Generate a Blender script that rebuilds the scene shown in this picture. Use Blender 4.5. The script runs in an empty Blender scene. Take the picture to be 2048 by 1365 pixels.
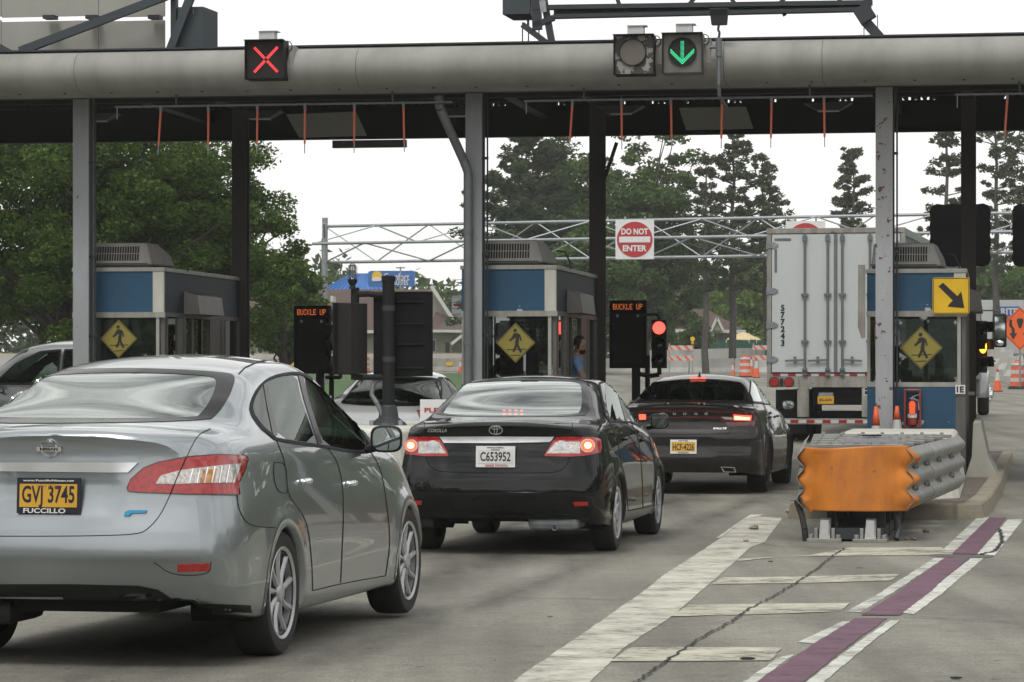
import bpy, bmesh, math, random
import numpy as np
from mathutils import Vector, Matrix
from mathutils.bvhtree import BVHTree
from mathutils.geometry import delaunay_2d_cdt
random.seed(7)
RNG = np.random.default_rng(11)
SC = bpy.context.scene
COL = SC.collection
F = 105.0 / 36.0 * 2048.0          # focal length in pixels of the 2048 px wide photograph
HC = 1.47                          # camera height
HY = 750.0                         # horizon row
CAM = Vector((0.0, 0.0, HC))

def gz(y):
    """height of the ground: flat plaza, rising gently beyond it"""
    if y < 20: return 0.04 * min(1.0, (20 - y) / 4.0)
    if y < 45: return 0.0
    if y < 160: return (y - 45) * 0.0128
    if y < 320: return 1.472 + (y - 160) * 0.008
    return 2.752

def at(px, py, d):
    return Vector(((px - 1024.0) * d / F, d, HC - (py - HY) * d / F))

def ground(px, py, lift=0.0):
    d = 20.0
    for _ in range(60):
        z = gz(d)
        nd = (HC - z) * F / max(py - HY, 1.0)
        d = 0.5 * d + 0.5 * nd
    return Vector(((px - 1024.0) * d / F, d, gz(d) + lift))

# ---------------------------------------------------------------- materials
MATS = {}
def new_mat(name):
    m = bpy.data.materials.new(name); m.use_nodes = True
    MATS[name] = m
    return m, m.node_tree.nodes, m.node_tree.links, m.node_tree.nodes['Principled BSDF']

def setp(b, **k):
    for a, v in k.items():
        n = a.replace('_', ' ')
        if n in b.inputs: b.inputs[n].default_value = v

def col4(c):
    return (c[0], c[1], c[2], 1.0)

def noise_node(N, Lk, scale, detail=4, rough=0.55, coord='Object', stretch=None):
    tc = N.new('ShaderNodeTexCoord'); mp = N.new('ShaderNodeMapping'); nz = N.new('ShaderNodeTexNoise')
    nz.inputs['Scale'].default_value = scale; nz.inputs['Detail'].default_value = detail
    nz.inputs['Roughness'].default_value = rough
    if stretch: mp.inputs['Scale'].default_value = stretch
    Lk.new(tc.outputs[coord], mp.inputs['Vector']); Lk.new(mp.outputs['Vector'], nz.inputs['Vector'])
    return nz

def ramp(N, Lk, src, stops):
    r = N.new('ShaderNodeValToRGB'); e = r.color_ramp.elements
    e[0].position, e[0].color = stops[0][0], col4(stops[0][1])
    e[1].position, e[1].color = stops[-1][0], col4(stops[-1][1])
    for p, c in stops[1:-1]:
        x = e.new(p); x.color = col4(c)
    Lk.new(src, r.inputs['Fac'])
    return r

def mix(N, Lk, fac, a, b, mode='MIX'):
    m = N.new('ShaderNodeMix'); m.data_type = 'RGBA'; m.blend_type = mode
    for idx, v in ((0, fac), (6, a), (7, b)):
        if hasattr(v, 'is_output'): Lk.new(v, m.inputs[idx])
        elif idx == 0: m.inputs[0].default_value = v
        else: m.inputs[idx].default_value = col4(v)
    return m.outputs[2]

def bump(N, Lk, b, src, strength, dist=0.02):
    bp = N.new('ShaderNodeBump'); bp.inputs['Strength'].default_value = strength
    bp.inputs['Distance'].default_value = dist
    Lk.new(src, bp.inputs['Height']); Lk.new(bp.outputs['Normal'], b.inputs['Normal'])

def plain(name, c, rough=0.6, metal=0.0, var=0.12, scale=6.0, coat=0.0, bmp=0.0, spec=0.5):
    """a surface of one colour with slight real-world unevenness"""
    m, N, Lk, b = new_mat(name)
    setp(b, Roughness=rough, Metallic=metal, Coat_Weight=coat, Coat_Roughness=0.05, Specular_IOR_Level=spec)
    nz = noise_node(N, Lk, scale)
    lo = tuple(max(0, x * (1 - var)) for x in c); hi = tuple(min(1, x * (1 + var)) for x in c)
    r = ramp(N, Lk, nz.outputs['Fac'], [(0.3, lo), (0.7, hi)])
    Lk.new(r.outputs['Color'], b.inputs['Base Color'])
    mr = N.new('ShaderNodeMapRange'); mr.inputs['To Min'].default_value = max(0.02, rough - 0.08); mr.inputs['To Max'].default_value = min(1, rough + 0.1)
    Lk.new(nz.outputs['Fac'], mr.inputs['Value']); Lk.new(mr.outputs['Result'], b.inputs['Roughness'])
    if bmp: bump(N, Lk, b, nz.outputs['Fac'], bmp)
    return m

def stained(name, c, dirt, amount=0.5, scale=3.0, spots=0.0, spotcol=(0.1, 0.045, 0.02), rough=0.6, metal=0.0, stretch=(1, 1, 0.25), spotscale=9.0, spec=0.5):
    """weathered surface: vertical dirt streaks plus rust or chip spots"""
    m, N, Lk, b = new_mat(name)
    setp(b, Roughness=rough, Metallic=metal, Specular_IOR_Level=spec)
    nz = noise_node(N, Lk, scale, 6, 0.65, 'Object', stretch)
    r = ramp(N, Lk, nz.outputs['Fac'], [(0.35, (0, 0, 0)), (0.75, (amount,) * 3)])
    c1 = mix(N, Lk, r.outputs['Color'], c, dirt)
    if spots:
        n2 = noise_node(N, Lk, spotscale, 3, 0.6)
        r2 = ramp(N, Lk, n2.outputs['Fac'], [(0.74 - spots, (0, 0, 0)), (0.76 - spots, (1, 1, 1))])
        c1 = mix(N, Lk, r2.outputs['Color'], c1, spotcol)
    Lk.new(c1, b.inputs['Base Color'])
    bump(N, Lk, b, nz.outputs['Fac'], 0.15, 0.01)
    return m

def emis(name, c, strength, base=(0.02, 0.02, 0.02)):
    m, N, Lk, b = new_mat(name)
    setp(b, Base_Color=col4(base), Emission_Color=col4(c), Emission_Strength=strength, Roughness=0.3)
    return m

def glass_mat(name, tint, refl=0.1, tr=0.6, rough=0.01, mult=1.35):
    """thin pane: clear mixed with mirror by angle"""
    m, N, Lk, b = new_mat(name)
    N.remove(b)
    out = [n for n in N if n.type == 'OUTPUT_MATERIAL'][0]
    t = N.new('ShaderNodeBsdfTransparent'); t.inputs['Color'].default_value = col4([x * tr for x in tint])
    g = N.new('ShaderNodeBsdfGlossy'); g.inputs['Roughness'].default_value = rough
    g.inputs['Color'].default_value = (0.95, 1.0, 0.97, 1)
    fr = N.new('ShaderNodeFresnel'); fr.inputs['IOR'].default_value = 1.5
    geo = N.new('ShaderNodeNewGeometry')
    ad = N.new('ShaderNodeMath'); ad.operation = 'MULTIPLY_ADD'; ad.inputs[1].default_value = mult; ad.inputs[2].default_value = refl; ad.use_clamp = True
    Lk.new(fr.outputs['Fac'], ad.inputs[0])
    mx = N.new('ShaderNodeMixShader')
    Lk.new(ad.outputs[0], mx.inputs['Fac']); Lk.new(t.outputs[0], mx.inputs[1]); Lk.new(g.outputs[0], mx.inputs[2])
    Lk.new(mx.outputs[0], out.inputs['Surface'])
    return m

def paint(name, c, metal=0.5, rough=0.38, coat=1.0, flake=0.05, dust=0.35, spec=0.5):
    m, N, Lk, b = new_mat(name)
    setp(b, Base_Color=col4(c), Metallic=metal, Roughness=rough, Coat_Weight=coat, Coat_Roughness=0.02, Coat_IOR=1.6 if metal > .6 else 1.5, Specular_IOR_Level=spec)
    nz = noise_node(N, Lk, 1.6, 5, 0.6)
    lo = tuple(x * (1 - flake) for x in c); hi = tuple(x * (1 + flake) for x in c)
    r = ramp(N, Lk, nz.outputs['Fac'], [(0.3, lo), (0.7, hi)])
    # road film: a thin veil of dust low on the body
    tc = N.new('ShaderNodeTexCoord'); sp = N.new('ShaderNodeSeparateXYZ'); Lk.new(tc.outputs['Object'], sp.inputs[0])
    mr = N.new('ShaderNodeMapRange'); mr.inputs['From Min'].default_value = 0.75; mr.inputs['From Max'].default_value = 0.25
    mr.inputs['To Min'].default_value = 0.0; mr.inputs['To Max'].default_value = dust
    Lk.new(sp.outputs['Z'], mr.inputs['Value'])
    mu = N.new('ShaderNodeMath'); mu.operation = 'MULTIPLY'; Lk.new(mr.outputs[0], mu.inputs[0]); Lk.new(nz.outputs['Fac'], mu.inputs[1])
    c2 = mix(N, Lk, mu.outputs[0], r.outputs['Color'], (0.16, 0.15, 0.13))
    Lk.new(c2, b.inputs['Base Color'])
    return m

# ---------------------------------------------------------------- objects
def thing(name, label, cat, loc=(0, 0, 0), rotz=0.0, group=None, kind=None):
    o = bpy.data.objects.new(name, None); COL.objects.link(o)
    o.empty_display_size = 0.2
    o.location = loc; o.rotation_euler = (0, 0, rotz)
    o['label'] = label; o['category'] = cat
    if group: o['group'] = group
    if kind: o['kind'] = kind
    return o

def tag(o, label, cat, group=None, kind=None):
    o['label'] = label; o['category'] = cat
    if group: o['group'] = group
    if kind: o['kind'] = kind
    return o

def mesh_obj(name, me, mat=None, parent=None, smooth=False, loc=None, rotz=None):
    if mat is not None:
        me.materials.clear(); me.materials.append(mat if not isinstance(mat, str) else MATS[mat])
    if smooth:
        me.polygons.foreach_set('use_smooth', [True] * len(me.polygons))
    o = bpy.data.objects.new(name, me); COL.objects.link(o)
    if parent is not None: o.parent = parent
    if loc is not None: o.location = loc
    if rotz is not None: o.rotation_euler = (0, 0, rotz)
    return o

def pydata(name, V, Fc, mat=None, parent=None, smooth=False, **k):
    me = bpy.data.meshes.new(name); me.from_pydata([tuple(v) for v in V], [], [tuple(f) for f in Fc]); me.update()
    return mesh_obj(name, me, mat, parent, smooth, **k)

def fast_mesh(name, V, Q, mat, parent=None, smooth=False):
    """V (n,3) array, Q (m,k) index array"""
    me = bpy.data.meshes.new(name); k = Q.shape[1]
    me.vertices.add(len(V)); me.vertices.foreach_set('co', np.asarray(V, dtype=np.float32).ravel())
    me.loops.add(Q.size); me.loops.foreach_set('vertex_index', np.asarray(Q, dtype=np.int32).ravel())
    me.polygons.add(len(Q)); me.polygons.foreach_set('loop_start', np.arange(0, Q.size, k, dtype=np.int32))
    me.polygons.foreach_set('loop_total', np.full(len(Q), k, dtype=np.int32))
    me.update(calc_edges=True)
    return mesh_obj(name, me, mat, parent, smooth)

class MB:
    """collects primitives into ONE mesh"""
    def __init__(s): s.V = []; s.F = []
    def add(s, V, Fc):
        n = len(s.V); s.V += [tuple(v) for v in V]; s.F += [tuple(i + n for i in f) for f in Fc]; return s
    def box(s, c, d, rot=None):
        hx, hy, hz = d[0] / 2, d[1] / 2, d[2] / 2
        P = [Vector((x, y, z)) for x in (-hx, hx) for y in (-hy, hy) for z in (-hz, hz)]
        if rot is not None: P = [rot @ p for p in P]
        P = [p + Vector(c) for p in P]
        return s.add(P, [(0, 1, 3, 2), (4, 6, 7, 5), (0, 4, 5, 1), (2, 3, 7, 6), (0, 2, 6, 4), (1, 5, 7, 3)])
    def span(s, a, b):
        return s.box([(a[i] + b[i]) / 2 for i in range(3)], [abs(b[i] - a[i]) for i in range(3)])
    def tube(s, p0, p1, r, n=10, r1=None, cap=True):
        p0, p1 = Vector(p0), Vector(p1); r1 = r if r1 is None else r1
        ax = (p1 - p0).normalized(); up = Vector((0, 0, 1)) if abs(ax.z) < 0.9 else Vector((1, 0, 0))
        u = ax.cross(up).normalized(); v = ax.cross(u)
        A = [2 * math.pi * i / n for i in range(n)]
        V = [p0 + (u * math.cos(a) + v * math.sin(a)) * r for a in A] + [p1 + (u * math.cos(a) + v * math.sin(a)) * r1 for a in A]
        Fc = [(i, (i + 1) % n, n + (i + 1) % n, n + i) for i in range(n)]
        if cap: Fc += [tuple(range(n))[::-1], tuple(range(n, 2 * n))]
        return s.add(V, Fc)
    def path(s, pts, r, n=8):
        for a, b in zip(pts[:-1], pts[1:]): s.tube(a, b, r, n)
        return s
    def beam(s, p0, p1, w, h):
        p0, p1 = Vector(p0), Vector(p1); ax = (p1 - p0); L = ax.length; ax.normalize()
        up = Vector((0, 0, 1)) if abs(ax.z) < 0.95 else Vector((0, 1, 0))
        u = ax.cross(up).normalized(); v = u.cross(ax).normalized()
        R = Matrix((u, ax, v)).transposed()
        return s.box((p0 + p1) / 2, (w, L, h), R)
    def prism(s, poly, a, b, axis='y'):
        """extrude 2D polygon; axis y: poly in (x,z), from y=a to y=b; axis x: poly (y,z); axis z: poly (x,y)"""
        n = len(poly)
        def m(p, t):
            return (p[0], t, p[1]) if axis == 'y' else ((t, p[0], p[1]) if axis == 'x' else (p[0], p[1], t))
        V = [m(p, a) for p in poly] + [m(p, b) for p in poly]
        return s.add(V, [tuple(range(n)), tuple(range(n, 2 * n))[::-1]] + [(i, n + i, n + (i + 1) % n, (i + 1) % n) for i in range(n)])
    def lathe(s, prof, c=(0, 0, 0), n=24, axis='z', closed=False, caps=True):
        V = []
        for r, h in prof:
            for i in range(n):
                a = 2 * math.pi * i / n; x, y = r * math.cos(a), r * math.sin(a)
                V.append((c[0] + x, c[1] + y, c[2] + h) if axis == 'z' else ((c[0] + h, c[1] + x, c[2] + y) if axis == 'x' else (c[0] + x, c[1] + h, c[2] + y)))
        k = len(prof)
        Fc = [(j * n + i, j * n + (i + 1) % n, (j + 1) * n + (i + 1) % n, (j + 1) * n + i) for j in range(k - 1) for i in range(n)]
        if closed: Fc += [((k - 1) * n + i, (k - 1) * n + (i + 1) % n, (i + 1) % n, i) for i in range(n)]
        elif caps: Fc += [tuple(range(n))[::-1], tuple(range((k - 1) * n, k * n))]
        return s.add(V, Fc)
    def disc(s, c, r, t, axis='y', n=24):
        return s.lathe([(r, -t / 2), (r, t / 2)], c, n, axis)
    def ell(s, c, r, nu=16, nv=10, rot=None):
        V = []; Fc = []
        for j in range(nv + 1):
            th = math.pi * j / nv
            for i in range(nu):
                a = 2 * math.pi * i / nu
                p = Vector((r[0] * math.sin(th) * math.cos(a), r[1] * math.sin(th) * math.sin(a), r[2] * math.cos(th)))
                if rot is not None: p = rot @ p
                V.append(p + Vector(c))
        for j in range(nv):
            for i in range(nu):
                Fc.append((j * nu + i, j * nu + (i + 1) % nu, (j + 1) * nu + (i + 1) % nu, (j + 1) * nu + i))
        return s.add(V, Fc)
    def xform(s, M):
        s.V = [tuple(M @ Vector(v)) for v in s.V]; return s
    def build(s, name, mat, parent=None, smooth=False, bevel=0.0, auto=False, **k):
        me = bpy.data.meshes.new(name); me.from_pydata(s.V, [], s.F); me.update()
        bm = bmesh.new(); bm.from_mesh(me); bmesh.ops.recalc_face_normals(bm, faces=bm.faces); bm.to_mesh(me); bm.free()
        o = mesh_obj(name, me, mat, parent, smooth or auto, **k)
        if auto: 
            try: me.set_sharp_from_angle(angle=math.radians(40))
            except Exception: pass
        if bevel:
            md = o.modifiers.new('Bevel', 'BEVEL'); md.width = bevel; md.segments = 2; md.limit_method = 'ANGLE'; md.angle_limit = math.radians(35)
            md.harden_normals = False
        return o

def text_mb(body, size, depth=0.004, bold=0.0, width=None, shear=0.0, space=1.0):
    """flat lettering standing in the x-z plane, centred on the origin, facing -y"""
    cu = bpy.data.curves.new('lettering', 'FONT'); cu.body = body; cu.size = size; cu.extrude = depth / 2; cu.offset = bold
    cu.align_x = 'CENTER'; cu.align_y = 'CENTER'; cu.resolution_u = 3; cu.shear = shear; cu.space_character = space
    o = bpy.data.objects.new('lettering', cu); COL.objects.link(o)
    dg = bpy.context.evaluated_depsgraph_get(); ev = o.evaluated_get(dg); me = ev.to_mesh()
    V = [v.co.copy() for v in me.vertices]; Fc = [tuple(p.vertices) for p in me.polygons]
    ev.to_mesh_clear(); bpy.data.objects.remove(o); bpy.data.curves.remove(cu)
    mb = MB()
    if not V: return mb
    xs = [v.x for v in V]; ys = [v.y for v in V]
    cx, cy = (min(xs) + max(xs)) / 2, (min(ys) + max(ys)) / 2
    k = 1.0 if not width else width / (max(xs) - min(xs))
    mb.add([((v.x - cx) * k, -v.z, v.y - cy) for v in V], Fc)
    return mb

def shift(mb, d):
    mb.V = [(v[0] + d[0], v[1] + d[1], v[2] + d[2]) for v in mb.V]; return mb

def copy_tree(o, parent=None, label=None, **k):
    c = o.copy(); COL.objects.link(c); c.parent = parent
    if label: c['label'] = label
    for ch in list(o.children): copy_tree(ch, c)
    return c

def inpoly(P, poly):
    """vectorised point in polygon"""
    x, y = P[:, 0], P[:, 1]; ins = np.zeros(len(P), bool); n = len(poly)
    for i in range(n):
        x1, y1 = poly[i]; x2, y2 = poly[(i + 1) % n]
        if y1 == y2: continue
        c = ((y1 > y) != (y2 > y)) & (x < (x2 - x1) * (y - y1) / (y2 - y1) + x1)
        ins ^= c
    return ins

def pchip(xs, ys, x):
    xs = np.array(xs, float); ys = np.array(ys, float); x = np.clip(np.asarray(x, float), xs[0], xs[-1])
    h = np.diff(xs); d = np.diff(ys) / h; m = np.zeros(len(xs))
    for i in range(1, len(xs) - 1):
        if d[i - 1] * d[i] > 0:
            w1, w2 = 2 * h[i] + h[i - 1], h[i] + 2 * h[i - 1]; m[i] = (w1 + w2) / (w1 / d[i - 1] + w2 / d[i])
    m[0], m[-1] = d[0], d[-1]
    i = np.clip(np.searchsorted(xs, x) - 1, 0, len(h) - 1); t = (x - xs[i]) / h[i]
    return ((1 + 2 * t) * (1 - t) ** 2 * ys[i] + t * (1 - t) ** 2 * h[i] * m[i] + t * t * (3 - 2 * t) * ys[i + 1] + t * t * (t - 1) * h[i] * m[i + 1])
# ------------------------------------------------------------ material library
plain('black_plastic', (0.014, 0.014, 0.015), 0.6, var=0.2, spec=0.2)
plain('sign_black', (0.010, 0.010, 0.011), 0.75, var=0.3, scale=3, spec=0.08)
plain('rubber', (0.022, 0.021, 0.02), 0.8, var=0.25, scale=14)
plain('liner_black', (0.008, 0.008, 0.008), 0.9)
plain('interior', (0.035, 0.035, 0.036), 0.85, scale=12)
plain('interior_grey', (0.23, 0.23, 0.22), 0.85, scale=12)
plain('wheel_silver', (0.50, 0.51, 0.53), 0.32, 0.55, 0.12, 20)
plain('wheel_dark', (0.022, 0.022, 0.024), 0.5, 0.3)
plain('chrome', (0.85, 0.86, 0.88), 0.08, 1.0, 0.02)
plain('chrome_soft', (0.88, 0.89, 0.90), 0.32, 1.0, 0.02)
plain('frit', (0.012, 0.012, 0.012), 0.2, var=0.1, spec=0.28)
plain('gap_black', (0.004, 0.004, 0.004), 0.9)
plain('plate_gold', (0.62, 0.34, 0.03), 0.45, var=0.05)
plain('plate_white', (0.62, 0.62, 0.60), 0.45, var=0.08, scale=30)
plain('ink_navy', (0.008, 0.010, 0.022), 0.5)
plain('ink_black', (0.012, 0.012, 0.012), 0.5)
plain('ink_red', (0.42, 0.03, 0.03), 0.5)
plain('ink_gold', (0.45, 0.24, 0.05), 0.4)
plain('white_paint', (0.72, 0.72, 0.69), 0.5, var=0.06)
plain('badge_blue', (0.02, 0.28, 0.50), 0.25)
plain('reflector_red', (0.38, 0.015, 0.015), 0.2, coat=1.0, var=0.2, scale=40)
plain('tail_red', (0.36, 0.008, 0.010), 0.12, coat=1.0, var=0.3, scale=50)
plain('tail_dark_red', (0.07, 0.006, 0.007), 0.1, coat=1.0, var=0.3, scale=20)
plain('tail_clear', (0.52, 0.49, 0.46), 0.15, 0.5, coat=1.0, var=0.4, scale=60)
plain('tail_amber', (0.50, 0.24, 0.08), 0.15, 0.4, coat=1.0, var=0.4, scale=30)
plain('headlight_clear', (0.45, 0.47, 0.48), 0.1, 0.4, coat=1.0, var=0.3, scale=14)
plain('skin', (0.42, 0.24, 0.16), 0.55, var=0.08)
plain('hair_dark', (0.012, 0.009, 0.007), 0.7, var=0.4, scale=60)
plain('shirt_blue', (0.18, 0.32, 0.58), 0.8, scale=14, bmp=0.2)
plain('shirt_dark', (0.03, 0.03, 0.035), 0.85, scale=14, bmp=0.2)
plain('shirt_white', (0.55, 0.58, 0.62), 0.85, scale=14, bmp=0.2)
plain('shirt_brown', (0.09, 0.045, 0.03), 0.85, scale=14, bmp=0.2)
plain('vest_orange', (0.75, 0.13, 0.02), 0.7)
emis('brake_lit', (1.0, 0.10, 0.05), 2.2, (0.4, 0.01, 0.01))
emis('brake_core', (1.0, 0.42, 0.16), 5.0, (0.5, 0.1, 0.05))
emis('lamp_red', (1.0, 0.07, 0.05), 3.0, (0.3, 0.01, 0.01))
emis('lamp_amber', (1.0, 0.35, 0.02), 4.0, (0.3, 0.1, 0.01))
emis('led_red', (1.0, 0.05, 0.06), 1.8)
emis('led_green', (0.05, 1.0, 0.42), 1.3)
emis('led_orange', (1.0, 0.22, 0.05), 1.2)
paint('paint_silver', (0.33, 0.36, 0.38), 0.8, 0.30, dust=0.2)
paint('paint_black', (0.005, 0.006, 0.0065), 0.0, 0.35, dust=0.05, coat=0.75, spec=0.03)
paint('paint_granite', (0.020, 0.018, 0.018), 0.35, 0.32, dust=0.08, coat=0.75, spec=0.08)
paint('paint_white_silver', (0.76, 0.78, 0.80), 0.25, 0.35)
paint('paint_suv', (0.22, 0.23, 0.23), 0.6, 0.35)
paint('paint_truck_silver', (0.32, 0.33, 0.33), 0.5, 0.35)
glass_mat('glass_rear', (0.80, 0.90, 0.88), 0.26, 0.85)
glass_mat('glass_side', (0.66, 0.90, 0.78), 0.0, 0.60, mult=0.85)
glass_mat('glass_dark', (0.5, 0.55, 0.55), 0.03, 0.42)
glass_mat('glass_dim', (0.5, 0.55, 0.55), 0.0, 0.4, mult=0.45)
glass_mat('glass_clear', (0.9, 0.97, 0.94), 0.02, 0.9)
glass_mat('glass_booth', (0.75, 0.78, 0.78), 0.11, 0.62)
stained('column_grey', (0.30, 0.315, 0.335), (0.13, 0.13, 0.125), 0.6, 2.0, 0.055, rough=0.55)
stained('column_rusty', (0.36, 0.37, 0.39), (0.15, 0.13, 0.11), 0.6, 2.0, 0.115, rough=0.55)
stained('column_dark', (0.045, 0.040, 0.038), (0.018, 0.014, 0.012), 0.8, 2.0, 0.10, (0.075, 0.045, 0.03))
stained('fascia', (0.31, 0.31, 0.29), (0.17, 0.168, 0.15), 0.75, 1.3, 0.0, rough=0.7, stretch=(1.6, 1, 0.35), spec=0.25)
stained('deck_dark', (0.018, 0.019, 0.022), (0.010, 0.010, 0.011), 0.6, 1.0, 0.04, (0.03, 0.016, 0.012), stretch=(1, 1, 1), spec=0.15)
plain('steel_dark', (0.035, 0.040, 0.046), 0.55, 0.2)
plain('box_slate', (0.035, 0.048, 0.056), 0.5, var=0.15, scale=2)
plain('galvanised', (0.30, 0.32, 0.34), 0.45, 0.5, 0.2, 10)
plain('pipe_grey', (0.15, 0.16, 0.17), 0.5, 0.3)
plain('white_box', (0.55, 0.56, 0.57), 0.5)
stained('signal_dark', (0.026, 0.025, 0.024), (0.012, 0.012, 0.012), 0.6, 4, spec=0.15)
stained('signal_face', (0.05, 0.047, 0.043), (0.02, 0.02, 0.02), 0.5, 4, 0.22, (0.26, 0.25, 0.24), spotscale=5)
stained('signal_grey', (0.17, 0.165, 0.15), (0.05, 0.045, 0.04), 0.7, 5)
plain('lens_dull', (0.115, 0.105, 0.088), 0.5)
plain('lens_off', (0.012, 0.008, 0.008), 0.25, coat=0.6)
plain('lens_off_green', (0.008, 0.014, 0.014), 0.25, coat=0.6)
stained('ac_grey', (0.27, 0.265, 0.25), (0.10, 0.095, 0.085), 0.5, 4)
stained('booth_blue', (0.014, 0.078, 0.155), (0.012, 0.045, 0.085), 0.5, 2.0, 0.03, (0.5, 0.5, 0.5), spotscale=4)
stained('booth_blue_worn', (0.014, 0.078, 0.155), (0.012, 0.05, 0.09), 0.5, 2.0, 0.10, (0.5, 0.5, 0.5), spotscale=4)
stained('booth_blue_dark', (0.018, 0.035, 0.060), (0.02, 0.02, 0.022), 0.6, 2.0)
stained('booth_alu', (0.42, 0.42, 0.38), (0.16, 0.145, 0.115), 0.7, 5, 0.0, rough=0.4, metal=0.2)
stained('booth_white', (0.60, 0.60, 0.54), (0.3, 0.28, 0.2), 0.6, 5)
stained('booth_steel', (0.16, 0.155, 0.145), (0.06, 0.055, 0.05), 0.7, 4, 0.0, metal=0.3, rough=0.45)
plain('booth_inside', (0.13, 0.13, 0.125), 0.8)
plain('sign_yellow', (0.78, 0.48, 0.01), 0.45, var=0.05)
plain('sign_yellow_dull', (0.27, 0.225, 0.04), 0.5, var=0.1)
plain('sign_orange', (0.80, 0.12, 0.015), 0.5, var=0.06)
plain('sign_red', (0.42, 0.022, 0.03), 0.45, var=0.08)
plain('sign_white', (0.70, 0.70, 0.70), 0.45, var=0.05)
plain('sign_blue', (0.02, 0.13, 0.42), 0.4, var=0.06)
plain('rod_orange', (0.55, 0.12, 0.06), 0.5)
stained('nose_orange', (0.66, 0.215, 0.022), (0.30, 0.10, 0.03), 0.95, 3.2, 0.035, (0.30, 0.12, 0.05), rough=0.45, stretch=(1, 1, 0.5), spotscale=14)
stained('rail_galv', (0.31, 0.32, 0.31), (0.17, 0.155, 0.12), 0.8, 4, 0.0, rough=0.5, metal=0.25)
plain('rubber_grey', (0.16, 0.16, 0.17), 0.7)
plain('fire_red', (0.30, 0.05, 0.03), 0.5)
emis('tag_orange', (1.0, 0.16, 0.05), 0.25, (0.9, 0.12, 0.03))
plain('cone_orange', (0.72, 0.12, 0.04), 0.55, var=0.12)
stained('cone_white', (0.55, 0.55, 0.52), (0.2, 0.2, 0.18), 0.7, 6)
stained('jersey', (0.36, 0.35, 0.31), (0.17, 0.16, 0.13), 0.7, 2.2, 0.0, rough=0.85)
stained('jersey_white', (0.52, 0.52, 0.49), (0.30, 0.29, 0.26), 0.6, 1.2, 0.0, rough=0.85)
stained('island_white', (0.62, 0.62, 0.56), (0.35, 0.33, 0.27), 0.5, 2.2, 0.0, rough=0.8)
stained('kerb_concrete', (0.30, 0.265, 0.20), (0.15, 0.13, 0.10), 0.8, 3.5, 0.06, (0.38, 0.30, 0.12), rough=0.9, stretch=(1, 1, 1))
plain('island_top', (0.115, 0.098, 0.078), 0.95, var=0.35, scale=7, bmp=0.3)
stained('trailer_white', (0.56, 0.59, 0.59), (0.44, 0.46, 0.45), 0.4, 1.5, 0.0, rough=0.35)
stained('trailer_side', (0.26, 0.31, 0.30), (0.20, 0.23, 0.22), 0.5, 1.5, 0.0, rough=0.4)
stained('trailer_frame', (0.33, 0.33, 0.30), (0.15, 0.125, 0.10), 1.0, 5, 0.05, (0.14, 0.07, 0.04))
plain('lockrod', (0.17, 0.19, 0.195), 0.45, 0.4)
plain('tape_red', (0.30, 0.02, 0.02), 0.4)
plain('tape_white', (0.50, 0.50, 0.50), 0.4)
plain('mudflap', (0.012, 0.012, 0.012), 0.75)
plain('bark', (0.055, 0.045, 0.037), 0.9, var=0.3, bmp=0.5)
plain('bark_grey', (0.085, 0.078, 0.07), 0.9, var=0.3, bmp=0.5)
stained('panel_grey', (0.34, 0.34, 0.305), (0.23, 0.23, 0.205), 0.7, 0.9, 0.0, stretch=(1, 1, 0.7))
plain('roof_brown', (0.085, 0.055, 0.046), 0.9, var=0.2, scale=2.5, bmp=0.2)
plain('siding', (0.27, 0.26, 0.21), 0.85, var=0.08)
plain('trim_white', (0.55, 0.55, 0.52), 0.7)
plain('window_dark', (0.03, 0.035, 0.04), 0.15)
plain('fence_wood', (0.33, 0.24, 0.12), 0.85, var=0.25, scale=3)
plain('mesh_green', (0.015, 0.085, 0.06), 0.8, var=0.3)
plain('metal_grey_siding', (0.22, 0.23, 0.25), 0.6)
plain('umbrella_cream', (0.62, 0.50, 0.27), 0.8)
plain('roof_blue', (0.02, 0.15, 0.44), 0.4)
plain('red_handle', (0.35, 0.03, 0.02), 0.5)
plain('wood_post', (0.16, 0.13, 0.10), 0.9)
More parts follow.
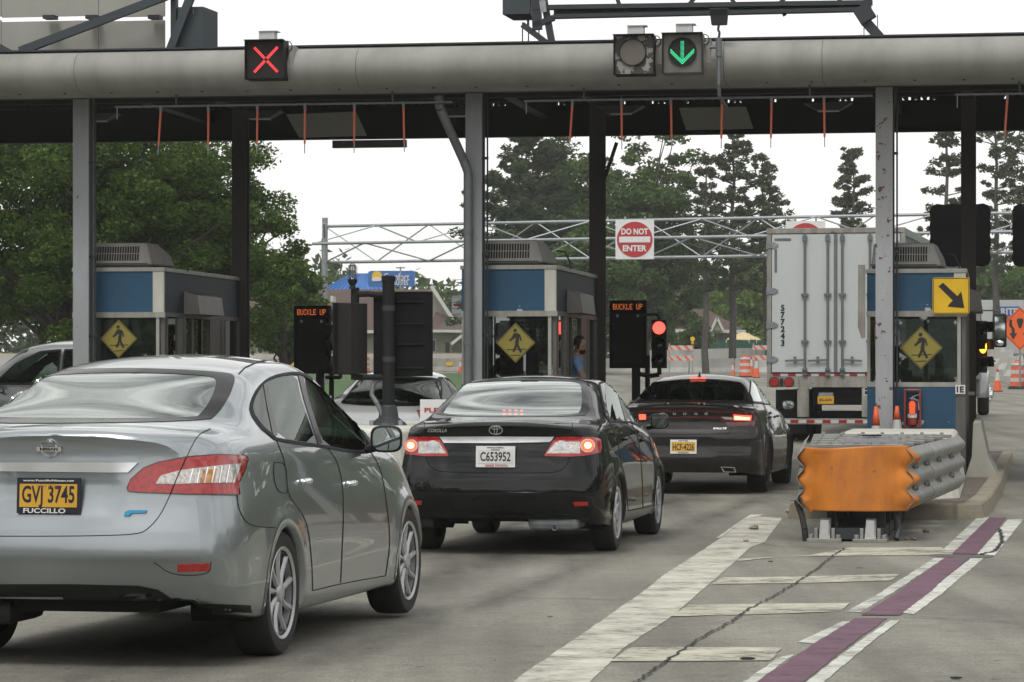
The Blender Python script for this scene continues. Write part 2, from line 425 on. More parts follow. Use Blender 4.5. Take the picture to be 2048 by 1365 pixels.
# ------------------------------------------------------------ ground, road markings
def road_material(name, base, dark, light, seed=0.0):
    m, N, Lk, b = new_mat(name); setp(b, Roughness=0.85)
    big = noise_node(N, Lk, 0.35, 5, 0.6); r1 = ramp(N, Lk, big.outputs['Fac'], [(0.3, dark), (0.55, base), (0.78, light)])
    fine = noise_node(N, Lk, 55.0, 3, 0.7); r2 = ramp(N, Lk, fine.outputs['Fac'], [(0.32, (0.62, 0.62, 0.62)), (0.68, (1.22, 1.22, 1.21))])
    c1 = mix(N, Lk, 1.0, r1.outputs['Color'], r2.outputs['Color'], 'MULTIPLY')
    # wheel tracks and drips running with the lanes
    tc = N.new('ShaderNodeTexCoord'); mp = N.new('ShaderNodeMapping'); mp.inputs['Rotation'].default_value = (0, 0, math.radians(11)); mp.inputs['Scale'].default_value = (1.1, 0.05, 1)
    nz = N.new('ShaderNodeTexNoise'); nz.inputs['Scale'].default_value = 1.5; nz.inputs['Detail'].default_value = 4
    Lk.new(tc.outputs['Object'], mp.inputs['Vector']); Lk.new(mp.outputs['Vector'], nz.inputs['Vector'])
    r3 = ramp(N, Lk, nz.outputs['Fac'], [(0.38, (0.70, 0.70, 0.70)), (0.6, (1.08, 1.08, 1.07))])
    c2 = mix(N, Lk, 0.85, c1, r3.outputs['Color'], 'MULTIPLY')
    md = noise_node(N, Lk, 7.0, 6, 0.75); rm = ramp(N, Lk, md.outputs['Fac'], [(0.3, (0.80, 0.80, 0.80)), (0.7, (1.16, 1.16, 1.15))]); c2 = mix(N, Lk, 1.0, c2, rm.outputs['Color'], 'MULTIPLY')
    # scattered spots of tar, gum and grit
    vo = noise_node(N, Lk, 9.0, 2, 0.5); r4 = ramp(N, Lk, vo.outputs['Fac'], [(0.70, (1, 1, 1)), (0.74, (0.45, 0.45, 0.45))])
    c3 = mix(N, Lk, 0.8, c2, r4.outputs['Color'], 'MULTIPLY')
    Lk.new(c3, b.inputs['Base Color']); bump(N, Lk, b, fine.outputs['Fac'], 0.5, 0.006)
    return m
road_material('concrete_road', (0.238, 0.232, 0.194), (0.172, 0.167, 0.140), (0.305, 0.297, 0.250))
road_material('concrete_patch', (0.15, 0.144, 0.124), (0.11, 0.106, 0.092), (0.19, 0.18, 0.158))
def worn_paint(name, c, under, wear=0.5, grain=30.0):
    m, N, Lk, b = new_mat(name); setp(b, Roughness=0.75)
    n1 = noise_node(N, Lk, 2.2, 6, 0.7, stretch=(1, 1, 1)); n2 = noise_node(N, Lk, grain, 4, 0.75, stretch=(0.35, 1, 1))
    ad = N.new('ShaderNodeMath'); ad.operation = 'MULTIPLY_ADD'; ad.inputs[1].default_value = 0.55
    Lk.new(n1.outputs['Fac'], ad.inputs[0]); 
    mu = N.new('ShaderNodeMath'); mu.operation = 'MULTIPLY'; mu.inputs[1].default_value = 0.45; Lk.new(n2.outputs['Fac'], mu.inputs[0]); Lk.new(mu.outputs[0], ad.inputs[2])
    r = ramp(N, Lk, ad.outputs[0], [(wear - 0.06, (0.10, 0.10, 0.10)), (wear + 0.02, (.75, .75, .75)), (wear + 0.12, (1, 1, 1))])
    c1 = mix(N, Lk, 0.0, c, under)
    out = [n for n in N if n.type == 'OUTPUT_MATERIAL'][0]; tb = N.new('ShaderNodeBsdfTransparent'); ms = N.new('ShaderNodeMixShader'); Lk.new(r.outputs['Color'], ms.inputs[0]); Lk.new(tb.outputs[0], ms.inputs[1]); Lk.new(b.outputs[0], ms.inputs[2]); Lk.new(ms.outputs[0], out.inputs['Surface'])
    n3 = noise_node(N, Lk, 5.0, 4); r3 = ramp(N, Lk, n3.outputs['Fac'], [(0.3, (0.75, 0.75, 0.72)), (0.7, (1.1, 1.1, 1.1))])
    Lk.new(mix(N, Lk, 1.0, c1, r3.outputs['Color'], 'MULTIPLY'), b.inputs['Base Color'])
    return m
worn_paint('mark_cream', (0.56, 0.55, 0.47), (0.27, 0.26, 0.215), 0.445)
worn_paint('mark_cream_worn', (0.52, 0.505, 0.41), (0.25, 0.24, 0.20), 0.46)
worn_paint('mark_white', (0.64, 0.65, 0.60), (0.25, 0.24, 0.21), 0.44)
worn_paint('mark_white_worn', (0.58, 0.59, 0.54), (0.23, 0.22, 0.19), 0.46)
worn_paint('mark_purple', (0.140, 0.068, 0.102), (0.19, 0.165, 0.155), 0.37)
plain('crack_dark', (0.03, 0.028, 0.026), 0.95, var=0.4, scale=20)
plain('grass', (0.045, 0.10, 0.020), 0.95, var=0.35, scale=1.5, bmp=0.6)
plain('earth', (0.10, 0.09, 0.06), 0.95, var=0.3, scale=0.3)

ys = np.concatenate([[-120], np.linspace(-60, 14, 10), np.linspace(16, 60, 45), np.linspace(62, 330, 110), np.array([400, 500, 600])])
xs = np.concatenate([[-400, -300, -150], np.linspace(-90, 90, 37), [150, 300, 400]])
V = np.array([(x, y, gz(y)) for y in ys for x in xs]); nx = len(xs)
i, j = np.meshgrid(np.arange(len(ys) - 1), np.arange(nx - 1), indexing='ij'); a = (i * nx + j).ravel()
g = fast_mesh('ground', V, np.stack([a, a + 1, a + nx + 1, a + nx], -1), 'concrete_road', None, True); g['kind'] = 'structure'

def sheet(name, pts, mat, lift=.004, step=0.6, kind='structure'):
    """a sheet on the ground inside an outline of ground points (x,y)"""
    P0 = [Vector((p[0], p[1])) for p in pts]; P = []
    for a, b in zip(P0, P0[1:] + P0[:1]):
        k = max(1, int((b - a).length / .12)); P += [a.lerp(b, q / k) for q in range(k)]
    if mat.startswith('mark'): P = [p + Vector((random.uniform(-.005, .005), random.uniform(-.008, .008))) for p in P]
    n = len(P)
    r = delaunay_2d_cdt(P, [(i, (i + 1) % n) for i in range(n)], [], 1, 1e-6)
    V = [(p.x, p.y, gz(p.y) + lift) for p in r[0]]
    o = pydata(name, V, [tuple(f) for f in r[2]], mat); 
    if kind: o['kind'] = kind
    return o
def gp(px, py): 
    q = ground(px, py); return (q.x, q.y)
def gstrip(name, line, width, mat, lift=.004, jit=0.0, step=.35, kind='structure', parent=None):
    """strip along ground polyline (image coordinates of the photograph give the traced line); width in metres"""
    L = [Vector(gp(*p)) for p in line]; D = []
    for a, b in zip(L, L[1:]):
        n = max(1, int((b - a).length / step)); D += [a.lerp(b, k / n) for k in range(n)]
    D.append(L[-1]); V = []
    for k, p in enumerate(D):
        t = (D[min(k + 1, len(D) - 1)] - D[max(k - 1, 0)]).normalized(); q = Vector((-t.y, t.x)); w = width / 2
        o = random.uniform(-jit, jit); w1 = w * (1 + (random.uniform(-.35, .35) if jit else 0))
        for sg in (-1, 1):
            c_ = p + q * (sg * w1 + o); V.append((c_.x, c_.y, gz(c_.y) + lift))
    o = pydata(name, V, [(2 * k, 2 * k + 1, 2 * k + 3, 2 * k + 2) for k in range(len(D) - 1)], mat, parent)
    if kind: o['kind'] = kind
    return o

# hatched gore in front of the crash cushion
def gpoly(name, px, mat, lift=.004): return sheet(name, [gp(*p) for p in px], mat, lift)
gpoly('edge_line', [(1018, 1372), (1075, 1330), (1145, 1283), (1250, 1210), (1330, 1150), (1400, 1105), (1440, 1078), (1500, 1033), (1565, 1037), (1530, 1085), (1500, 1096), (1470, 1125), (1400, 1185), (1340, 1237), (1245, 1300), (1175, 1372)], 'mark_cream')
gpoly('edge_line', [(1490, 1040), (1440, 1078), (1432, 1078), (1500, 1031), (1530, 1031)], 'mark_white', .008)
gpoly('hatch_line', [(1470, 1120), (1620, 1112), (1700, 1097), (1880, 1096), (1905, 1108), (1850, 1112), (1700, 1113), (1560, 1115), (1478, 1124)], 'mark_cream_worn', .006)
gpoly('hatch_line', [(1445, 1157), (1600, 1155), (1800, 1150), (1780, 1163), (1600, 1168), (1425, 1170)], 'mark_cream_worn', .006)
gpoly('hatch_line', [(1378, 1212), (1500, 1210), (1700, 1208), (1680, 1225), (1500, 1231), (1340, 1235)], 'mark_cream_worn', .006)
gpoly('hatch_line', [(1262, 1297), (1400, 1297), (1565, 1297), (1540, 1323), (1380, 1325), (1220, 1325)], 'mark_cream_worn', .006)
# purple lane line with its white borders
gpoly('purple_line', [(1979, 1036), (2013, 1036), (1953, 1110), (1903, 1110)], 'mark_purple', .005)
gpoly('purple_line', [(1890, 1117), (1938, 1117), (1800, 1232), (1722, 1232)], 'mark_purple', .005)
gpoly('purple_line', [(1712, 1238), (1775, 1238), (1600, 1372), (1505, 1372)], 'mark_purple', .005)
for px in ([(1955, 1036), (1978, 1036), (1905, 1110), (1876, 1110)], [(1868, 1118), (1888, 1118), (1720, 1226), (1690, 1226)], [(1685, 1245), (1705, 1245), (1640, 1290), (1595, 1286)], [(1560, 1316), (1590, 1310), (1505, 1372), (1478, 1372)]):
    gpoly('white_line', px, 'mark_white_worn', .0045)
for px in ([(2016, 1040), (2046, 1040), (1990, 1112), (1955, 1109)], [(1942, 1118), (1967, 1118), (1828, 1230), (1798, 1226)], [(1780, 1243), (1800, 1243), (1640, 1372), (1604, 1372)]):
    gpoly('white_line', px, 'mark_white', .0045)
gpoly('white_line', [(700, 1362), (705, 1362), (704, 1364)], 'mark_white')
# joints and cracks
for ln, w in (([(1690, 1098), (1660, 1118), (1640, 1135), (1602, 1162), (1560, 1187), (1500, 1220), (1460, 1248), (1400, 1280), (1340, 1320), (1265, 1372)], .014),
              ([(1500, 1087), (1560, 1094), (1640, 1098), (1695, 1101)], .016), ([(1860, 1106), (1900, 1108), (1960, 1111), (1990, 1104), (2005, 1085), (2000, 1060)], .03),
              ([(1720, 1230), (1800, 1234), (1900, 1240), (2060, 1249)], .014), ([(1850, 1150), (1940, 1153), (2060, 1156)], .014)):
    o = gstrip('crack', ln, w, 'crack_dark', .0105, jit=.012, step=.05)
gpoly('patch', [(1845, 1104), (1910, 1108), (1960, 1109), (2000, 1100), (1985, 1116), (1920, 1117), (1860, 1113)], 'concrete_patch', .003)
gstrip('joint', [(843, 1196), (1000, 1196), (1250, 1200)], .018, 'concrete_patch', .004)
gstrip('drain_slot', [(1500, 979), (1560, 980), (1596, 980)], .05, 'crack_dark', .005)
for k in range(9):
    q = gp(1512 + k * 10, 980); MB().box((q[0], q[1], gz(q[1]) + .009), (.022, .07, .006), Matrix.Rotation(.5, 3, 'Z')).build('drain_bar', 'concrete_patch')['kind'] = 'structure'
# soft-edged stains of oil and rubber along the lanes
m, N, Lk, b = new_mat('stain'); setp(b, Roughness=0.7, Base_Color=(0.05, 0.047, 0.04, 1))
out = [n for n in N if n.type == 'OUTPUT_MATERIAL'][0]; tr = N.new('ShaderNodeBsdfTransparent'); mx = N.new('ShaderNodeMixShader')
tc = N.new('ShaderNodeTexCoord'); sp = N.new('ShaderNodeSeparateXYZ'); Lk.new(tc.outputs['UV'], sp.inputs[0])
def m_(op, a, b_=None):
    q = N.new('ShaderNodeMath'); q.operation = op; q.use_clamp = op == 'MULTIPLY'
    for i, v in enumerate((a, b_)):
        if v is None: continue
        if hasattr(v, 'is_output'): Lk.new(v, q.inputs[i])
        else: q.inputs[i].default_value = v
    return q.outputs[0]
e = m_('SUBTRACT', 1.0, m_('ABSOLUTE', m_('SUBTRACT', m_('MULTIPLY', sp.outputs['X'], 2.0), 1.0)))
q1_ = N.new('ShaderNodeMath'); q1_.operation = 'PINGPONG'; q1_.inputs[1].default_value = 0.5; Lk.new(sp.outputs['X'], q1_.inputs[0])
nz = noise_node(N, Lk, 1.3, 5, .65, 'Object', (1, .25, 1)); r_ = ramp(N, Lk, nz.outputs['Fac'], [(.35, (0, 0, 0)), (.7, (.75, .75, .75))])
Lk.new(m_('MULTIPLY', m_('MULTIPLY', q1_.outputs[0], 1.5), r_.outputs['Color']), mx.inputs[0]); Lk.new(tr.outputs[0], mx.inputs[1]); Lk.new(b.outputs[0], mx.inputs[2]); Lk.new(mx.outputs[0], out.inputs['Surface'])
def stain(x0, w, y0, y1, k=.19, lift=.0025):
    n = 60; V = []; uv = []
    for i in range(n + 1):
        y = y0 + (y1 - y0) * i / n; xc = x0 + (y - 25) * k; V += [(xc - w / 2, y, gz(y) + lift), (xc + w / 2, y, gz(y) + lift)]
    o = pydata('oil_stain', V, [(2 * i, 2 * i + 1, 2 * i + 3, 2 * i + 2) for i in range(n)], 'stain'); o['kind'] = 'structure'
    u = o.data.uv_layers.new(name='UVMap')
    for p in o.data.polygons:
        for li in p.loop_indices: u.data[li].uv = (o.data.loops[li].vertex_index % 2, o.data.loops[li].vertex_index // 2 / n)
stain(.05, 1.1, 8, 60); stain(-.8, .5, 9, 44, lift=.003); stain(.95, .5, 9, 44, lift=.003); stain(5.6, 1.2, 20, 60, .17); stain(-4.6, 1.2, 20, 70, .17)
# far verge between the kerb and the white lines, far verge
def lane_sheet(name, x0, x1, y0, y1, mat, lift):
    n = 60; V = []
    for k in range(n + 1):
        y = y0 + (y1 - y0) * k / n; V += [(x0 + (y - 40) * .162, y, gz(y) + lift), (x1 + (y - 40) * .162, y, gz(y) + lift)]
    o = pydata(name, V, [(2 * k, 2 * k + 1, 2 * k + 3, 2 * k + 2) for k in range(n)], mat); o['kind'] = 'structure'; return o
gr = [(-40, 100), (-3.0, 100), (-1.5, 122), (4.0, 150), (-2, 168), (-60, 168)]
def verge(name, pts, lift=.02):
    P = [Vector(p) for p in pts]; n = len(P); B = []
    for a, b in zip(P, P[1:] + P[:1]):
        k = max(1, int((b - a).length / 4)); B += [a.lerp(b, q / k) for q in range(k)]
    nb = len(B); mn = min(p.y for p in P); mxx = max(p.y for p in P); x0 = min(p.x for p in P); x1 = max(p.x for p in P)
    G = np.array([(x, y) for x in np.arange(x0, x1, 5) for y in np.arange(mn, mxx, 5)]); G = G[inpoly(G, pts)]
    pts2 = B + [Vector(q) for q in G if min((Vector(q) - b).length for b in B) > 2]
    r = delaunay_2d_cdt(pts2, [(i, (i + 1) % nb) for i in range(nb)], [], 1, 1e-5)
    o = pydata(name, [(p.x, p.y, gz(p.y) + lift) for p in r[0]], [tuple(f) for f in r[2]], 'grass', None, True); o['kind'] = 'stuff'; return o
tag(verge('grass_verge', gr), 'short green grass verge behind the white barrier and lanes', 'grass', kind='stuff')
tag(verge('grass_bank', [(-90, 196), (120, 200), (120, 330), (-90, 330)], .05), 'rough grass under the houses and trees at the back', 'grass', kind='stuff')
# small litter on the road
for k, (px, py, s_) in enumerate([(1541, 1125, .03), (1718, 1137, .03), (1495, 1322, .05), (1580, 1089, .02), (990, 1322, .012), (1058, 1082, .014), (1100, 1235, .03), (1912, 1360, .04)]):
    q = ground(px, py)
    MB().ell((0, 0, 0), (s_ * random.uniform(.6, 1.1), s_ * .4, s_ * .16), 7, 5).build('litter_scrap', 'ink_black' if k in (2, 0, 7) else 'kerb_concrete', None, loc=(q.x, q.y, q.z + s_ * .25))
for o in [o for o in COL.objects if o.name.startswith('litter_scrap')]:
    tag(o, 'small scrap of litter lying on the grey concrete road', 'litter', 'scraps of litter on the road')
# ------------------------------------------------------------ cars
def rounded_path(P, fr, ns, nc):
    """polyline with quadratic corners and fixed sample counts. P list of (n_station,2) arrays"""
    out = []; n = len(P); prev = P[0]
    for k in range(1, n - 1):
        a = P[k] + (P[k - 1] - P[k]) * fr[k]; b = P[k] + (P[k + 1] - P[k]) * fr[k]
        for i in range(ns[k - 1]): out.append(prev + (a - prev) * (i / ns[k - 1]))
        for i in range(nc[k]):
            t = i / nc[k]; out.append(a * (1 - t) ** 2 + P[k] * 2 * t * (1 - t) + b * t * t)
        prev = b
    for i in range(ns[-1] + 1): out.append(prev + (P[-1] - prev) * (i / ns[-1]))
    return out

def chaikin(P, it=2):
    P = [Vector(p) for p in P]
    for _ in range(it): P = [q for a, b in zip(P, P[1:] + P[:1]) for q in (a.lerp(b, .25), a.lerp(b, .75))]
    return [tuple(p) for p in P]

class Car:
    def __init__(s, name, label, cat, loc, yaw, P, mat, group=None):
        s.P = P; s.mat = mat
        s.root = thing(name, label, cat, loc, -math.radians(yaw), group)
        s.M = Matrix.Translation(Vector(loc)) @ Matrix.Rotation(-math.radians(yaw), 4, 'Z')
        s.Mi = s.M.inverted(); s.camL = s.Mi @ CAM
        s.surface()
        s.cuts = []
    # ---- body skin
    def surface(s):
        P = s.P; L = P['L']
        st = np.unique(np.round(np.concatenate([np.linspace(0, .25, 12), np.linspace(.25, 1.0, 22), np.linspace(1.0, L - .7, int((L - 1.7) / .032)), np.linspace(L - .7, L, 26)]), 4))
        g = lambda k: pchip(*zip(*P[k]), st)
        zb, ym, zm, yb, zbe, ye, ze, zt = [g(k) for k in ('zb', 'ym', 'zm', 'yb', 'zbelt', 'ye', 'ze', 'zt')]
        e = np.clip(st / P.get('rr', .38), 0, 1); m = P.get('m0', .86) + (1 - P.get('m0', .86)) * np.sqrt(1 - (1 - e) ** 2)
        e2 = np.clip((L - st) / P.get('fr', .75), 0, 1); m2 = P.get('f0', .72) + (1 - P.get('f0', .72)) * np.sqrt(1 - (1 - e2) ** 2)
        m = m * m2
        c2 = lambda y, z: np.stack([y, z], 1)
        pts = [c2((ym - .16) * m, zb), c2((ym - .03) * m, zb), c2(ym * m, zm), c2(yb * m, zbe), c2(ye * m, ze), c2(ye * .45 * m, zt - .12 * (zt - ze)), c2(0 * ye, zt)]
        row = rounded_path(pts, [0, .3, P.get('crown', .42), P.get('shoulder', .22), .3, .48, 0], [3, 10, 12, 14, 8, 3], [0, 5, 18, 7, 7, 8, 0])
        half = np.stack(row, 1)                     # station, j, (y,z)
        nj = half.shape[1]
        X = half[:, :, 0]; Z = half[:, :, 1]; S = np.repeat(st[:, None], nj, 1)
        # arch flares
        for wy in P['wy']:
            d = np.hypot(S - wy, Z - P['wr'])
            X = X + P.get('flare', .012) * np.exp(-((d - P['ar'] - .02) / .06) ** 2) * (Z < P['wr'] + P['ar'] + .12) * np.clip((X - .5) / .2, 0, 1)
        if P.get('crease'):
            for (zc0, zc1, amp) in P['crease']:
                zc = zc0 + (zc1 - zc0) * S / L
                X = X + amp * np.exp(-np.abs(Z - zc) / .03) * np.clip((X - .6) / .15, 0, 1)
        def disp(x, z, ss):
            w = np.clip(1 - ss / .6, 0, 1) ** 2; w2 = np.clip(1 - (L - ss) / .8, 0, 1) ** 2
            ax = np.abs(x)
            R = pchip(*zip(*P['R']), z.ravel()).reshape(z.shape) + P.get('B', .10) * np.clip(ax / .80, 0, 1.2) ** 2.6
            for (x0, x1, z0, z1, dep, sf) in P.get('recess', []):
                R = R + dep * np.clip((x1 - ax) / sf, 0, 1) * np.clip((z - z0) / sf, 0, 1) * np.clip((z1 - z) / sf, 0, 1)
            Ff = pchip(*zip(*P['Fr']), z.ravel()).reshape(z.shape) + P.get('Bf', .22) * np.clip(ax / .8, 0, 1.2) ** 2.2
            return w * R - w2 * Ff
        Y = S + disp(X, Z, S)
        Xf = np.concatenate([X, -X[:, ::-1][:, 1:]], 1); Yf = np.concatenate([Y, Y[:, ::-1][:, 1:]], 1); Zf = np.concatenate([Z, Z[:, ::-1][:, 1:]], 1)
        ns_, nf = Xf.shape; V = np.stack([Xf, Yf, Zf], 2).reshape(-1, 3)
        i, j = np.meshgrid(np.arange(ns_ - 1), np.arange(nf - 1), indexing='ij')
        a = i * nf + j; Q = np.stack([a, a + nf, a + nf + 1, a + 1], -1).reshape(-1, 4)
        Vs, Qs = [V], [Q]; off = len(V)
        for end in (0, ns_ - 1):
            xo, zo = X[end], Z[end]; j0 = 3; nt = 49; t = np.linspace(-1, 1, nt)
            rows = np.arange(j0, nj); cx = xo[rows][:, None] * t[None]; cz = np.repeat(zo[rows][:, None], nt, 1)
            # interior detail rows: resample z finely between outline rows
            zz = np.linspace(zo[j0], zo[-1] - .004, 64)
            zmono = np.maximum.accumulate(zo[j0:]) + np.arange(nj - j0) * 1e-7
            xx = np.interp(zz, zmono, xo[j0:])
            cx = np.concatenate([xx[:, None] * t[None], (xo[-1:, None]) * t[None]]); zz = np.append(zz, zo[-1]); cz = np.repeat(zz[:, None], nt, 1)
            cy = st[end] + disp(cx, cz, np.full_like(cx, st[end]))
            ylin = np.interp(zz, zmono, Y[end][j0:]); ylin[-1] = Y[end][-1]
            dl_ = (ylin - cy[:, 0])[:, None] * np.abs(t)[None] ** 10; dl_[-1] = 0; cy = cy + dl_
            Vc = np.stack([cx, cy, cz], 2).reshape(-1, 3); r, c = np.meshgrid(np.arange(len(zz) - 1), np.arange(nt - 1), indexing='ij')
            a = r * nt + c + off; Qc = np.stack([a, a + 1, a + nt + 1, a + nt], -1).reshape(-1, 4)
            if end: Qc = Qc[:, ::-1]
            Vs.append(Vc); Qs.append(Qc); off += len(Vc)
        V = np.concatenate(Vs); Q = np.concatenate(Qs)
        s.V, s.Q = V, Q; s.st = st
        s.bvh = BVHTree.FromPolygons([Vector(v) for v in V], [tuple(q) for q in Q], epsilon=0.0)
        s.grid = (ns_, nf)
    # ---- projection
    def ray(s, u, v, proj='cam'):
        if proj == 'cam':
            o = s.camL; d = (s.Mi.to_3x3() @ (at(u, v, 10) - CAM)).normalized()
        elif proj == 'side': o = Vector((3, u, v)); d = Vector((-1, 0, 0))
        elif proj == 'rear': o = Vector((u, -3, v)); d = Vector((0, 1, 0))
        elif proj == 'front': o = Vector((u, s.P['L'] + 3, v)); d = Vector((0, -1, 0))
        h = s.bvh.ray_cast(o, d)
        if h[0] is None:
            mid = Vector((0, s.P['L'] * .3, .8)); t = (mid - o).dot(d)
            if proj == 'cam':
                best = None
                for k in range(-14, 22):
                    p = o + d * (t + k * .15); q = s.bvh.find_nearest(p)
                    if q[0] is not None and (best is None or q[3] < best[3]): best = q
                h = best
            else:
                h = s.bvh.find_nearest(o + d * (3 - .8 if proj == 'side' else 3))
        p, n = h[0], h[1]
        if n.dot(d) > 0: n = -n
        return p, n
    def patch(s, name, poly, mat, off=.003, sp=8, proj='cam', mirror=False, parent=None, both=True, dens=1.0):
        """a sheet that follows the skin inside an outline, with its rim turned in"""
        poly = [Vector(p) for p in poly]; B = []
        for a, b in zip(poly, poly[1:] + poly[:1]):
            n = max(1, int((b - a).length / sp)); B += [a + (b - a) * (i / n) for i in range(n)]
        pts = list(B); xs = [p.x for p in poly]; ys = [p.y for p in poly]
        gx = np.arange(min(xs) + sp / 2, max(xs), sp); gy = np.arange(min(ys) + sp / 2, max(ys), sp)
        G = np.array([(x, y) for x in gx for y in gy])
        if len(G):
            G = G[inpoly(G, [tuple(p) for p in poly])]
            Ba = np.array([tuple(p) for p in B])
            for q in G:
                if np.min(np.hypot(*(Ba - q).T)) > sp * .45: pts.append(Vector(q))
        nb = len(B)
        r = delaunay_2d_cdt(pts, [(i, (i + 1) % nb) for i in range(nb)], [], 1, 1e-5)
        v2, e2, f2 = r[0], r[1], r[2]; orig = r[3]
        Pn = [s.ray(p.x, p.y, proj) for p in v2]
        V = [p + n * off for p, n in Pn]; Fc = [tuple(f) for f in f2]
        tot = sum(((V[f[1]] - V[f[0]]).cross(V[f[2]] - V[f[0]])).dot(Pn[f[0]][1]) for f in Fc)
        if tot < 0: Fc = [f[::-1] for f in Fc]
        # rim
        cnt = {}
        for f in Fc:
            for a, b in zip(f, f[1:] + f[:1]): cnt[(a, b)] = cnt.get((a, b), 0) + 1
        rim = [(a, b) for (a, b) in cnt if (b, a) not in cnt]; n0 = len(V); idx = {}
        for a, b in rim:
            for k in (a, b):
                if k not in idx: idx[k] = len(V); V += [V[k].copy(), Pn[k][0] - Pn[k][1] * .012]
        Fr = [(idx[b], idx[a], idx[a] + 1, idx[b] + 1) for a, b in rim]
        objs = []
        for sg in ([1, -1] if mirror else [1]):
            me = bpy.data.meshes.new(name); me.from_pydata([(v.x * sg, v.y, v.z) for v in V], [], [f if sg > 0 else f[::-1] for f in Fc + Fr]); me.update()
            sm = [True] * len(Fc) + [False] * len(Fr); me.polygons.foreach_set('use_smooth', sm)
            if name in ('side_window', 'rear_window'):
                uv = np.array([(p.x, p.y) for p in v2]); uv = (uv - uv.mean(0)) / (uv.std(0) + 1e-9); A = np.stack([np.ones(len(uv)), uv[:, 0], uv[:, 1], uv[:, 0] ** 2, uv[:, 0] * uv[:, 1], uv[:, 1] ** 2], 1)
                A = A[:, :3] if name == 'side_window' else A
                Nn = np.array([tuple(n) for p, n in Pn]); Nf = A @ np.linalg.lstsq(A, Nn, rcond=None)[0]; Nf /= np.linalg.norm(Nf, axis=1)[:, None]
                if sum(sm): me.normals_split_custom_set_from_vertices([(n[0] * sg, n[1], n[2]) for n in Nf] + [(0, 0, 0)] * (len(V) - len(Nf)))
            o = mesh_obj(name, me, mat, parent or s.root)
            objs.append(o)
        return objs[0]
    def strip_geo(s, pts, w, off, sp, proj, closed):
        P = [Vector(p) for p in pts]
        if closed: P = P + [P[0]]
        D = []
        for a, b in zip(P, P[1:]):
            n = max(1, int((b - a).length / sp)); D += [a + (b - a) * (i / n) for i in range(n)]
        if not closed: D.append(P[-1])
        N = len(D); V = []
        for i in range(N):
            a = D[(i - 1) % N] if (closed or i > 0) else D[i]; b = D[(i + 1) % N] if (closed or i < N - 1) else D[i]
            t = (b - a); t = t.normalized() if t.length > 0 else Vector((1, 0)); q = Vector((-t.y, t.x)) * w / 2
            for k in (-1, 1):
                p, n = s.ray(D[i].x + q.x * k, D[i].y + q.y * k, proj); V.append(p + n * off)
        m = N if closed else N - 1
        return V, [(2 * i, 2 * i + 1, (2 * ((i + 1) % N)) + 1, 2 * ((i + 1) % N)) for i in range(m)]
    def strips(s, name, lines, w, mat, off=.0015, sp=5, proj='cam', mirror=False, closed=False, parent=None):
        o = None
        for ln in lines:
            if name == 'panel_gap' and len(ln) > 2:
                P = [Vector(p) for p in ln]
                for _ in range(2): P = [P[0]] + [q for a, b in zip(P, P[1:]) for q in (a.lerp(b, .25), a.lerp(b, .75))] + [P[-1]]
                ln = P
            v, f = s.strip_geo(ln, w, off, sp, proj, closed)
            for sg in ([1, -1] if mirror else [1]):
                o = pydata(name, [(p.x * sg, p.y, p.z) for p in v], f, mat, parent or s.root, True)
        return o
    def decal(s, name, mb, px, py, mat, off=.004, proj='cam', parent=None, tilt=None, smooth=False):
        """stand a small flat mesh (x-z plane, facing -y, metres) on the skin"""
        p, n = s.ray(px, py, proj)
        if tilt is not None: n = Vector(tilt).normalized()
        fwd = -n; up = Vector((0, 0, 1)); x = fwd.cross(up).normalized(); z = x.cross(fwd).normalized()
        R = Matrix((x, fwd, z)).transposed().to_4x4()
        mb.xform(Matrix.Translation(p + n * off) @ R)
        return mb.build(name, mat, parent or s.root, smooth)
    # ---- finish
    def finish(s, cam_cuts=(), side_cuts=(), side_mirror_cuts=(), ws=None, glass_ws='glass_side'):
        V = s.V.copy(); Q = s.Q; P = s.P
        # snap to the arches
        for wy in P['wy']:
            for sg in (1, -1):
                sel = np.where(V[:, 0] * sg > .45)[0]; dy = V[sel, 1] - wy; dz = V[sel, 2] - P['wr']; d = np.hypot(dy, dz)
                k = np.abs(d - P['ar']) < .024; ss = sel[k]; f = P['ar'] / d[k]
                V[ss, 1] = wy + dy[k] * f; V[ss, 2] = P['wr'] + dz[k] * f
        def toimg(Cc):
            W = (np.array(s.M.to_3x3()) @ Cc.T).T + np.array(s.M.translation)
            return np.stack([1024 + W[:, 0] / W[:, 1] * F, HY - (W[:, 2] - HC) / W[:, 1] * F], 1)
        def orient(Q):
            C = V[Q].mean(1); nr = np.cross(V[Q[:, 2]] - V[Q[:, 0]], V[Q[:, 3]] - V[Q[:, 1]])
            L_ = np.linalg.norm(nr, axis=1); ref = np.stack([C[:, 0] * .3, np.clip(C[:, 1], .9, P['L'] - .9), np.full(len(C), .62)], 1)
            sg = np.sign(((C - ref) * nr).sum(1)); nr = nr * sg[:, None]; Q = Q.copy(); f = sg < 0; Q[f] = Q[f][:, ::-1]
            return Q, C, nr, L_
        Q, C, nr, L_ = orient(Q)
        key = np.unique(np.round(V, 3), axis=0, return_inverse=True)[1].ravel(); VN = np.zeros((key.max() + 1, 3))
        for k in range(4): np.add.at(VN, key[Q[:, k]], nr)
        VN = VN / np.maximum(np.linalg.norm(VN, axis=1)[:, None], 1e-9); VN = VN[key]
        polys = [(p, 1) for p in cam_cuts] + [(p, q) for p in side_mirror_cuts for q in (1, -1)]
        near = np.zeros(len(Q), bool); sx = F / (s.M.translation.y + 1.5)
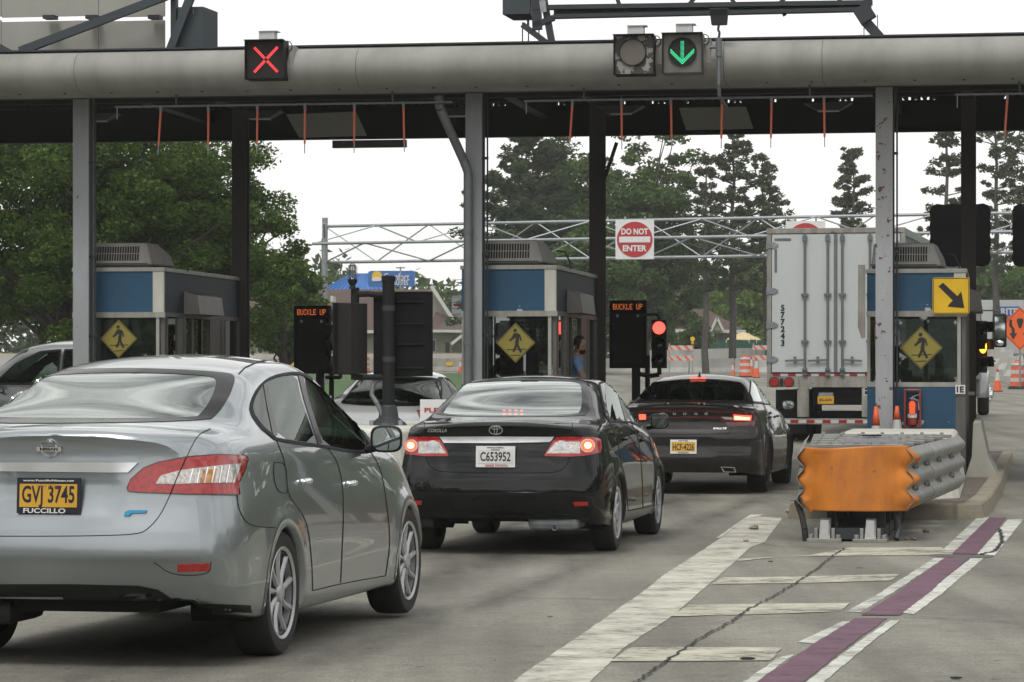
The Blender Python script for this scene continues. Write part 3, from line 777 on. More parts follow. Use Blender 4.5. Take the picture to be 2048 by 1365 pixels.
        def segd(im, poly):
            a0 = np.array(poly, float); b0 = np.roll(a0, -1, 0); best = np.full(len(im), 1e9)
            for p0, p1 in zip(a0, b0):
                ab = p1 - p0; t = np.clip(((im - p0) @ ab) / (ab @ ab), 0, 1); best = np.minimum(best, np.hypot(*(im - p0 - t[:, None] * ab).T))
            return best
        for p, q in polys: near |= (segd(toimg(C * [q, 1, 1]), p) < .045 * sx) & (C[:, 2] > .85) & ((C[:, 0] * q > .2) | (p is cam_cuts[0] if cam_cuts else False))
        for p in side_cuts: near |= (segd(C[:, 1:3], p) < .05) & (C[:, 2] > .85)
        if ws:
            ax = np.abs(C[:, 0]); near |= (C[:, 2] > ws[2] - .05) & (C[:, 1] > ws[0] - .06) & (C[:, 1] < ws[1] + .06) & ((np.abs(ax - ws[3]) < .05) | (np.abs(C[:, 1] - ws[0]) < .05) | (np.abs(C[:, 1] - ws[1]) < .05))
        K = 5; qs = Q[near]; u = np.arange(K + 1) / K; uu, vv = np.meshgrid(u, u, indexing='ij'); w4 = np.stack([(1 - uu) * (1 - vv), uu * (1 - vv), uu * vv, (1 - uu) * vv], -1).reshape(-1, 4)
        newV = np.einsum('pk,nkc->npc', w4, V[qs]).reshape(-1, 3); newN = np.einsum('pk,nkc->npc', w4, VN[qs]).reshape(-1, 3)
        i_, j_ = np.meshgrid(np.arange(K), np.arange(K), indexing='ij'); a_ = (i_ * (K + 1) + j_).ravel(); cell = np.stack([a_, a_ + K + 1, a_ + K + 2, a_ + 1], -1)
        newQ = (np.arange(len(qs))[:, None, None] * (K + 1) ** 2 + cell[None]).reshape(-1, 4) + len(V)
        V = np.concatenate([V, newV]); VN = np.concatenate([VN, newN]); Q = np.concatenate([Q[~near], newQ])
        C = V[Q].mean(1); nrm = VN[Q].mean(1)
        kill = np.zeros(len(Q), bool)
        for wy in P['wy']:
            kill |= (np.abs(C[:, 0]) > .45) & (np.hypot(C[:, 1] - wy, C[:, 2] - P['wr']) < P['ar'])
        cl = np.array(s.camL)
        face = ((cl - C) * nrm).sum(1) > 0
        im = toimg(C)
        for poly in cam_cuts: kill |= inpoly(im, poly) & face
        for Cm, nm in ((C, nrm), (C * [-1, 1, 1], nrm * [-1, 1, 1])):
            if side_mirror_cuts:
                fm = ((cl - Cm) * nm).sum(1) > 0; imm = toimg(Cm)
                for poly in side_mirror_cuts: kill |= inpoly(imm, poly) & fm & (Cm[:, 0] > .3)
        for poly in side_cuts:
            kill |= inpoly(C[:, 1:3], poly) & (np.abs(nrm[:, 0]) > .5)
        wsel = np.zeros(len(Q), bool)
        if ws:
            s0, s1, zmin, wmax = ws
            wsel = (C[:, 1] > s0) & (C[:, 1] < s1) & (C[:, 2] > zmin) & (np.abs(C[:, 0]) < wmax) & (nrm[:, 2] > .3) & ~kill
        def sub(name, sel, mat):
            q = Q[sel]; u, inv = np.unique(q, return_inverse=True); 
            o = fast_mesh(name, V[u], inv.reshape(q.shape), mat, s.root, True)
            o.data.normals_split_custom_set_from_vertices([tuple(v) for v in VN[u]])
            return o
        s.body = sub('body', ~kill & ~wsel, s.mat)
        if wsel.any(): sub('windshield', wsel, glass_ws)
    def arches(s, mat=None):
        """turned-in lips of the wheel openings and the dark wells behind them"""
        P = s.P
        for wy in P['wy']:
            for sg in (1, -1):
                lip = MB(); well = MB()
                A = np.linspace(math.radians(-14), math.radians(194), 40); V = []; prev = None
                for a in A:
                    for k, rr in enumerate((P['ar'] + .035, P['ar'] - .004)):
                        y = wy + rr * math.cos(a); z = P['wr'] + rr * math.sin(a)
                        h = s.bvh.ray_cast(Vector((3, y, z)), Vector((-1, 0, 0)))
                        x = h[0].x if (h[0] is not None and h[0].x > .5) else (prev if prev else .84); prev = x
                        V.append((sg * (x + .003), y, z))
                        if k == 1: V.append((sg * (x - .05), y, z))
                n = len(A); Fc = []
                for i in range(n - 1):
                    for k in (0, 1): Fc.append((3 * i + k, 3 * i + k + 1, 3 * i + k + 4, 3 * i + k + 3))
                lip.add(V, Fc)
                V = []; m = 24
                for i in range(m + 1):
                    a = math.radians(-20 + 220 * i / m); y = wy + (P['ar'] + .01) * math.cos(a); z = P['wr'] + (P['ar'] + .01) * math.sin(a)
                    V += [(sg * .80, y, z), (sg * .48, y, z), (sg * .48, wy, P['wr'])]
                well.add(V, [(3 * i, 3 * i + 1, 3 * i + 4, 3 * i + 3) for i in range(m)] + [(3 * i + 1, 3 * i + 2, 3 * i + 4) for i in range(m)])
                pydata('arch_lip', lip.V, lip.F, mat or s.mat, s.root, True)
                pydata('wheel_well', well.V, well.F, 'liner_black', s.root)
    def wheels(s, rim_mat='wheel_silver', spokes=10, tyre_w=.205, xo=.85, rim_r=.215, style='twin'):
        P = s.P; R = P['tr']; w = tyre_w; h = w / 2
        proto = bpy.data.objects.new('wheel', None); COL.objects.link(proto); proto.parent = s.root
        t = MB(); t.lathe([(R - .095, -h * .9), (R - .05, -h), (R - .02, -h * .97), (R - .004, -h * .8), (R, -h * .5), (R, h * .5), (R - .004, h * .8), (R - .02, h * .97), (R - .05, h), (R - .095, h * .9), (R - .11, h * .82)], n=64, axis='x', caps=False)
        for k in range(3):
            pass
        tyre = t.build('tyre', 'rubber', proto, auto=True)
        m = MB(); x0 = h * .86
        m.lathe([(rim_r, x0 - .03), (rim_r + .006, x0), (rim_r - .002, x0 + .012), (rim_r - .018, x0 + .004), (rim_r - .022, x0 - .04)], n=48, axis='x', caps=False)
        for k in range(spokes):
            a = 2 * math.pi * k / spokes; tw = 2 * math.pi / spokes
            if style == 'twin':
                wid0, wid1 = .016, .030; sk = .35 * tw
            elif style == 'wide':
                wid0, wid1 = .022, .034; sk = .2 * tw
            else:
                wid0, wid1 = .026, .020; sk = 0
            def pt(r, da, x): return (x, r * math.cos(a + da), r * math.sin(a + da))
            r0, r1 = .035, rim_r - .012
            V = []
            for (r, wd, x, dd) in ((r0, wid0, x0 - .004, 0), (r0 + (r1 - r0) * .5, (wid0 + wid1) * .5, x0 - .010, sk * .4), (r1, wid1, x0 + .001, sk)):
                V += [pt(r, dd - wd / r * .6, x - .014), pt(r, dd - wd / r * .28, x), pt(r, dd + wd / r * .28, x), pt(r, dd + wd / r * .6, x - .014)]
            Fc = []
            for q in (0, 4):
                for z in range(3): Fc.append((q + z, q + z + 1, q + z + 5, q + z + 4))
            m.add(V, Fc)
        m.lathe([(.052, x0 - .012), (.048, x0 + .002), (.036, x0 + .008), (.0, x0 + .010)], n=24, axis='x')
        rim = m.build('rim', rim_mat, proto, auto=True)
        b = MB(); b.lathe([(rim_r - .01, x0 - .055), (rim_r - .01, x0 - .045), (.0, x0 - .045)], n=32, axis='x'); br = b.build('brake_disc', 'wheel_dark', proto)
        first = True
        for wy in P['wy']:
            for sg in (1, -1):
                o = proto if first else copy_tree(proto, s.root)
                first = False
                o.location = (sg * (xo - h), wy, R); o.rotation_euler = (0.5 + wy, 0, 0 if sg > 0 else math.pi)
    def plate(s, px, py, frame, bg, lines, proj='cam', w=.305, off=.012):
        """licence plate: frame, plate and lettering as (text, size, dx, dz, material, width)"""
        b = MB().box((0, 0, 0), (w + .018, .010, .172))
        o = s.decal('license_plate', b, px, py, frame, off, proj, tilt=(0, -1, .06))
        b2 = MB().box((0, 0, 0), (w - .012, .004, .112)); s.decal('plate_face', b2, px, py, bg, off + .0062, proj, tilt=(0, -1, .06), parent=o)
        byc = {}
        for (tx, sz, dx, dz, mt, wd) in lines:
            t = text_mb(tx, sz, .0015, sz * .02, wd); t.V = [(v[0], v[1], v[2] * (1.28 if sz >= .08 else 1)) for v in t.V]; t = shift(t, (dx, 0, dz)); byc.setdefault(mt, MB()).add(t.V, t.F)
        for mt, t in byc.items():
            s.decal('plate_lettering', t, px, py, mt, off + .0085, proj, tilt=(0, -1, .06), parent=o)
        return o
    def mirrors(s, x, y, z, mat=None, w=.20, h=.145):
        for sg in (1, -1):
            b = MB(); n = 20; V = []; prof = [(0, .62), (.012, .95), (.03, 1.0), (.07, .93), (.105, .66), (.12, .2)]
            for (dy, k) in prof:
                for i in range(n):
                    a = 2 * math.pi * i / n; ca, sa = math.cos(a), math.sin(a)
                    ex = math.copysign(abs(ca) ** .6, ca) * w / 2 * k; ez = math.copysign(abs(sa) ** .6, sa) * h / 2 * k
                    V.append((sg * (x + ex - dy * .25), y + dy, z + ez))
            Fc = [(j * n + i, j * n + (i + 1) % n, (j + 1) * n + (i + 1) % n, (j + 1) * n + i) for j in range(len(prof) - 1) for i in range(n)] + [tuple(range(n)), tuple(range((len(prof) - 1) * n, len(prof) * n))]
            b.add(V, Fc); b.tube((sg * (x - w * .3), y + .06, z - h * .3), (sg * (x - w * .75), y + .09, z - h * .42), .022, 8)
            o = b.build('side_mirror', mat or 'black_plastic', s.root, auto=True)
            g = MB(); V = []
            for i in range(n):
                a = 2 * math.pi * i / n; ca, sa = math.cos(a), math.sin(a)
                V.append((sg * (x + math.copysign(abs(ca) ** .6, ca) * w / 2 * .84), y - .001, z + math.copysign(abs(sa) ** .6, sa) * h / 2 * .84))
            V2 = [(p[0], p[1] + .012, p[2]) for p in V]
            g.add(V + V2, [tuple(range(n)), tuple(range(n, 2 * n))] + [(i, (i + 1) % n, n + (i + 1) % n, n + i) for i in range(n)])
            g.build('mirror_glass', 'mirror_glass', o)
    def cabin(s, mat='interior', seat='interior', head=True, rear_shelf=None, wheel_side=-1, restz=1.12, rearrest=True, fy=None):
        P = s.P; L = P['L']; y0, y1 = P['wy']; W = P['W'] / 2
        m = MB(); m.box((0, (y0 + y1) / 2, .30), (2 * W - .24, y1 - y0 - .72, .12)); m.box((0, L / 2, .34), (.92, L - .5, .14))
        m.box((0, .62, .50), (1.0, .5, .3))
        m.build('underbody', 'liner_black', s.root)
        fy = fy or (y0 + y1) / 2 + .18
        d = MB(); d.box((0, y1 - .42, .88), (2 * W - .42, .40, .14)); d.box((0, y1 - .2, .6), (2 * W - .42, .06, .5))
        # steering wheel
        d.lathe([(.18, -.012), (.195, 0), (.18, .012), (.165, 0)], (wheel_side * .36, y1 - .72, .93), 20, 'y', closed=True)
        d.build('dashboard', mat, s.root, bevel=.02)
        for sg in (-1, 1):
            b = MB(); b.box((sg * .36, fy, .42), (.50, .50, .14)); b.box((sg * .36, fy - .30, .72), (.48, .13, .62), Matrix.Rotation(math.radians(12), 3, 'X'))
            o = b.build('front_seat', seat, s.root, bevel=.05)
            hb = MB().ell((sg * .36, fy - .40, restz), (.13, .055, .105), 16, 10); hb.tube((sg * .36 - .06, fy - .38, restz - .05), (sg * .36 - .06, fy - .38, restz - .18), .008); hb.tube((sg * .36 + .06, fy - .38, restz - .05), (sg * .36 + .06, fy - .38, restz - .18), .008)
            hb.build('headrest', seat, o, True)
        if rearrest:
            ry = y0 + .28
            b = MB(); b.box((0, ry + .25, .42), (2 * W - .5, .5, .16)); b.box((0, ry, .70), (2 * W - .52, .14, .56), Matrix.Rotation(math.radians(14), 3, 'X'))
            o = b.build('rear_seat', seat, s.root, bevel=.05)
            for sg in (-1, 1):
                MB().ell((sg * .36, ry - .09, restz - .08), (.14, .06, .09), 16, 10).build('headrest', seat, o, True)
            if rear_shelf:
                MB().span((-W + .22, rear_shelf[0], rear_shelf[1] - .02), (W - .22, ry - .02, rear_shelf[1])).build('parcel_shelf', mat, s.root)

mm, _N, _L, _b = new_mat('mirror_glass'); setp(_b, Base_Color=(0.75, 0.82, 0.80, 1), Metallic=1.0, Roughness=0.02)

def zofs(lst, k): return [(a, b + k) for a, b in lst]

# ---- silver compact sedan, nearest
L = 4.60
P1 = dict(L=L, W=1.76, wy=(1.03, 3.73), wr=.318, ar=.345, tr=.318, rr=.42, m0=.84, f0=.70, fr=.9, B=.13, flare=.012,
    zb=[(0, .34), (.3, .26), (1.0, .20), (3.7, .19), (4.3, .20), (L, .24)],
    ym=[(0, .865), (.5, .885), (1.5, .88), (3.0, .88), (3.8, .885), (L, .86)],
    zm=[(0, .62), (1, .66), (3, .60), (L, .55)],
    yb=[(0, .76), (.6, .79), (1.5, .80), (2.4, .80), (3.4, .79), (4.2, .74), (L, .66)],
    zbelt=[(0, 1.02), (.25, 1.08), (.6, 1.10), (1.3, 1.09), (2.5, 1.02), (3.3, .985), (3.9, .92), (4.4, .78), (L, .64)],
    ye=[(0, .62), (.35, .66), (.6, .67), (1.0, .62), (1.45, .575), (2.2, .565), (2.8, .56), (3.2, .62), (3.6, .68), (4.2, .60), (L, .40)],
    ze=[(0, 1.10), (.25, 1.14), (.5, 1.15), (.7, 1.18), (1.0, 1.30), (1.4, 1.43), (1.8, 1.475), (2.3, 1.48), (2.7, 1.43), (3.1, 1.26), (3.5, 1.06), (3.75, .995), (4.2, .86), (L, .66)],
    zt=[(0, 1.135), (.06, 1.165), (.25, 1.175), (.5, 1.185), (.7, 1.225), (1.0, 1.35), (1.4, 1.485), (1.8, 1.535), (2.2, 1.545), (2.65, 1.50), (3.1, 1.32), (3.55, 1.11), (3.75, 1.04), (4.2, .91), (L, .68)],
    R=[(.2, .16), (.32, .10), (.42, .05), (.52, .015), (.56, .0), (.66, .014), (.74, .034), (.82, .052), (.92, .068), (1.0, .08), (1.06, .085), (1.12, .075), (1.15, .05), (1.2, .05)],
    Fr=[(.2, .14), (.45, .0), (.7, .10), (.9, .2)],
    recess=[(0, .36, .74, 1.0, .012, .10)],
    crease=[(.40, .44, .006)])
c = Car('silver_sedan', 'silver compact sedan nearest the camera, yellow plate and chrome strip on its trunk', 'car', (-2.22, 14.40, .04), 11.8, P1, 'paint_silver')
S1 = c
rg = [(-62, 849), (-78, 835), (-40, 800), (0, 776), (47, 747), (148, 739), (247, 736.5), (346, 739), (445, 745), (472, 751), (465, 779), (452.5, 804), (435, 828), (415, 844)]
rgi = [(-50, 836), (-60, 828), (-25, 800), (10, 778), (52, 757), (148, 748), (247, 746), (346, 748), (420, 753), (434, 760), (428, 785), (418, 806), (402, 828), (388, 838)]
q1 = [(503, 824), (506, 801), (519, 777), (528, 767), (531, 790), (546, 868), (535, 860), (524, 853)]
q2 = [(534, 762), (558, 754), (593, 750), (600, 790), (612, 825), (632, 886), (556, 877), (541, 820), (534, 780)]
q3 = [(608, 756), (616, 758), (647, 779), (677, 804), (707, 838), (729, 873), (736, 892), (733, 901), (697, 900), (650, 890), (633, 850), (618, 800)]
dlo = [(501, 824), (504, 801), (518, 775), (533, 761), (558, 751), (593, 747), (613, 753), (647, 777), (677, 802), (707, 836), (729, 871), (741, 892), (741, 906), (697, 903), (637, 892), (553, 881), (541, 870), (522, 855)]
q1, q2, q3, dlo = chaikin(q1, 1), chaikin(q2, 1), chaikin(q3, 1), chaikin(dlo, 1)
rg, rgi = chaikin(rg), chaikin(rgi); c.finish(cam_cuts=[rgi], side_mirror_cuts=[q1, q2, q3], ws=(2.75, 3.62, 1.05, .60))
c.arches(); c.wheels('wheel_silver', 9, .21, .865, .236, 'wide'); c.cabin(rear_shelf=(.62, 1.12), restz=1.20)
c.patch('rear_window', rgi, 'glass_rear', .001, 14)
def band(car, outer, inner, name, mat, off, sp, mirror=False):
    """dark border between two outlines with equal point counts"""
    n = len(outer)
    V = []; Fc = []; k = 6; m = 5
    for i in range(n):
        o0, o1 = Vector(outer[i]), Vector(outer[(i + 1) % n]); i0, i1 = Vector(inner[i]), Vector(inner[(i + 1) % n])
        for a in range(k):
            for b in range(m + 1):
                o = o0.lerp(o1, a / k); ii = i0.lerp(i1, a / k); p = o.lerp(ii, b / m)
                q, nn = car.ray(p.x, p.y); V.append(q + nn * off)
    N = n * k
    for i in range(N):
        for b in range(m): Fc.append((i * (m + 1) + b, i * (m + 1) + b + 1, ((i + 1) % N) * (m + 1) + b + 1, ((i + 1) % N) * (m + 1) + b))
    return pydata(name, V, Fc, mat, car.root, True)
band(c, rg, rgi, 'window_border', 'frit', .003, 8)
for q in (q1, q2, q3): c.patch('side_window', q, 'glass_side', .001, 9, mirror=True)
c.strips('window_trim', [dlo], 5.5, 'black_plastic', .006, 6, mirror=True, closed=True)
c.strips('door_pillar', [[(530, 765), (538, 815), (550, 872)], [(600, 751), (612, 800), (640, 888)]], 9, 'frit', .004, 6, mirror=True)
tl = [(255, 977), (262, 959.5), (287, 937), (316.5, 925), (371, 915), (435, 910), (489, 911.5), (494, 918.5), (489, 937), (475, 967), (477, 990), (371, 988.7), (277, 985), (257, 983)]
o = c.patch('taillight', tl, 'tail_red', .008, 9, mirror=True)
c.patch('reversing_lens', [(312, 968), (322, 952), (361, 941), (425, 933), (480, 927), (466, 966), (400, 967), (346, 969)], 'tail_clear', .0105, 8, mirror=True)
c.patch('turn_lens', [(405, 940), (432, 938), (425, 966), (398, 967)], 'tail_amber', .012, 8, mirror=True)
c.strips('lamp_rim', [tl], 2.2, 'tail_dark_red', .0088, 6, mirror=True, closed=True, parent=o)
c.strips('lamp_seam', [[(373, 915), (357, 950), (341, 989)]], 2.0, 'gap_black', .0125, 6, mirror=True, parent=o)
for k in range(7): c.strips('lens_rib', [[(385 + 14 * k, 938 - 1.2 * k), (379 + 14 * k, 967)]], 2.2, 'chrome', .0128, 5, mirror=True, parent=o)
c.strips('panel_gap', [[(421, 858), (396, 870), (381, 898), (373, 915), (341, 989), (321, 1031), (297, 1058), (277, 1069), (198, 1072), (100, 1073), (0, 1073), (-60, 1072)],
    [(655, 896), (677, 927), (686, 980), (687, 1036), (684, 1100), (682, 1150), (681, 1166)], [(553, 881), (571, 927), (575, 987), (590, 1010), (606, 1030), (617, 1060), (624, 1130), (625, 1182)],
    [(625, 1182), (681, 1168), (771, 1152)], [(741, 904), (762, 937), (774, 1011), (781, 1085), (771, 1152)], [(551, 1056), (496, 1053), (477, 1020), (474, 991)],
    [(548, 925), (571, 927), (573, 960), (576, 985), (566, 988), (553, 980), (546, 950), (548, 925)]], 1.7, 'gap_black', .0016, 5)
c.strips('roof_moulding', [[(477, 749), (490, 736), (517, 724), (552, 718)]], 2.6, 'black_plastic', .002, 5, mirror=True)
c.patch('chrome_strip', [(-72, 943), (-92, 926), (0, 926), (140, 925.5), (277, 926), (257, 946), (180, 945), (0, 943)], 'chrome_soft', .014, 9)
c.patch('rear_diffuser', [(-100, 1169), (0, 1169), (140, 1169), (277, 1172), (316, 1180), (346, 1199), (366, 1207), (430, 1209), (500, 1211), (505, 1236), (400, 1236), (-90, 1240)], 'black_plastic', .004, 10)
c.patch('rear_reflector', [(355, 1129), (419, 1127), (418, 1142), (355, 1144)], 'reflector_red', .006, 7, mirror=True)
c.strips('panel_gap', [[(308, 1125), (345, 1152), (420, 1150), (422, 1124)]], 1.6, 'gap_black', .0015, 5, mirror=True)
c.plate(102, 992, 'ink_navy', 'plate_gold', [('GVJ 3745', .088, 0, -.006, 'ink_navy', .268), ('NEW YORK', .026, 0, .046, 'ink_gold', .12), ('www.FuccilloNissan.net', .013, 0, .073, 'white_paint', .26), ('FUCCILLO', .032, -.018, -.073, 'white_paint', .215)], off=.03)
r = MB(); r.lathe([(.034, -.004), (.045, -.002), (.045, .006), (.034, .008)], (0, 0, 0), 40, 'y', closed=True); r.box((0, -.004, 0), (.125, .008, .022))
c.decal('emblem', r, 100, 898, 'chrome', .008)
c.decal('emblem_lettering', text_mb('NISSAN', .02, .002, .0006, .09), 100, 898, 'ink_black', .0175)
c.decal('badge', MB().prism([(-.058, -.014), (-.052, .006), (-.03, .014), (.055, .014), (.05, .0), (-.02, -.002), (-.03, -.014)], -.002, .002), 272, 1027, 'badge_blue', .008)
for (hx, hy) in ((608, 963), (699, 967)):
    h = MB().ell((0, 0, 0), (.085, .022, .018), 16, 8); p, n = c.ray(hx, hy)
    for sg in (1, -1):
        hh = MB().ell((sg * (p.x + .022), p.y, p.z), (.02, .085, .017), 12, 8); hh.box((sg * (p.x + .010), p.y - .07, p.z), (.02, .03, .03)); hh.box((sg * (p.x + .010), p.y + .07, p.z), (.02, .03, .03))
        hh.build('door_handle', 'chrome', c.root, True)
c.mirrors(.955, 2.80, 1.065, 'black_plastic', .19, .155)
MB().lathe([(.028, 0), (.028, .18), (.024, .18), (.024, 0)], (-.45, .10, .25), 16, 'y', closed=True).build('exhaust_pipe', 'galvanised', c.root, True)
MB().box((-.45, .45, .27), (.34, .5, .14)).build('muffler', 'wheel_dark', c.root, bevel=.05)

# ---- black sedan with the round red lamps
L = 4.54
P2 = dict(L=L, W=1.76, wy=(.97, 3.57), wr=.316, ar=.345, tr=.316, rr=.36, m0=.86, f0=.72, fr=.8, B=.10, flare=.014,
    zb=[(0, .30), (.35, .24), (1.0, .20), (3.5, .19), (L, .22)],
    ym=[(0, .86), (.5, .88), (3.5, .88), (L, .86)], zm=[(0, .60), (1, .64), (3, .60), (L, .55)],
    yb=[(0, .78), (.6, .80), (1.5, .80), (3.3, .79), (4.2, .74), (L, .66)],
    zbelt=[(0, .98), (.25, 1.02), (.6, 1.05), (1.3, 1.045), (2.5, .99), (3.2, .955), (3.9, .88), (4.3, .76), (L, .64)],
    ye=[(0, .69), (.35, .71), (.6, .70), (1.0, .64), (1.45, .59), (2.2, .58), (2.8, .57), (3.2, .63), (3.6, .68), (4.2, .60), (L, .42)],
    ze=[(0, 1.035), (.25, 1.065), (.5, 1.085), (.7, 1.12), (1.0, 1.24), (1.4, 1.37), (1.8, 1.41), (2.3, 1.41), (2.7, 1.36), (3.1, 1.19), (3.4, 1.02), (3.7, .93), (4.2, .83), (L, .66)],
    zt=[(0, 1.055), (.05, 1.085), (.2, 1.095), (.5, 1.12), (.68, 1.15), (1.0, 1.28), (1.4, 1.42), (1.8, 1.462), (2.2, 1.47), (2.65, 1.43), (3.1, 1.25), (3.4, 1.07), (3.7, .98), (4.2, .88), (L, .68)],
    R=[(.2, .16), (.30, .11), (.36, .05), (.46, .01), (.50, .0), (.60, .010), (.68, .026), (.76, .044), (.84, .060), (.95, .085), (1.02, .08), (1.07, .06), (1.2, .06)],
    Fr=[(.2, .14), (.45, .0), (.7, .10), (.9, .2)], recess=[(0, .50, .66, .95, .008, .16)])
c = Car('black_sedan', 'black sedan with round red brake lamps and a white plate', 'car', (-.132, 24.2, 0), 10.3, P2, 'paint_black')
S2 = c
rg = [(866, 834), (877, 816.7), (897, 792), (919, 768), (926.5, 761), (985, 758), (1044, 757), (1132, 758.7), (1171, 762.5), (1175.6, 778.6), (1178, 808), (1175.7, 825.5), (1167, 834)]
rgi = [(884, 831), (890, 820), (907, 795), (928, 771), (934, 766), (985, 762.5), (1044, 761.5), (1128, 763), (1160, 766), (1163, 779), (1164, 806), (1161, 822), (1152, 831)]
w1 = [(1209, 769), (1222, 767), (1235, 790), (1250, 838), (1222, 841), (1214, 818)]
w2 = [(1232, 769), (1246, 777), (1262, 795), (1277, 823), (1289, 851), (1262, 842), (1256, 837), (1243, 800)]
w0 = [(1201, 768), (1206, 771), (1216, 836), (1211, 828), (1204, 796)]
dl = [(1198, 767), (1214, 762.5), (1237, 768), (1261, 787), (1278, 817), (1295, 852), (1287, 855), (1261, 845), (1219.6, 843.5), (1211, 831), (1203.5, 796)]
rg, rgi = chaikin(rg), chaikin(rgi); c.finish(cam_cuts=[rgi], side_mirror_cuts=[w0, w1, w2], ws=(2.75, 3.42, .98, .60))
c.arches(); c.wheels('wheel_silver', 10, .205, .86, .218, 'wide'); c.cabin(seat='interior_grey', rear_shelf=(.62, 1.07), restz=1.16)
c.patch('rear_window', rgi, 'glass_rear', .001, 9)
band(c, rg, rgi, 'window_border', 'frit', .003, 6)
for q in (w0, w1, w2): c.patch('side_window', q, 'glass_side', .001, 6, mirror=True)
c.strips('window_trim', [dl], 3.2, 'black_plastic', .005, 5, mirror=True, closed=True)
c.strips('door_pillar', [[(1228, 766), (1240, 795), (1253, 842)]], 5, 'frit', .004, 5, mirror=True)
tr = [(1089, 910.5), (1095, 901.7), (1105, 884), (1111, 875), (1146, 874), (1190, 875), (1200.6, 880), (1202, 896), (1199, 906), (1170, 912), (1140.5, 914), (1090.7, 913)]
tlf = [(808, 896), (809.5, 880), (821, 874), (876.7, 874), (885.5, 887), (896, 906), (897, 913), (850, 913), (815, 909)]
def circ(cx, cy, r, n=24, ry=None): return [(cx + r * math.cos(2 * math.pi * i / n), cy + (ry or r) * math.sin(2 * math.pi * i / n)) for i in range(n)]
for (out, inn, wc, lc) in ((tr, [(1093, 907.6), (1111, 885), (1139, 884), (1160, 884), (1160, 907.6)], (1123, 894), (1174, 892)), (tlf, [(893, 907.6), (878, 885), (851, 884), (838, 884), (838, 907.6)], (866.5, 894), (824, 892))):
    o = c.patch('taillight', out, 'tail_red', .008, 6)
    c.patch('reversing_lens', inn, 'tail_clear', .010, 5, parent=o)
    for k, (r, m) in enumerate(((12.5, 'tail_clear'), (9, 'headlight_clear'))): c.patch('lens', circ(*wc, r), m, .012 + .002 * k, 5, parent=o)
    c.patch('lens_ring', circ(lc[0], lc[1], 14.0 if lc[0] > 1000 else 13), 'tail_clear', .012, 5, parent=o)
    c.patch('lit_lens', circ(lc[0], lc[1], 12.2 if lc[0] > 1000 else 11), 'brake_lit', .014, 4, parent=o)
    c.patch('lit_core', circ(lc[0], lc[1], 6.5), 'brake_core', .016, 4, parent=o)
c.strips('panel_gap', [[(1143, 873), (1145, 846)], [(1140.5, 914), (1136, 925), (1129, 937), (1114, 944), (1096, 946.5), (956, 946.5), (877, 944), (862, 935), (853, 919), (850, 913)], [(848, 873), (849, 846)],
    [(1256, 1022), (1287, 1016), (1313, 1010)], [(1262, 846), (1277, 875), (1284, 940), (1286, 1016)], [(1219, 844), (1236, 880), (1242, 930), (1253, 965), (1256, 1022)], [(1313, 1010), (1311, 930), (1296, 860)]], 1.6, 'gap_black', .0016, 4)
c.patch('chrome_strip', [(879.6, 874), (990, 873.5), (1108, 874), (1104, 880.6), (1099.5, 884.7), (990, 887), (888, 886.5)], 'chrome_soft', .012, 6)
c.patch('rear_reflector', [(1146, 1004), (1175.7, 1004), (1175.7, 1011.6), (1149, 1012.5)], 'reflector_red', .006, 5, mirror=True)
c.plate(992.5, 914, 'white_paint', 'plate_white', [('C653952', .080, 0, .0, 'ink_black', .25), ('KINGS AUTOMALL', .012, 0, .074, 'ink_navy', .14), ('OHIO', .020, 0, .055, 'ink_navy', .07), ('KINGS TOYOTA', .022, .01, -.072, 'ink_red', .185)], off=.03)
r = MB()
def ring_ell(mb, rx, rz, th, cx=0, cz=0, y=0, n=36):
    V = []
    for i in range(n):
        a = 2 * math.pi * i / n; ca, sa = math.cos(a), math.sin(a)
        V += [(cx + rx * ca, y - .005, cz + rz * sa), (cx + (rx - th) * ca, y - .005, cz + (rz - th) * sa), (cx + (rx - th) * ca, y + .003, cz + (rz - th) * sa), (cx + rx * ca, y + .003, cz + rz * sa)]
    return mb.add(V, [(4 * i + a, 4 * i + (a + 1) % 4, 4 * ((i + 1) % n) + (a + 1) % 4, 4 * ((i + 1) % n) + a) for i in range(n) for a in range(4)])
ring_ell(r, .057, .040, .007); ring_ell(r, .040, .015, .006, 0, .019, -.001); ring_ell(r, .015, .036, .006, 0, -.002, -.002)
c.decal('emblem', r, 992, 860, 'chrome', .007)
c.decal('lettering', text_mb('COROLLA', .04, .003, .0008, .165, shear=.35), 875, 861, 'chrome', .007)
br = MB()
for i in range(4):
    for j in range(2): br.box((-.075 + .05 * i, 0, -.014 + .03 * j), (.022, .01, .014))
br.xform(Matrix.Translation((0.0, .78, 1.155)) ); br.build('third_brake_light', 'lamp_red', c.root)
for (hx, hy) in ((1248, 878), (1284, 880)):
    p, n = c.ray(hx, hy)
    for sg in (1, -1):
        hh = MB().ell((sg * (p.x + .022), p.y, p.z), (.02, .085, .017), 12, 8); hh.box((sg * (p.x + .010), p.y - .07, p.z), (.02, .03, .03)); hh.box((sg * (p.x + .010), p.y + .07, p.z), (.02, .03, .03))
        hh.build('door_handle', 'paint_black', c.root, True)
c.mirrors(.95, 2.98, 1.05, 'paint_black', .17, .145)
MB().lathe([(.026, 0), (.026, .22), (.022, .22), (.022, 0)], (.46, .14, .23), 16, 'y', closed=True).build('exhaust_pipe', 'galvanised', c.root, True)
MB().box((.44, .42, .27), (.42, .5, .13)).build('muffler', 'galvanised', c.root, bevel=.05)
MB().box((-.62, .35, .26), (.12, .25, .10)).build('tow_bracket', 'wheel_dark', c.root, bevel=.02)

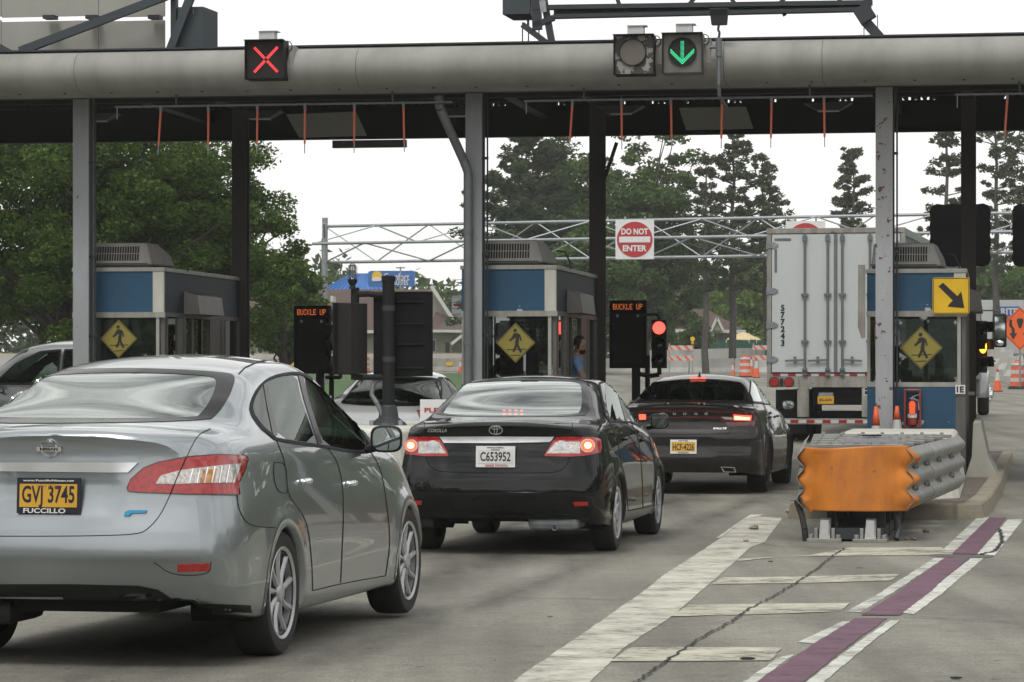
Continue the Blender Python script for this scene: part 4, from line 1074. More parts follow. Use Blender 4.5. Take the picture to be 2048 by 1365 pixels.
# ---- charcoal muscle sedan
L = 5.04
P3 = dict(L=L, W=1.90, wy=(1.08, 4.13), wr=.35, ar=.385, tr=.352, rr=.40, m0=.88, f0=.76, fr=.8, B=.09, flare=.02,
    zb=[(0, .27), (.35, .23), (1.0, .20), (4, .20), (L, .22)],
    ym=[(0, .94), (.5, .955), (4.1, .955), (L, .94)], zm=[(0, .62), (1, .66), (3, .62), (L, .58)],
    yb=[(0, .85), (.6, .86), (1.2, .87), (2.0, .84), (3.6, .85), (4.6, .80), (L, .74)],
    zbelt=[(0, 1.02), (.25, 1.05), (.6, 1.07), (1.2, 1.07), (2.0, 1.01), (3.3, .99), (4.2, .92), (4.7, .82), (L, .68)],
    ye=[(0, .72), (.35, .74), (.6, .72), (.9, .68), (1.5, .60), (2.4, .59), (3.0, .58), (3.4, .64), (3.8, .70), (4.6, .62), (L, .5)],
    ze=[(0, 1.06), (.25, 1.08), (.5, 1.085), (.75, 1.10), (1.0, 1.19), (1.5, 1.37), (2.0, 1.42), (2.5, 1.42), (2.9, 1.36), (3.3, 1.19), (3.65, 1.03), (4.0, .98), (4.6, .88), (L, .72)],
    zt=[(0, 1.085), (.05, 1.115), (.2, 1.105), (.5, 1.105), (.72, 1.12), (1.0, 1.225), (1.5, 1.42), (2.0, 1.478), (2.4, 1.482), (2.9, 1.43), (3.3, 1.25), (3.65, 1.08), (4.0, 1.02), (4.6, .93), (L, .74)],
    R=[(.2, .12), (.30, .06), (.45, .0), (.60, .015), (.70, .02), (.76, .04), (.82, .065), (.9, .08), (1.0, .07), (1.07, .04), (1.2, .04)],
    Fr=[(.2, .1), (.45, .0), (.7, .06), (.9, .12)], recess=[(0, .42, .46, .72, .014, .10)])
c = Car('charcoal_sedan', 'charcoal sedan with a full-width dark red tail lamp band and yellow plate', 'car', (2.10, 36.6, 0), 10.5, P3, 'paint_granite')
S3 = c
rg = [(1267, 802), (1283, 779.5), (1297, 762), (1342, 759), (1394, 758.5), (1445, 759), (1488, 762), (1495, 775), (1496.5, 803), (1484, 806), (1383.6, 803.5), (1320, 803)]
rgi = [(1274, 800), (1287, 780), (1300, 765), (1342, 762), (1394, 761.5), (1445, 762), (1484, 765), (1489, 776), (1490, 800), (1480, 802), (1383.6, 800), (1320, 800)]
w1 = [(1503, 762), (1512, 762), (1521, 775), (1528, 804), (1507, 802), (1501, 786)]
w2 = [(1518, 763), (1525, 770), (1535, 790), (1540, 807), (1531, 805), (1524, 780)]
dl = [(1502, 759), (1514, 759), (1527, 770), (1537.5, 789), (1543, 810), (1527, 808), (1506, 805), (1499, 788)]
rg, rgi = chaikin(rg), chaikin(rgi); c.finish(cam_cuts=[rgi], side_mirror_cuts=[w1, w2], ws=(3.0, 3.75, 1.0, .62))
c.arches(); c.wheels('wheel_dark', 5, .235, .93, .25, 'five'); c.cabin(rear_shelf=(.8, 1.06), restz=1.17)
c.patch('rear_window', rgi, 'glass_dark', .001, 6)
band(c, rg, rgi, 'window_border', 'frit', .003, 5)
for q in (w1, w2): c.patch('side_window', q, 'glass_dark', .001, 4, mirror=True)
c.strips('window_trim', [dl], 2.2, 'black_plastic', .005, 4, mirror=True, closed=True)
o = c.patch('tail_lamp_band', [(1276, 826), (1284, 820.5), (1330, 820), (1383, 820), (1465, 822), (1504, 824.5), (1513, 837), (1511, 853), (1457, 853), (1449, 845), (1437, 838), (1383, 837), (1342, 837), (1285, 837)], 'tail_dark_red', .006, 5)
c.patch('lamp_recess', [(1290, 824.5), (1383, 824), (1462, 826), (1462, 832), (1435, 833), (1383, 832), (1290, 832)], 'frit', .009, 5, parent=o)
c.patch('reversing_lens', [(1442, 834), (1465, 835), (1465, 840), (1450, 839)], 'tail_clear', .010, 4, parent=o)
for (pl) in ([(1467, 829.5), (1502, 832), (1501, 842), (1467, 841)], [(1278, 829), (1292, 829), (1292, 839), (1279, 840)]):
    c.patch('lit_lens', pl, 'brake_lit', .010, 4, parent=o)
c.patch('lit_core', [(1469, 833), (1499, 835.5), (1498, 840), (1469, 839)], 'brake_core', .012, 4, parent=o)
for ch, x in zip('DODGE', (1327, 1349, 1370, 1392, 1413)):
    c.decal('lettering', text_mb(ch, .040, .003, .001, .038), x, 828, 'galvanised', .012, tilt=(0, -1, .1))
c.decal('lettering', text_mb('RALLYE', .03, .003, .001, .17, shear=.3), 1440, 857.5, 'chrome', .006)
c.strips('panel_gap', [[(1462, 852), (1461, 864), (1455, 868.5), (1383, 869), (1342, 869), (1285, 868)], [(1335, 880), (1404, 880), (1414, 891), (1424, 905), (1490, 906)], [(1504, 806), (1519, 840), (1524, 880)]], 1.3, 'gap_black', .0016, 3)
c.strips('spoiler_edge', [[(1275, 812), (1300, 810), (1383, 809), (1460, 812), (1485, 817)]], 2.2, 'paint_granite', .012, 4)
c.plate(1367.5, 894, 'white_paint', 'plate_gold', [('HCF-4226', .085, 0, -.004, 'ink_navy', .262), ('PATRIOTS', .020, 0, -.073, 'ink_black', .13), ('NEW YORK', .02, 0, .072, 'ink_navy', .12)], off=.03)
c.patch('exhaust_tip', [(1441, 933), (1468.7, 934), (1472.8, 944.6), (1447, 944)], 'chrome', .010, 4, mirror=True)
c.patch('exhaust_opening', [(1444, 934.6), (1467, 935.6), (1470, 943), (1449, 942.5)], 'liner_black', .012, 4, mirror=True)
tb = MB().box((0, 1.46, 1.432), (.20, .03, .014)); tb.build('third_brake_light', 'brake_lit', c.root)
MB().add([(0, 1.55, 1.43), (-.022, 1.62, 1.44), (.022, 1.62, 1.44), (0, 1.68, 1.52), (0, 1.75, 1.46)], [(0, 1, 3), (0, 3, 2), (1, 4, 3), (3, 4, 2), (0, 2, 4, 1)]).build('antenna_fin', 'paint_granite', c.root, bevel=.003)
for wy in (1.75, 2.85):
    p, n = c.ray(wy, .93, 'side')
    for sg in (1, -1):
        MB().ell((sg * (p.x + .022), p.y, p.z), (.02, .095, .018), 12, 8).build('door_handle', 'paint_granite', c.root, True)
c.mirrors(1.02, 2.9, 1.07, 'black_plastic', .17, .13)
# ------------------------------------------------------------ the toll plaza
YAW = math.radians(9.2); U = Vector((math.cos(YAW), -math.sin(YAW), 0)); W_ = Vector((math.sin(YAW), math.cos(YAW), 0))
O0 = Vector((-5.95, 41.6, 0))
def pz(a, l, z=0): 
    p = O0 + U * a + W_ * l; return Vector((p.x, p.y, z))
def topz(p): 
    """plaza coordinates (a, l) of a world point"""
    d = Vector((p.x, p.y, 0)) - O0; return (d.dot(U), d.dot(W_))
RZ = -YAW
def pt(name, label, cat, a, l, z=0, group=None): return thing(name, label, cat, pz(a, l, z), RZ, group)

# canopy, local frame at island column 0
cn = pt('toll_canopy', 'long grey rounded canopy beam and dark roof over the toll lanes', 'canopy', 0, 0)
A0, A1 = -9.0, 20.0
fz, fr_, fl = 5.54, .272, -1.25
def half_round(a0, a1):
    V = []; n = 18
    prof = [(fl + .55, fz + fr_ + .04), (fl + .05, fz + fr_ + .03)] + [(fl - math.sin(math.pi * k / n) * .36, fz + math.cos(math.pi * k / n) * fr_) for k in range(n + 1)] + [(fl + .55, fz - fr_ - .01)]
    m = len(prof)
    for a in (a0, a1): V += [(a, y, z) for y, z in prof]
    return V, [(k, k + 1, m + k + 1, m + k) for k in range(m - 1)]
seams = [A0, -6.9, -4.6, 0.35 - .0, 3.4, 6.55, 9.55, 10.45, 13.6, 16.4, A1]
seams = [A0, -4.5, .35, 4.2, 9.05, 10.32, 13.0, 15.6, A1]
for a, b in zip(seams[:-1], seams[1:]):
    V, Fc = half_round(a + .003, b - .003); pydata('fascia', V, Fc, 'fascia', cn, True)
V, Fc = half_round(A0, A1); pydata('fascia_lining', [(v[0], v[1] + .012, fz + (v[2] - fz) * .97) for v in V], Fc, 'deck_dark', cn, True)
for k in range(46):
    a = A0 + .2 + k * .63 + random.uniform(-.04, .04); MB().box((a + .1, fl - .03, fz - fr_ - .002), (.03, .03, .02)).build('fixing_clip', 'steel_dark', cn)
MB().span((A0, fl - .03, fz + fr_ + .028), (A1, fl + .5, fz + fr_ + .05)).build('top_flashing', 'steel_dark', cn)
# corrugated deck seen from below; the ribs leave slots of daylight over the front beam
zd = 5.78
def corr(a0, a1, l0, l1, z, pitch=.15, hgt=.04):
    V = []; n = int((a1 - a0) / pitch); k = 0
    for i in range(n):
        a = a0 + i * pitch
        for (da, dz) in ((0, 0), (pitch * .35, 0), (pitch * .5, hgt), (pitch * .85, hgt)):
            V += [(a + da, l0, z + dz), (a + da, l1, z + dz)]
    m_ = len(V) // 2
    return V, [(2 * q, 2 * q + 1, 2 * q + 3, 2 * q + 2) for q in range(m_ - 1)]
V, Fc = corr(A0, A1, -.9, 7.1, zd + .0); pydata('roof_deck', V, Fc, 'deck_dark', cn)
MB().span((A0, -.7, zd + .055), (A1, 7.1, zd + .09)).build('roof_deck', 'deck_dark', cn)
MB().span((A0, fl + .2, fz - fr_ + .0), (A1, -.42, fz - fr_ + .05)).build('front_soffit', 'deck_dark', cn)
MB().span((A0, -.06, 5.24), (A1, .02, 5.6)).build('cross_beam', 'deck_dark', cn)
# comb over the slot
m = MB(); a = A0; 
while a < A1:
    lit = (3.9 < a < 8.4) or (8.2 < a < 17) 
    wdt = .055 if lit else 1.2
    if random.random() < (.30 if a > 8 else .55): wdt = .30 + random.random() * .3
    m.span((a, 6.76, zd - .035), (a + wdt, 6.94, zd + .035)); a += wdt + (.04 if lit else .008)
m.build('slot_closure', 'deck_dark', cn)
m = MB(); m.span((A0, 6.75, 5.26), (A1, 6.95, 5.745)); m.span((A0, 6.60, 5.24), (A1, 6.75, 5.27)); m.build('rear_beam', 'deck_dark', cn)
for i in range(-1, 4):
    for da in (0.0, 1.12):
        MB().span((5.5 * i + da - .09, .1, 5.52), (5.5 * i + da + .09, 6.7, 5.74)).build('rafter', 'deck_dark', cn)
for l in (1.6, 2.8, 4.0, 5.2):
    MB().span((A0, l - .04, 5.66), (A1, l + .04, 5.775)).build('purlin', 'deck_dark', cn)
# columns (I sections)
def ibeam(w, d, h, mat, name, loc, z0=0.0):
    m = MB(); m.box((0, -d / 2 + .009, h / 2 + z0), (w, .018, h)); m.box((0, d / 2 - .009, h / 2 + z0), (w, .018, h)); m.box((0, 0, h / 2 + z0), (.016, d - .04, h))
    o = m.build(name, mat, cn, loc=loc); return o
for i in range(-1, 4):
    rust = i == 2
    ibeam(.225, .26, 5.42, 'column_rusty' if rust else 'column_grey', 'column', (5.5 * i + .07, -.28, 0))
    MB().box((5.5 * i + .07, -.28, .19), (.40, .40, .03)).build('base_plate', 'column_dark', cn)
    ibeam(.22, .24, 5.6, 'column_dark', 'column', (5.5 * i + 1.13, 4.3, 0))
    # thin conduits beside the front column
    m = MB(); m.path([(5.5 * i + .19, -.30, .3), (5.5 * i + .19, -.30, 5.5)], .014); m.path([(5.5 * i + .235, -.27, 1.2), (5.5 * i + .235, -.27, 5.5)], .012)
    for z in (2.0, 3.1, 4.4): m.box((5.5 * i + .20, -.29, z), (.10, .05, .035))
    m.build('conduit', 'steel_dark', cn)
m = MB(); m.path([(5.18, -.9, 5.2), (5.20, -.88, 5.02), (5.45, -.52, 4.36), (5.51, -.50, 4.2), (5.51, -.50, .3)], .062, 14)
for z in (3.4, 1.9): m.lathe([(.07, -.03), (.07, .03)], (5.51, -.50, z), 14)
m.build('downpipe', 'pipe_grey', cn, auto=True)
m = MB(); m.beam((6.92, 4.3, 4.95), (6.72, 4.3, 4.35), .05, .05); m.build('knee_brace', 'column_dark', cn)
# pale boards hung under the deck

# pan lights under the roof
first = None
for k, (a, l) in enumerate(((-.75, 3.0), (1.75, 3.0), (4.75, 3.0), (7.15, 3.0), (10.15, 3.0))):
    lb = ['shallow grey pan light under the roof, left of the first column', 'shallow pan light under the roof, behind the red-cross signal', 'shallow pan light beside the bent downpipe under the roof', 'shallow pan light under the roof between the do-not-enter sign and the dark round signal', 'shallow pan light under the roof nearest the rusty column'][k]
    if first is None:
        first = pt('ceiling_light', lb, 'ceiling light', a, l, 5.27, 'pan lights under the canopy roof')
        MB().add([(-.34, -.16, .10), (.34, -.16, .10), (.34, .16, .10), (-.34, .16, .10), (-.17, -.09, 0), (.17, -.09, 0), (.17, .09, 0), (-.17, .09, 0)], [(0, 1, 5, 4), (1, 2, 6, 5), (2, 3, 7, 6), (3, 0, 4, 7), (4, 5, 6, 7), (0, 3, 2, 1)]).build('housing', 'steel_dark', first)
        MB().box((0, 0, -.008), (.30, .16, .016)).build('lens', 'galvanised', first)
        MB().tube((0, 0, .1), (0, 0, .5), .015).build('stem', 'steel_dark', first)
    else:
        c_ = copy_tree(first, None, lb); c_.location = pz(a, l, 5.27)

# clearance bars with hanging rods
def on_plane(px, l, d_guess=41):
    """plaza a-coordinate of the image column px on the plane l = const"""
    o = pz(0, l); k = (px - 1024) / F
    # (o + U a).x = k (o + U a).y
    return (k * o.y - o.x) / (U.x - k * U.y)
MB().span((on_plane(665, 7.0), 6.98, 5.13), (on_plane(812, 7.0), 7.1, 5.25)).build('rear_fascia_board', 'booth_steel', cn)
for q in ([(572, 229), (712, 224), (734, 272), (598, 276)], [(1358, 216), (1492, 214), (1507, 258), (1372, 261)]):
    V = []
    for l_ in (3.6, 3.64):
        for (px, py) in q:
            a = on_plane(px, l_); p = pz(a, l_); V.append((a, l_, HC - (py - HY) * p.y / F))
    MB().add(V, [(0, 1, 2, 3), (7, 6, 5, 4), (0, 4, 5, 1), (1, 5, 6, 2), (2, 6, 7, 3), (3, 7, 4, 0)]).build('ceiling_panel', 'panel_grey', cn)
bars = [((230, 905), [322, 417, 515, 610, 709, 807], 'left', (352, 785)), ((1048, 1745), [1145, 1243, 1342, 1444, 1543, 1648], 'middle', (1168, 1620)), ((1910, 2400), [2015, 2110, 2210], 'right', (2040,))]
BL = -1.0
proto = None; where = {322: 'first rod from the left', 807: 'rod nearest the downpipe'}
n = 0
for (x0, x1), rods, side, hangs in bars:
    a0, a1 = on_plane(x0, BL), on_plane(x1, BL); zc = 5.10
    b = pt('clearance_bar', 'thin grey pipe hung under the canopy over the %s lane' % side, 'clearance bar', a0, BL, zc, 'clearance bars under the canopy')
    MB().tube((0, 0, 0), (a1 - a0, 0, 0), .017, 10).build('pipe', 'pipe_grey', b, auto=True)
    for h in hangs:
        ah = on_plane(h, BL) - a0
        MB().tube((ah - .04, .1, .32), (ah, 0, 0), .008).tube((ah, .1, .32), (ah, 0, 0), .008).build('hanger', 'pipe_grey', b)
    MB().tube((.03, 0, 0), (.03, 0, -.17), .007).build('end_drop', 'galvanised', b)
    for r, px in enumerate(rods):
        a = on_plane(px, BL)
        ords = ['first', 'second', 'third', 'fourth', 'fifth', 'sixth'][r]
        lb = 'thin orange rod hanging under the canopy, %s from the left on the %s bar' % (ords, side)
        if proto is None:
            proto = pt('clearance_rod', lb, 'hanging rod', a, BL, zc - .03, 'orange rods hanging from the clearance bars')
            MB().box((0, 0, 0), (.035, .045, .09)).build('clamp', 'pipe_grey', proto, bevel=.004)
            MB().tube((0, 0, -.04), (0, 0, -.50), .016, 8, .014).build('rod', 'rod_orange', proto, auto=True)
            MB().tube((0, 0, -.50), (0, 0, -.63), .007, 6).build('tip', 'galvanised', proto)
            o = proto
        else:
            o = copy_tree(proto, None, lb)
        o.location = pz(a, BL, zc - .03); o.rotation_euler = (0, random.uniform(-.02, .02) if r else .07, RZ); n += 1

# lane signals on the fascia
SL = fl - .52
def signal_box(px, py, label, face, kind):
    a = on_plane(px, SL); p = pz(a, SL); z = HC - (py - HY) * p.y / F
    s = pt('lane_signal', label, 'lane signal', a, SL, z, 'lane signals on the canopy beam')
    w = .52
    MB().box((0, .14, 0), (w, .26, w)).build('housing', 'signal_dark' if kind != 'arrow' else 'signal_grey', s, bevel=.008)
    MB().box((0, .003, 0), (w - .03, .014, w - .03)).build('face', face, s)
    v = MB(); v.box((0, -.05, w / 2 - .005), (w + .01, .12, .01)); v.box((-w / 2 + .005, -.03, 0), (.01, .09, w)); v.box((w / 2 - .005, -.015, 0), (.01, .06, w)); v.build('visor', 'signal_dark', s)
    MB().span((-.09, .02, w / 2 + .01), (.12, .2, w / 2 + .12)).span((-.09, .0, w / 2 + .115), (.16, .22, w / 2 + .125)).build('bracket', 'white_box', s)
    t = MB(); P = [Vector((w / 2, .15, .15 + .1)) + Vector((.07 * math.sin(k * .5), 0, -.06 + .07 * math.cos(k * .5))) for k in range(8)]; t.path(P, .007, 6); t.build('cable', 'steel_dark', s)
    MB().span((w / 2 + .02, .16, -.12), (w / 2 + .09, .45, .2)).build('side_arm', 'fascia', s, bevel=.01)
    return s
s = signal_box(530, 120, 'square lane signal lit with a red cross on the canopy beam', 'signal_dark', 'x')
for sg in (-1, 1):
    for k in (-1, 1):
        m = MB(); R = Matrix.Rotation(sg * math.radians(46), 3, 'Y')
        for off in (-.010, .010): m.box(R @ Vector((k * .125, 0, off)) + Vector((.015, -.012, .0)), (.205, .01, .009), R)
        m.build('lit_bar', 'led_red', s)
s = signal_box(1268, 110, 'square lane signal with an unlit round grey lens, left of the green arrow', 'signal_face', 'off')
MB().disc((-.015, -.012, .03), .165, .02).build('lens', 'lens_dull', s); MB().lathe([(.165, -.03), (.180, -.03), (.180, .01), (.165, .01)], (-.015, -.005, .03), 36, 'y', closed=True).build('lens_ring', 'signal_dark', s)
s = signal_box(1365, 107, 'square lane signal lit with a green downward arrow on the canopy beam', 'signal_grey', 'arrow')
MB().disc((.0, -.010, .02), .175, .016).build('lens', 'signal_dark', s); MB().lathe([(.170, -.03), (.184, -.03), (.184, .01), (.170, .01)], (0, -.005, .02), 36, 'y', closed=True).build('lens_ring', 'signal_dark', s)
m = MB()
for k in range(16):
    for q in (-.016, 0, .016): m.box((q, -.026, .15 - k * .0155), (.009, .008, .006))
for sg in (-1, 1):
    for k in range(13):
        for q in (0, .020, .040): m.box((sg * (.006 + k * .0118), -.026, -.135 + k * .0118 + q), (.010, .008, .008))
m.build('arrow_lights', 'led_green', s)

# floodlight on its pipe in front of the beam
a = on_plane(1437, SL); f = pt('floodlight', 'black ribbed floodlight on a pipe in front of the canopy beam', 'floodlight', a, SL + .05, 4.95)
m = MB(); m.path([(.06, .35, 0), (.0, .06, .12), (0, 0, .25), (0, 0, .82)], .024, 12); m.build('pipe', 'pipe_grey', f, auto=True)
MB().tube((0, 0, .62), (0, 0, .86), .042, 12).tube((-.12, .0, .74), (0, 0, .74), .022).build('coupling', 'pipe_grey', f, auto=True)
MB().path([(0, 0, .86), (.01, 0, .93), (-.01, 0, .96), (0, 0, 1.03)], .016).build('neck', 'steel_dark', f)
m = MB(); m.add([(-.12, -.03, 1.24), (.12, -.03, 1.24), (.10, .02, 1.03), (-.10, .02, 1.03), (-.12, .10, 1.24), (.12, .10, 1.24), (.10, .12, 1.03), (-.10, .12, 1.03)], [(0, 1, 2, 3), (4, 7, 6, 5), (0, 4, 5, 1), (3, 2, 6, 7), (0, 3, 7, 4), (1, 5, 6, 2)])
m.build('lamp_head', 'steel_dark', f, bevel=.012)
for k in range(9): 
    MB().span((-.11 + k * .026, -.042, 1.15), (-.103 + k * .026, -.03, 1.24)).build('fin', 'black_plastic', f)

# sign structure seen from behind, above the left lanes
def at_plane(px, py, l): 
    a = on_plane(px, l); p = pz(a, l); return (a, HC - (py - HY) * p.y / F)
GL = -.9
a0, zt0 = at_plane(333, 108, GL + .3); 
g = pt('overhead_sign', 'back of a large grey panelled sign with dark braces above the left lanes', 'sign', 0, 0)
def P3(px, py, l): a, z = at_plane(px, py, l); return Vector((a, l, z))
for (y0, y1) in ((104, 41), (36, -70), (-75, -190)):
    for (x0, x1) in ((-330, -120), (-120, 4), (4, 198), (198, 331)):
        A = P3(x0, y0, GL + .3); B = P3(x1, y1, GL + .3); MB().span((A.x + .004, GL + .28, A.z), (B.x - .004, GL + .31, B.z)).build('panel', 'panel_grey', g)
for (p0, p1, w) in (((40, 103), (345, -12), .11), ((340, 103), (425, -120), .11), ((-300, -60), (20, 108), .11)):
    MB().beam(P3(*p0, GL - .05), P3(*p1, GL - .05), .09, w).build('brace', 'box_slate', g)
A = P3(-330, 106, GL); B = P3(345, 106, GL); MB().beam(A, B, .14, .05).build('bottom_rail', 'steel_dark', g)
for x in (100, 185, 310):
    A = P3(x, 38, GL + .1); MB().box((A.x, GL + .12, A.z + .02), (.16, .2, .05)).build('panel_clip', 'steel_dark', g)
A = P3(343, 110, GL + .05); B = P3(354, -200, GL + .05); MB().span((A.x, GL, A.z), (B.x, GL + .12, B.z)).build('post', 'steel_dark', g)
A = P3(354, 108, GL); B = P3(406, 13, GL)
bx = pt('equipment_cabinet', 'tall dark slate cabinet standing on the canopy beam beside the grey sign', 'cabinet', A.x, GL + .02, A.z)
w_, h_ = B.x - A.x, B.z - A.z
MB().add([(0, 0, 0), (w_, 0, 0), (w_ + .11, .35, 0), (0, .35, 0), (0, 0, h_), (w_, 0, h_), (w_ + .11, .35, h_ - .035), (0, .35, h_ - .03)], [(0, 1, 5, 4), (1, 2, 6, 5), (2, 3, 7, 6), (3, 0, 4, 7), (4, 5, 6, 7), (0, 3, 2, 1)]).build('casing', 'box_slate', bx, bevel=.006)
MB().box((w_ * .62, -.006, h_ * .9), (.01, .012, .07)).build('latch', 'galvanised', bx)

# truss frame above the right lanes
g2 = pt('steel_truss', 'dark steel truss frame standing on the canopy beam above the right lanes', 'sign frame', 0, 0)
def bar(p0, p1, w=.07, h=.07, l0=GL, l1=None, nm='beam', mt='steel_dark'):
    MB().beam(P3(*p0, l0), P3(*p1, l1 if l1 is not None else l0), w, h).build(nm, mt, g2)
bar((1068, 16), (1745, 6), .14, .06); bar((1108, 34), (1722, 20), .16, .05, nm='beam'); bar((1108, 25), (1722, 12), .05, .10, GL + .12, mt='box_slate')
bar((1108, 36), (1068, 52), .12, .07); bar((1075, 60), (1068, -80), .12, .12, nm='post'); bar((1735, 25), (1735, -80), .10, .16, nm='post'); 
bar((1088, 0), (1105, 92), .09, .07, nm='leg'); bar((1045, 50), (1105, 95), .08, .08, nm='leg'); bar((1728, 40), (1765, 82), .10, .13, nm='leg'); bar((1720, 14), (1738, 42), .2, .22, nm='gusset', mt='steel_dark')
for x in (1045, 1057, 1078): bar((x, 96), (x, 45), .015, .015, nm='rod')
for x in (1728, 1755): bar((x, 82), (x, 30), .012, .012, nm='rod')
for x in (1722, 1738, 1782): bar((x, 86), (x, 70), .02, .02, nm='bolt')
for (x0, x1) in ((1240, 1225), (1375, 1410), (1475, 1440), (1555, 1590), (1690, 1655)): bar((x0, 14), (x1, -30), .06, .05, nm='diagonal')
for (x0, x1) in ((1260, 1240), (1570, 1560)): bar((x0, 32), (x1, 12), .04, .05, GL + .05, nm='diagonal', mt='box_slate')
bar((1080, 14), (1092, 12), .02, .16, GL - .1, nm='junction_box', mt='galvanised'); 
A = P3(1006, 38, GL); B = P3(1066, -60, GL)
bx = pt('equipment_cabinet', 'dark slate cabinet hung at the left end of the steel truss frame', 'cabinet', A.x, GL - .05, A.z + .05)
w_, h_ = B.x - A.x, B.z - A.z
MB().add([(0, 0, 0), (w_ - .03, 0, 0), (w_ - .03, .3, -.05), (.10, .3, -.05), (0, 0, h_), (w_ - .03, 0, h_), (w_ - .03, .3, h_), (.1, .3, h_)], [(0, 1, 5, 4), (1, 2, 6, 5), (2, 3, 7, 6), (3, 0, 4, 7), (4, 5, 6, 7), (0, 3, 2, 1)]).build('casing', 'box_slate', bx, bevel=.006)
MB().box((w_ * .8, .15, -.12), (.03, .03, .16)).build('hanger', 'steel_dark', bx)

# ---------------- booths
def walker(mb_y=-.001):
    """pedestrian crossing sign figure, in a unit where the diamond half-diagonal is 1"""
    P = []
    P.append([(-.02 + .095 * math.cos(t * .3927), .62 + .095 * math.sin(t * .3927)) for t in range(16)])
    P.append([(-.10, .47), (.06, .50), (.24, .42), (.32, .12), (.25, .08), (.20, .30), (.17, .05), (-.02, .03), (.03, .26), (-.05, .22), (-.28, .06), (-.33, .13), (-.18, .28)])
    P.append([(-.02, .05), (.17, .05), (.16, -.10), (.34, -.46), (.24, -.52), (.08, -.20), (-.06, -.48), (-.16, -.44), (-.02, -.10)])
    P.append([(-.45, -.33), (.52, -.30), (.52, -.345), (-.45, -.375)]); P.append([(-.25, -.62), (.25, -.60), (.25, -.645), (-.25, -.665)])
    return P
def ped_sign(px, py, l, half, label):
    a, z = at_plane(px, py, l); s = pt('pedestrian_sign', label, 'sign', a, l, z, 'pedestrian signs in the booth windows')
    h = half
    MB().prism([(0, h), (h, 0), (0, -h), (-h, 0)], .0, .006).build('plate', 'sign_yellow_dull', s)
    m = MB()
    for k in range(4):
        c0, c1 = math.pi / 2 * k, math.pi / 2 * (k + 1)
        q = lambda r, t: (r * math.cos(t), r * math.sin(t))
        m.prism([q(h * .955, c0), q(h * .92, c0), q(h * .92, c1), q(h * .955, c1)], -.003, -.0005)
    m.build('border', 'ink_black', s)
    for nm, poly in zip(('figure_head', 'figure', 'figure', 'crosswalk_line', 'crosswalk_line'), walker()):
        MB().prism([(x * h, y * h) for x, y in poly], -.003, -.0005).build(nm, 'ink_black', s)
    return s
IZ = .16
